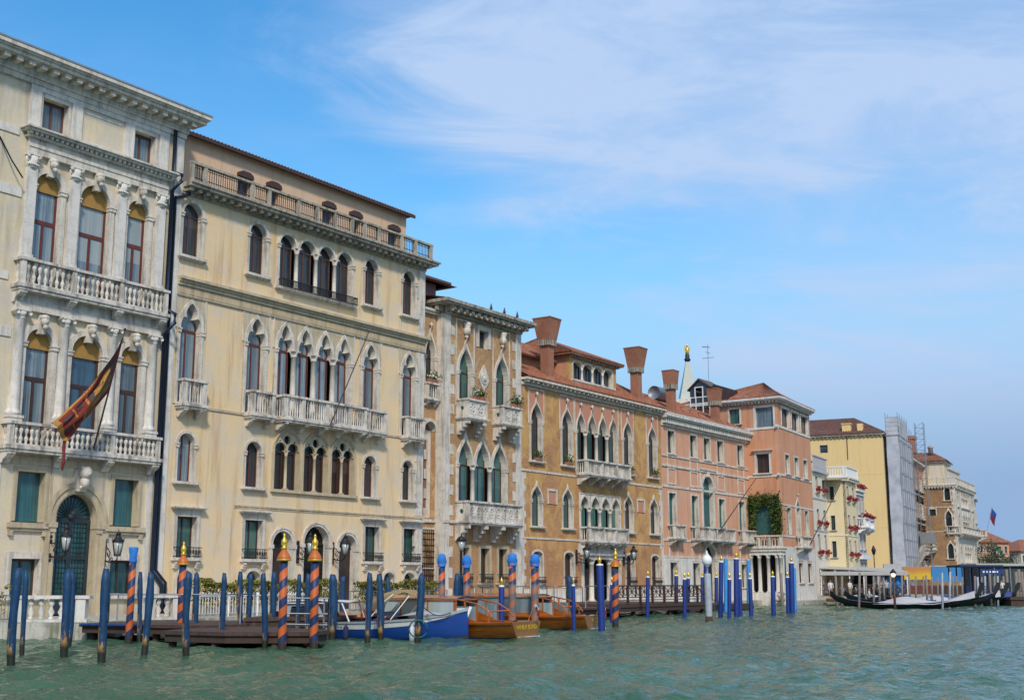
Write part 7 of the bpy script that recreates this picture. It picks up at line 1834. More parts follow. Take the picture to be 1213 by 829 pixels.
def water_taxi(x, y, label, trans_text, side_text, flagc, seed=0):
    t = thing('water_taxi', label, 'motorboat', group='varnished water taxis'); t.matrix_world = boat_frame(x, y, -1.6, .85)
    st = [(0, 1.14, -.3, .6), (.8, 1.16, -.32, .57), (2, 1.15, -.34, .56), (4, 1.1, -.36, .58), (6, 1.04, -.36, .66), (7.5, .74, -.3, .76), (8.6, .3, -.1, .86), (9.2, .03, .3, .92)]
    m, rows = hull(st, power=.42); m.build('hull', 'varnished_wood', t, I4)
    tr = MB(); r0 = [(-.02, yy * 1.0, z) for _, yy, z in rows[0] if z > .0]; tr._add(r0, [tuple(range(len(r0)))]); tr.build('transom', 'golden_wood', t, I4)
    band(st, .93, 1.0, .03, .42).build('rubbing_strake', 'varnished_wood', t, I4); band(st, .2, .41, .012, .42).build('waterline_shadow', 'antifoul_and_shadow', t, I4)  # dark band paints the shadow along the hull's waterline
    m = MB(); m.box(-.2, -.03, -.7, .7, .02, .09); m.build('swim_step', 'white_paint', t, I4)
    m = MB()
    d = deck(st, .0, .02, 5.8, 9.3); m.v += d.v; m.f += d.f; m.sm += d.sm
    m.box(0, .55, -1.12, 1.12, .57, .625); m.box(.55, 6.0, -1.13, -.82, .56, .615); m.box(.55, 6.0, .82, 1.13, .56, .615)
    for sx in (-1, 1): m.plate([(.3, .58), (1.6, .6), (2.5, .95), (2.5, .58)], (), sx * .8 - .03, sx * .8 + .03)
    m.build('deck', 'varnished_wood', t, I4)
    m = MB(); m.box(.5, 5.9, -.8, .8, -.05, 0.0); m.box(.6, 1.1, -.75, .75, 0, .42); m.build('seats', 'blue_tarp', t, I4)
    # cabin with a row of panes and a framed open rear
    m = MB(); roof = []
    for j in range(7):
        v = -1 + 2 * j / 6; roof.append([(2.5 + 3.7 * i / 8, v * .82, 1.42 + .1 * (1 - v * v) + .03 * math.sin(math.pi * i / 8)) for i in range(9)])
    m.grid(roof); m.box(2.45, 6.25, -.86, .86, 1.36, 1.41); m.build('cabin_roof', 'varnished_wood', t, I4)
    m = MB(); m.box(2.6, 6.1, -.8, -.77, .62, 1.36); m.box(2.6, 6.1, .77, .8, .62, 1.36); m.box(6.1, 6.13, -.8, .8, .62, 1.36); m.build('cabin_windows', 'cabin_glass', t, I4)
    m = MB()
    for sx in (-.81, .79):
        for x_ in (2.55, 3.7, 4.9, 6.08): m.box(x_, x_ + .07, sx, sx + .02, .6, 1.36)
        m.box(2.5, 6.15, sx, sx + .024, .6, .72)
    m.build('window_frames', 'varnished_wood', t, I4)
    m = MB()
    for x_, zt in ((1.1, .95), (1.6, 1.2), (2.1, 1.32), (2.48, 1.36)):
        for sx in (-1, 1): m.box(x_, x_ + .05, sx * .8 - .025, sx * .8 + .025, .58, zt)
    for sx in (-1, 1): m.tube([(.95, sx * .8, .75), (1.15, sx * .8, 1.0), (1.6, sx * .8, 1.24), (2.5, sx * .8, 1.4)], .03, 5)
    m.tube([(1.12, -.8, .98), (1.12, .8, .98)], .03, 5); m.build('rear_frame', 'varnished_wood', t, I4)
    m = MB(); m.box(1.6, 2.5, -.795, -.785, .62, 1.15); m.box(1.6, 2.5, .785, .795, .62, 1.15); m.build('rear_screen', 'cabin_glass', t, I4)
    m = MB(); m.box(6.5, 6.9, -.6, .6, .66, .95); m.tube([(6.9, -.6, .7), (6.6, -.6, 1.15), (6.6, .6, 1.15), (6.9, .6, .7)], .025, 5); m.build('windscreen', 'varnished_wood', t, I4)
    Mt = Matrix(((0, 0, -1, -.03), (-1, 0, 0, 0), (0, 1, 0, .34), (0, 0, 0, 1)))
    if trans_text: text_obj(trans_text, .24, 'lettering_gold', 'lettering', t, Mt, 'CENTER')
    if side_text:      # port side faces the camera: reads from bow to stern
        Ms = Matrix(((-1, 0, 0, 2.6), (0, 0, 1, 1.17), (0, 1, 0, .3), (0, 0, 0, 1))); text_obj(side_text, .17, 'letter_white', 'lettering', t, Ms)
    m = MB(); m.tube([(.1, -.3, .58), (-.25, -.3, 1.35)], .015, 5); fs_ = m.build('flagstaff', 'varnished_wood', t, I4)
    for i, c in enumerate(flagc):
        m = MB(); m.grid([[(-.22 + .0 * j - .05 * i, -.3 + .05 * math.sin(3 * j + i) - .07 * j, 1.3 - .13 * i - .055 * j - .02 * i * j) for j in range(5)], [(-.19 - .05 * i, -.3 + .05 * math.sin(3 * j + i + 1) - .07 * j, 1.17 - .13 * i - .055 * j - .02 * (i + 1) * j) for j in range(5)]]); m.build('flag_cloth', c, fs_, I4)
    return t
water_taxi(.52, 45.7, 'varnished wooden water taxi with yellow stern lettering, nearest to the blue boat', 'VANILA BONDI', 'RV 7808', ['flag_white', 'flag_red'])
water_taxi(3.6, 54.3, 'varnished wooden water taxi with a green white red flag, the farther one', 'VE 2034', None, ['flag_green', 'flag_white', 'flag_red'], 1)

# blue and white work boat, bow to the right
t = thing('work_boat', 'blue and white work boat with low cabin and navy cover behind the blue poles', 'motorboat'); t.matrix_world = boat_frame(-9.2, 47.2, 7.6, -1.9)
st = [(0, .75, -.2, .62), (.8, .95, -.22, .6), (2.5, 1.05, -.25, .58), (4.5, 1.02, -.25, .62), (6, .78, -.25, .72), (7.1, .4, -.2, .88), (7.85, .06, -.15, 1.08)]
m, rows = hull(st, power=.3); m.build('hull', 'hull_blue', t, I4)
m = MB()
for sg in (-1, 1):
    rows = []
    for q_ in (0, .5, 1):
        row = []
        for x, hb, zk, zs in st:
            fa = .70 + .25 * max(0, min(1, (x - 5.0) / 2.6)) ** 1.3; f_ = fa + (.955 - fa) * q_
            row.append((x, sg * (hb * f_ ** .3 + .014), zk + (zs - zk) * f_))
        rows.append(row)
    m.grid(rows)
m.build('white_band', 'hull_white', t, I4); band(st, .94, 1.02, .05, .3).build('gunwale', 'deck_grey', t, I4); band(st, 0.05, .24, .012, .3).build('bottom_paint', 'antifoul_and_shadow', t, I4)
m = MB(); d = deck(st, -.12, .08, 0, 5.0); m.v += d.v; m.f += d.f; m.sm += d.sm; d = deck(st, .0, .06, 5.0, 8); m.v = m.v; o_ = len(m.v); m.v += d.v; m.f += [tuple(i + o_ for i in f) for f in d.f]; m.sm += d.sm; m.build('deck', 'deck_grey', t, I4)
m = MB(); m.plate([(.9, .5), (1.1, 1.25), (2.3, 1.3), (2.75, .5)], [[(1.2, .7), (1.3, 1.15), (2.1, 1.18), (2.2, .7)]], -.8, -.76); m.plate([(.9, .5), (1.1, 1.25), (2.3, 1.3), (2.75, .5)], [[(1.2, .7), (1.3, 1.15), (2.1, 1.18), (2.2, .7)]], .76, .8)
m.box(2.28, 2.4, -.76, .76, .5, 1.28); m.box(.9, 1.0, -.76, .76, .5, 1.2); m.build('cabin_side', 'deck_grey', t, I4)
m = MB(); m.grid([[(.6 + 3.0 * i / 8, -.9 + 1.8 * j / 4, 1.3 + .06 * math.sin(math.pi * i / 8) + .04 * math.sin(math.pi * j / 4)) for i in range(9)] for j in range(5)]); m.box(.6, 2.6, -.88, .88, 1.25, 1.29); m.build('cabin_roof', 'hull_white', t, I4)
m = MB(); m.box(1.15, 2.2, -.74, -.72, .6, 1.2); m.box(1.15, 2.2, .72, .74, .6, 1.2); m.build('cabin_windows', 'dark_glass', t, I4)
m = MB(); m.tube([(3.6, -.85, .6), (3.3, -.85, 1.28), (3.3, .85, 1.28), (3.6, .85, .6)], .03, 5); m.tube([(3.0, -.85, 1.3), (3.0, -.85, .6)], .03, 5); m.build('roof_stanchions', 'white_paint', t, I4)
m = MB()
q = random.Random(4); m.grid([[(3.9 + 1.6 * i / 8, -.8 + 1.6 * j / 6, .62 + .34 * math.sin(math.pi * i / 8) ** .6 * (.6 + .4 * math.sin(math.pi * j / 6)) + q.uniform(-.02, .04)) for i in range(9)] for j in range(7)]); m.build('navy_cover', 'navy_tarp', t, I4)
m = MB(); m.grid([[(5.3 + 1.9 * i / 8, (-.72 + 1.44 * j / 6) * (1 - .55 * i / 8), .72 + .26 * math.sin(math.pi * (i + 1) / 10) * (.6 + .4 * math.sin(math.pi * j / 6)) + .02 * i / 8 + q.uniform(-.01, .02)) for i in range(9)] for j in range(7)]); m.build('grey_cover', 'deck_grey', t, I4)
m = MB(); m.box(7.45, 7.75, -.12, .12, .98, 1.1); m.tube([(7.7, 0, .6), (7.95, 0, 1.15)], .06, 6); m.build('stem_post', 'hull_white', t, I4)
Ms = Matrix(((1, 0, 0, 2.35), (0, 0, -1, -1.035), (0, 1, 0, .375), (0, 0, 0, 1))); text_obj('MALET  MEI  TO', .15, 'lettering_grey', 'lettering', t, Ms)
Ms = Matrix(((1, 0, 0, 4.6), (0, 0, -1, -1.03), (0, 1, 0, .37), (0, 0, 0, 1))); text_obj('8', .15, 'lettering_grey', 'lettering', t, Ms)
m = MB(); m.box(.2, .9, -.3, .3, .3, .95); m.build('engine_box', 'dark_wood', t, I4)

m = MB(); m.grid([[(x_, -.92 + 1.84 * j / 8, z_ + .06 * math.sin(math.pi * j / 8)) for x_, z_ in ((4.3, .98), (4.36, 1.2), (4.5, 1.38), (4.72, 1.53), (5.0, 1.64), (5.3, 1.7), (5.6, 1.7), (5.85, 1.64), (6.0, 1.55))] for j in range(9)]); m.grid([[(x_, sy_ * .92, z_) for x_, z_ in ((4.3, .98), (4.5, 1.38), (4.72, 1.53), (5.0, 1.64))] for sy_ in (-1, -1.001)]); m.build('canopy', 'tan_canvas', t, I4)
m = MB()
for sy in (-.9, .9): m.tube([(4.3, sy, .62), (4.9, sy, 1.3), (5.3, sy, 1.6)], .02, 5); m.tube([(5.2, sy, .7), (5.9, sy, 1.55)], .02, 5)
m.build('canopy_frame', 'hull_white', t, I4)
for i, x_ in enumerate((1.6, 3.6, 6.0)):
    m = MB(); m.lathe([(.03, .5), (.1, .42), (.12, .15), (.1, -.02), (.03, -.08)], x_, -1.15 + (.35 if x_ > 5 else 0), 8); m.tube([(x_, -1.12 + (.35 if x_ > 5 else 0), .5), (x_, -1.0 + (.3 if x_ > 5 else 0), .66)], .015, 4); m.build('fender', ('hull_white', 'navy_tarp', 'hull_white')[i], t, I4)
# white boarding canopy behind the taxi
m = MB(); m.grid([[(2.1 * i / 8, 1.4 * j / 3, 1.05 + .55 * (i / 8) + .06 * math.sin(i)) for i in range(9)] for j in range(4)]); m.tube([(0, 0, .0), (0, 0, 1.05)], .025, 5); m.tube([(2.1, 0, .0), (2.1, 0, 1.6)], .025, 5); m.tube([(0, 1.4, .0), (0, 1.4, 1.05)], .025, 5); m.tube([(2.1, 1.4, .0), (2.1, 1.4, 1.6)], .025, 5)
X0, Y0, _ = at_dist(577, 700, 60); tag(m.build('boarding_canopy', 'awning_white', None, T(X0, Y0, .62)), 'small sloping white canvas canopy on the jetty behind the nearer water taxi', 'canopy')

# ---------------------------------------------------------------- gondolas
def gondola(x, y, hx, hy, label, cover=None, cloth='blue_tarp', L_=11.6):
    t = thing('gondola', label, 'gondola', group='moored gondolas'); t.matrix_world = boat_frame(x, y, hx, hy); k_ = L_ / 11
    st = [(0 * k_, .04, .95, 1.45), (.5 * k_, .12, .52, 1.0), (1.4 * k_, .32, .2, .68), (2.8 * k_, .56, .02, .5), (4.5 * k_, .7, -.1, .42), (6 * k_, .72, -.12, .42), (7.6 * k_, .6, -.02, .5), (9 * k_, .36, .2, .68), (10.1 * k_, .16, .5, .95), (10.8 * k_, .05, .85, 1.25)]
    m, rows = hull(st, power=.45); m.build('hull', 'hull_black', t, I4)
    deck(st, -.02, .03).build('deck', 'hull_black' if cover else cloth, t, I4)
    m = MB(); m.plate([(10.75 * k_, .9), (11.1 * k_, 1.5), (11.25 * k_, 2.0), (11.0 * k_, 2.05), (10.8 * k_, 1.75), (10.65 * k_, 1.2)], (), -.025, .025)
    for i in range(5): m.box(11.12 * k_ + .0, 11.32 * k_, -.02, .02, 1.25 + i * .12, 1.31 + i * .12)
    m.build('bow_iron', 'black_iron', t, I4)
    m = MB(); m.tube([(0, 0, 1.3), (-.12, 0, 1.6), (.02, 0, 1.75)], [.06, .05, .02], 6); m.build('stern_curl', 'grey_metal', t, I4)
    if cover:
        m = MB(); q = random.Random(int(x * 10)); S = []
        for i in range(21):
            f_ = i / 20; xx = (3.2 + (7.3) * f_) * k_; hb = .72 * math.sin(math.pi * min(.97, max(.08, xx / (11 * k_)))) ** .7
            pk_ = .42 + .5 * math.exp(-((f_ - .32) / .2) ** 2) + .18 * f_ + max(0, f_ - .75) * 1.3
            S.append([(xx, hb * 1.03 * v, (.36 + max(0, f_ - .6) * 1.25) + (pk_ - .36) * (1 - abs(v) ** 1.6) + q.uniform(-.02, .02)) for v in (-1, -.75, -.45, -.15, .15, .45, .75, 1)])
        m.grid(S); m.build('tarpaulin', cover, t, I4)
    else:
        m = MB(); m.box(4.6 * k_, 6.6 * k_, -.45, .45, .42, .62); m.box(4.5 * k_, 4.8 * k_, -.5, .5, .45, 1.0); m.build('seat', cloth, t, I4)
        m = MB(); m.tube([(3.4 * k_, -.6, .5), (3.45 * k_, -.62, .95), (3.55 * k_, -.55, 1.05)], .05, 6); m.build('oarlock', 'varnished_wood', t, I4)
    return t
def gpos(pxl, pxr, Yl, Yr): 
    a = at_dist(pxl, 700, Yl); b_ = at_dist(pxr, 700, Yr); return a[0], a[1], b_[0] - a[0], b_[1] - a[1], math.hypot(b_[0] - a[0], b_[1] - a[1])
x, y, hx, hy, L_ = gpos(983, 1163, 100, 96); gondola(x, y, hx, hy, 'nearest long black gondola under a pale grey tarpaulin, its bow to the right', 'white_tarp', L_=L_)
x, y, hx, hy, L_ = gpos(1000, 1182, 104, 101); gondola(x, y, hx, hy, 'gondola with a royal blue interior just behind the nearest one', None, 'blue_tarp', L_=L_)
x, y, hx, hy, L_ = gpos(1015, 1193, 108, 105); gondola(x, y, hx, hy, 'gondola with a white cover, third from the front of the moored row', 'white_tarp', L_=L_)
x, y, hx, hy, L_ = gpos(1035, 1206, 112, 109); gondola(x, y, hx, hy, 'gondola under a bright blue cover, farthest back of the moored row', 'blue_tarp', L_=L_)
# pale skiff next to the restaurant
t = thing('skiff', 'short dark skiff with a white cover beside the canopied restaurant', 'boat'); x, y, hx, hy, L_ = gpos(1003, 1046, 109, 108); t.matrix_world = boat_frame(x, y, hx, hy)
st = [(0, .3, 0, .9), (1, .6, -.1, .75), (2.2, .6, -.1, .75), (3.1, .1, .1, .95)]; m, rows = hull(st, power=.4); m.build('hull', 'navy_tarp', t, I4); m = MB(); m.grid([[(.1 + 2.8 * i / 8, (-.5 + 1.0 * j / 4) * math.sin(math.pi * (i + 1) / 10), .82 + .22 * math.sin(math.pi * i / 8) * math.sin(math.pi * j / 4)) for i in range(9)] for j in range(5)]); m.build('cover', 'hull_white', t, I4)

# thin grey mooring poles round the gondolas
GP = [(990.5, 708, 682, 3, 0), (996.5, 708, 682, 3.2, 0), (1017.5, 723, 678, 3, 0), (1026, 718, 680, 3, 0), (1034, 712, 682, 2.6, 0), (1041, 712, 682, 2.6, 0), (1047, 710, 684, 2.4, 0), (1054, 710, 682, 2.4, 0), (1067.5, 708, 681, 2.6, 0), (1077, 708, 680, 2.4, 0), (1084, 709, 682, 2.4, 0), (1093, 709, 682, 2.4, 0), (1097.6, 710, 681, 2.6, 0), (1103, 709, 682, 2.2, 0), (1110, 709, 684, 2.2, 0), (1116.6, 722, 678, 2.8, 1), (1124.7, 720, 677, 3.0, 1), (1128, 709, 682, 2.2, 0), (1133.5, 709, 682, 2.4, 0), (1139, 709, 683, 2.2, 0), (1154, 710, 682, 2.4, 0), (1158.5, 712, 683, 3, 1), (1162, 709, 683, 2.2, 0), (1166, 712, 682, 2.6, 1), (1173, 710, 679, 2.6, 0), (1177, 710, 682, 2.4, 0), (1181, 711, 682, 2.6, 1), (1189, 710, 682, 3, 0)]
for i, (px, by, ty, w, pale) in enumerate(GP):
    X0, Y0, dx_, h, r_ = pole_measure(px, by, px + (.8 if i % 3 else -.6), ty, w, None if by > 716 else 102.5 + (i % 4) * 3.4); m = MB(); m.lathe([(r_, -1.5), (r_ * 1.05, h * .5), (r_ * .85, h)], 0, 0, 6, lean=(dx_ / h, 0))
    n_ = i + 1; suf = 'th' if 10 < n_ % 100 < 14 else {1: 'st', 2: 'nd', 3: 'rd'}.get(n_ % 10, 'th')
    tag(m.build('gondola_pole', 'pale_grey_paint' if pale else 'grey_timber', None, T(X0, Y0, 0)), '%s grey timber pole among the gondolas, %d%s counting from the left' % ('pale' if pale else 'dark', n_, suf), 'mooring pole', 'thin poles among the gondolas')
for px, mt, lab in ((1143.6, 'black_white_stripe', 'black and white striped pole with an orange foot, the left one'), (1149.3, 'black_white_stripe', 'black and white striped pole with an orange foot, the right one')):
    X0, Y0, dx_, h, r_ = pole_measure(px, 706, px, 671, 3.6); t = thing('striped_pole', lab + ' before the blue banner', 'mooring pole', (X0, Y0, 0), group='black and white striped poles'); m = MB(); m.lathe([(r_, -1.5), (r_, h)], 0, 0, 10); m.build('shaft', mt, t, I4)
X0, Y0, dx_, h, r_ = pole_measure(1201, 709, 1200, 671, 3.6); m = MB(); m.lathe([(r_, -1.5), (r_, h - .2), (r_ * 1.3, h - .1), (.02, h)], 0, 0, 8); tag(m.build('yellow_pole', 'banner_yellow', None, T(X0, Y0, 0)), 'orange-yellow pole right of the gondola bows', 'mooring pole')
for i, (px, w) in enumerate(((1195, 3), (1206, 4), (1209.5, 4), (1213, 4))):
    X0, Y0, dx_, h, r_ = pole_measure(px, 713, px, 674 + 3 * (i % 2), w); m = MB(); m.lathe([(r_, -1.5), (r_ * .95, h)], 0, 0, 7); tag(m.build('timber_pile', 'grey_timber', None, T(X0, Y0, 0)), '%s of the four stout brown timber piles at the right edge' % ('leftmost', 'second', 'third', 'rightmost')[i], 'mooring pole', 'stout piles at the right edge')
m = MB(); m.box(0, 6, 0, 4, .55, .8); m.box(.1, 6, .1, 3.9, -1, .55); X0, Y0, _ = at_dist(1196, 700, 108); tag(m.build('timber_dock', 'jetty_wood', None, T(X0, Y0, 0)), 'brown timber landing stage at the right edge beyond the gondola bows', 'jetty')

# restaurant terrace with awning, curtains and lit lamps
RF = frame(29.2, 123.6, 90 + 22)
RF = frame(30.2, 121.0, 97)
t = thing('canopied_terrace', 'waterside restaurant terrace under a long white awning with dark timber rails', 'restaurant'); t.matrix_world = RF
m = MB(); m.box(-1.2, 8.2, 0, 6, .5, .8); m.box(-1.0, 8.0, .2, 5.8, -1.2, .5)
m.build('deck', 'jetty_wood', t, I4)
m = MB(); m._add([(-.3, -.4, 3.35), (8.0, -.4, 2.95), (8.0, 5, 3.3), (-1.2, 5, 3.75), (-.3, -.4, 3.45), (8.0, -.4, 3.05), (8.0, 5, 3.4), (-1.2, 5, 3.85)], [(0, 1, 2, 3), (4, 5, 6, 7), (0, 1, 5, 4), (1, 2, 6, 5), (2, 3, 7, 6), (3, 0, 4, 7)])
m.box(-.3, 8.0, -.42, -.36, 2.72, 3.08); m.build('awning', 'awning_white', t, I4)
m = MB()
for i in range(7):
    x = -.2 + i * 1.35; m.box(x - .05, x + .05, -.3, -.2, .8, 3.3 - .05 * i)
m.build('awning_posts', 'white_paint', t, I4)
m = MB(); m.box(-1.2, 8.2, -.1, -.02, 1.75, 1.85); m.box(-1.2, 8.2, -.1, -.02, 1.25, 1.32)
for i in range(16): m.box(-1.2 + i * .62, -1.12 + i * .62, -.12, 0, .8, 1.8)
for i in range(15): m.tube([(-1.15 + i * .62, -.06, .82), (-.55 + i * .62, -.06, 1.78)], .025, 4); m.tube([(-1.15 + i * .62, -.06, 1.78), (-.55 + i * .62, -.06, .82)], .025, 4)
m.build('timber_rail', 'dark_wood', t, I4)
m = MB(); m.box(-.8, 8.0, 4.9, 5.0, .8, 3.2); m.build('back_wall', 'door_iron', t, I4)
m = MB(); q = random.Random(2)
for i in range(500): m.leaf((q.uniform(-.6, 4.2), q.uniform(4.0, 4.8), q.uniform(.9, 2.3)), q.uniform(.1, .2), q)
m.build('plants', 'ivy_leaves', t, I4)
m = MB(); m.grid([[(4.8 + i * .1, .2 + .12 * math.sin(i * 1.1), 1.0 + j * 1.0) for i in range(12)] for j in range(3)]); m.build('white_curtain', 'awning_white', t, I4)
m = MB(); m.grid([[(6.1 + i * .1, .3 + .12 * math.sin(i * 1.1), 1.0 + j * 1.0) for i in range(17)] for j in range(3)]); m.build('blue_curtain', 'sky_blue_paint', t, I4)
m = MB()
for x, z in ((.5, 2.95), (1.25, 2.98), (2.05, 2.88), (3.4, 2.9)): m.sphere((x, .3, z), .1, 8, 6)
m.build('lit_lamps', 'warm_lamp', t, I4)
m = MB()
for x in (.5, 1.25, 2.05, 3.4): m.tube([(x, .3, 3.0), (x, .3, 3.4)], .02, 4)
m.build('lamp_cords', 'black_iron', t, I4)
for i, x in enumerate((.4, 2.0, 3.6, 5.4)):
    tb = thing('dining_table', '%s of the four small white-clothed tables behind the restaurant rail' % ('leftmost', 'second', 'third', 'rightmost')[i], 'table', group='restaurant tables'); tb.matrix_world = RF @ T(x, 1.6, .8)
    m = MB(); m.lathe([(.45, .2), (.42, .72), (.45, .75)], n=10); m.build('tablecloth', 'white_paint', tb, I4); m = MB(); m.lathe([(.2, 0), (.05, .05), (.05, .2)], n=6); m.build('leg', 'black_iron', tb, I4)
# lamp on the post at the gondola station
X0, Y0, dx_, h, r_ = pole_measure(1060.5, 722, 1060, 683, 3.2); t = thing('lantern_post', 'dark post with a lit lantern before the white panel, among the gondolas', 'lamp', (X0, Y0, 0))
m = MB(); m.lathe([(r_, -1.5), (r_ * .9, h)], 0, 0, 7); m.build('post', 'dark_wood', t, I4); m = MB(); m.sphere((0, 0, h + .14), .16, 8, 6); m.build('lit_lamp', 'warm_lamp', t, I4); m = MB(); m.lathe([(.28, h + .26), (.2, h + .4), (.04, h + .6)], n=6); m.build('lantern_roof', 'black_iron', t, I4)
# street lamp before the yellow wall
X0, Y0, _ = at_dist(1037.5, 700, 135); t = thing('street_lamp', 'black street lamp standing before the butter-yellow wall', 'lamp', (X0, Y0, .6)); m = MB(); m.lathe([(.08, 0), (.05, 4.4)], n=6); m.build('column', 'black_iron', t, I4); m = MB(); m.lathe([(.12, 4.4), (.26, 4.9), (.05, 5.4)], n=6); m.build('lantern', 'black_iron', t, I4)
# white panel, yellow and blue banners
def banner(pxl, pxr, Y, z0, z1, mat, label, bow=.25, posts=True):
    a = at_dist(pxl, 690, Y); b_ = at_dist(pxr, 690, Y); L_ = b_[0] - a[0]; t = thing('banner', label, 'banner', (a[0], Y, 0))
    m = MB()
    for off in (0, .03): m.grid([[(L_ * i / 12, off - bow * math.sin(math.pi * i / 12), z0 + (z1 - z0) * j / 4) for i in range(13)] for j in range(5)])
    m.build('cloth', mat, t, I4); m = MB()
    for i in range(4): m.tube([(L_ * i / 3, .15, .5), (L_ * i / 3, .15, z1 + .02)], .04, 5)
    m.tube([(0, .12, z1), (L_, .12, z1)], .03, 5); m.build('posts', 'grey_metal', t, I4)
banner(1048, 1069.5, 139, 1.2, 4.05, 'awning_white', 'plain white panel between the restaurant awning and the yellow banner', .0)
banner(1070.5, 1103.5, 140, 2.35, 3.75, 'banner_yellow', 'orange and yellow banner over the landing stage')
banner(1104.5, 1142, 140, 2.1, 3.8, 'banner_blue', 'sky blue banner right of the yellow one')
# tables and clutter below: low wall of timber screens
for i, (pxl, pxr, mt) in enumerate(((1071, 1103, 'red_wood'), (1105, 1141, 'dark_wood'), (1142, 1186, 'navy_tarp'))):
    a = at_dist(pxl, 700, 138 - i * 3); b_ = at_dist(pxr, 700, 138 - i * 3); m = MB(); L_ = b_[0] - a[0]
    m.box(0, L_, 0, .1, .75, 1.7)
    for k_ in range(int(L_ / .7)): m.box(k_ * .7, k_ * .7 + .08, -.05, 0, .75, 1.85)
    tag(m.build('timber_screen', mt, None, T(a[0], a[1], 0)), '%s of the three low timber screens on the landing stage' % ('reddish left one', 'dark middle one', 'navy right one')[i], 'screen')
# navy landing-stage pavilion with white marks, and the long white flat roof behind
a = at_dist(1141, 690, 124); b_ = at_dist(1190, 690, 124); L_ = b_[0] - a[0]
t = thing('landing_pavilion', 'navy blue open landing stage pavilion with small white marks along its fascia', 'landing stage', (a[0], 124, 0))
m = MB(); m.box(-.2, L_, 0, 4, 3.55, 3.75); m.build('roof', 'navy_tarp', t, I4)
m = MB(); m.box(1.8, L_ - .1, -.05, .0, 2.85, 3.3); m.build('sign_board', 'royal_blue_paint', t, I4)
m = MB()
for x0_, w_ in ((2.0, .18), (2.35, .14), (2.65, .16), (2.95, .32), (3.38, .14)): m.box(x0_, x0_ + w_, -.075, -.052, 3.0, 3.16)
m.build('white_marks', 'letter_white', t, I4)
m = MB()
for i in range(6):
    for y_ in (.1, 3.9): m.tube([(i * (L_ - .2) / 5, y_, .4), (i * (L_ - .2) / 5, y_, 3.55)], .07, 6)
m.build('posts', 'navy_tarp', t, I4); m = MB(); m.box(-.2, L_, 0, 4, .25, .5); m.build('pontoon', 'pier_timber', t, I4)
a = at_dist(1158, 690, 150)
t = thing('waterbus_stop', 'long flat white roof of a waterbus stop with dark sides at the right edge', 'shelter', (a[0], 150, 0))
m = MB(); m.box(0, 16, 0, 6, 4.0, 4.3); m.build('roof', 'awning_white', t, I4); m = MB(); m.box(.3, 15.8, .4, 5.6, .9, 4.0); m.build('cabin', 'dark_shutter', t, I4); m = MB(); m.box(0, 16, 0, 6, .3, .9); m.build('pontoon', 'pier_timber', t, I4)
m = MB()
for i in range(9): m.box(.3 + i * 1.9, .4 + i * 1.9, .3, .4, .9, 4.0)
m.build('posts', 'grey_metal', t, I4)

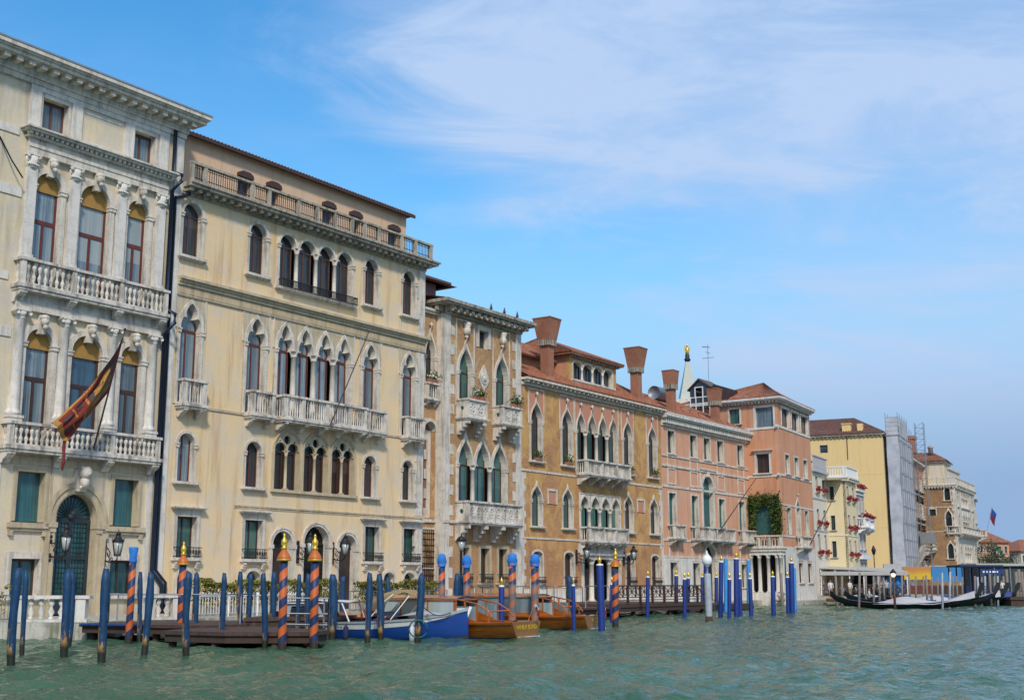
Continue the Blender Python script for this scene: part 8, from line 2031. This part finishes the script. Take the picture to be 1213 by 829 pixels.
# ---------------------------------------------------------------- people
def person(P, face, label, pose='stand', shirt='shirt_white', legs='trousers_dark', hgt=1.72):
    """one continuous skinned body with clothing and hair as children; face: heading in degrees from +Y towards +X"""
    s_ = hgt / 1.72
    sit = pose == 'sit'
    hip = .5 if sit else .92
    V = [(0, 0, hip), (0, 0, hip + .24), (0, -.01, hip + .46), (0, 0, hip + .56), (0, .02, hip + .67), (0, .03, hip + .78)]
    Rr = [.13, .115, .14, .055, .085, .07]
    E_l = [(0, 1), (1, 2), (2, 3), (3, 4), (4, 5)]
    for sg in (-1, 1):
        b0 = len(V); V += [(sg * .1, 0, hip - .04)]; Rr.append(.09); E_l.append((0, b0))
        if sit: V += [(sg * .13, .42, hip + .02), (sg * .13, .45, hip - .4), (sg * .13, .6, hip - .43)]
        else: V += [(sg * .11, .02 + .05 * sg, hip - .46), (sg * .12, -.02 + .08 * sg, .07), (sg * .13, .12 + .08 * sg, .03)]
        Rr += [.06, .04, .035]; E_l += [(b0, b0 + 1), (b0 + 1, b0 + 2), (b0 + 2, b0 + 3)]
        b0 = len(V); V += [(sg * .19, 0, hip + .48), (sg * .24, .05 if not sit else .08, hip + .22), (sg * .2, .22 if sg > 0 or sit else .08, hip + .08 if not sit else hip + .12), (sg * .18, .3 if sg > 0 or sit else .12, hip + .05)]
        Rr += [.055, .04, .032, .03]; E_l += [(2, b0), (b0, b0 + 1), (b0 + 1, b0 + 2), (b0 + 2, b0 + 3)]
    V = [(x * s_, y * s_, z * s_) for x, y, z in V]
    me = bpy.data.meshes.new('person'); me.from_pydata(V, E_l, []); o = bpy.data.objects.new('person', me); COL.objects.link(o)
    md = o.modifiers.new('skin', 'SKIN'); 
    for i, r_ in enumerate(Rr): me.skin_vertices[0].data[i].radius = (r_ * s_, r_ * s_)
    me.skin_vertices[0].data[0].use_root = True
    sb = o.modifiers.new('sub', 'SUBSURF'); sb.levels = 1; sb.render_levels = 1
    bpy.context.view_layer.update(); dg = bpy.context.evaluated_depsgraph_get(); m2 = bpy.data.meshes.new_from_object(o.evaluated_get(dg)); o.modifiers.clear(); o.data = m2
    m2.materials.clear()
    for mt in ('skin', shirt, legs): m2.materials.append(MATS[mt])
    for p_ in m2.polygons:
        c = p_.center; p_.use_smooth = True
        z = c.z / s_
        if z > hip + .53 or (abs(c.x) > .12 * s_ and z < hip + .2 and c.y > .15 * s_ and z > hip + .03): p_.material_index = 0
        elif z > hip + .02 and (not sit or c.y < .2 * s_ or z > hip + .1): p_.material_index = 1
        else: p_.material_index = 2
    o.location = P; o.rotation_euler = (0, 0, -R(face)); tag(o, label, 'person')
    m = MB(); m.sphere((0, 0 * s_, (hip + .8) * s_), .1 * s_, 10, 7, (1, 1.05, .8)); m.build('hair', 'hair_dark', o, I4)
    m = MB(); m.sphere((-.035, .1 * s_, (hip + .74) * s_), .013, 5, 4); m.sphere((.035, .1 * s_, (hip + .74) * s_), .013, 5, 4); m.build('eyes', 'hair_dark', o, I4)
    m = MB(); m.sphere((0, .105 * s_, (hip + .71) * s_), .02, 5, 4); m.build('nose', 'skin', o, I4)
    return o
x, y, z = at_dist(1007, 700, 112); person((x, y, .55), 150, 'person in pale clothes standing on the gondola landing left of the seated one', 'stand', 'shirt_white', 'tan_canvas')
x, y, z = at_dist(1029.5, 700, 103.2); person((x, y, .3), 120, 'dark-haired person in a white shirt in the gondola before the restaurant', 'sit', 'shirt_white', 'trousers_dark')
x, y, z = at_dist(984, 700, 112); person((x, y, .55), 170, 'person in light clothes standing at the left end of the gondola row', 'stand', 'shirt_white', 'tan_canvas')
x, y, z = at_dist(1050.5, 700, 116); person((x, y, .6), 180, 'person in a pale top standing behind the covered gondola near the blue curtain', 'stand', 'pale_grey_paint', 'trousers_dark')
x, y, z = at_dist(1187, 700, 112); person((x, y, .55), 200, 'person in a white shirt standing behind the gondola bows at the right', 'stand', 'shirt_white', 'trousers_dark')
m = MB(); m.prism([at_dist(978, 700, 111)[:2], at_dist(1192, 700, 110)[:2], at_dist(1192, 700, 119)[:2], at_dist(978, 700, 118)[:2]], .35, .55)
tag(m.build('gondola_landing', 'jetty_wood'), 'long low timber landing stage behind the row of gondolas', 'jetty')

# mooring lines from the posts to the boats
for a_, b_, sag, lab in (((-2.2, 45.0, .95), (-3.3, 44.6, 1.3), .25, 'dark mooring line from the bow of the blue work boat to the nearby post'), ((-8.6, 46.6, .75), (-6.3, 43.9, 1.2), .3, 'mooring line from the stern of the blue work boat to the thick double post'), ((.2, 45.5, .65), (-3.0, 47.4, 1.2), .3, 'mooring line from the stern of the nearer water taxi towards a blue post'), ((3.3, 54.0, .65), (2.6, 56.0, 1.3), .2, 'mooring line from the farther water taxi to the teal post')):
    a_, b_ = Vector(a_), Vector(b_); m = MB(); m.tube([tuple(a_.lerp(b_, i / 10) - Vector((0, 0, sag * math.sin(math.pi * i / 10)))) for i in range(11)], .018, 5); tag(m.build('mooring_line', 'dark_wood'), lab, 'rope', 'mooring lines of the motorboats')
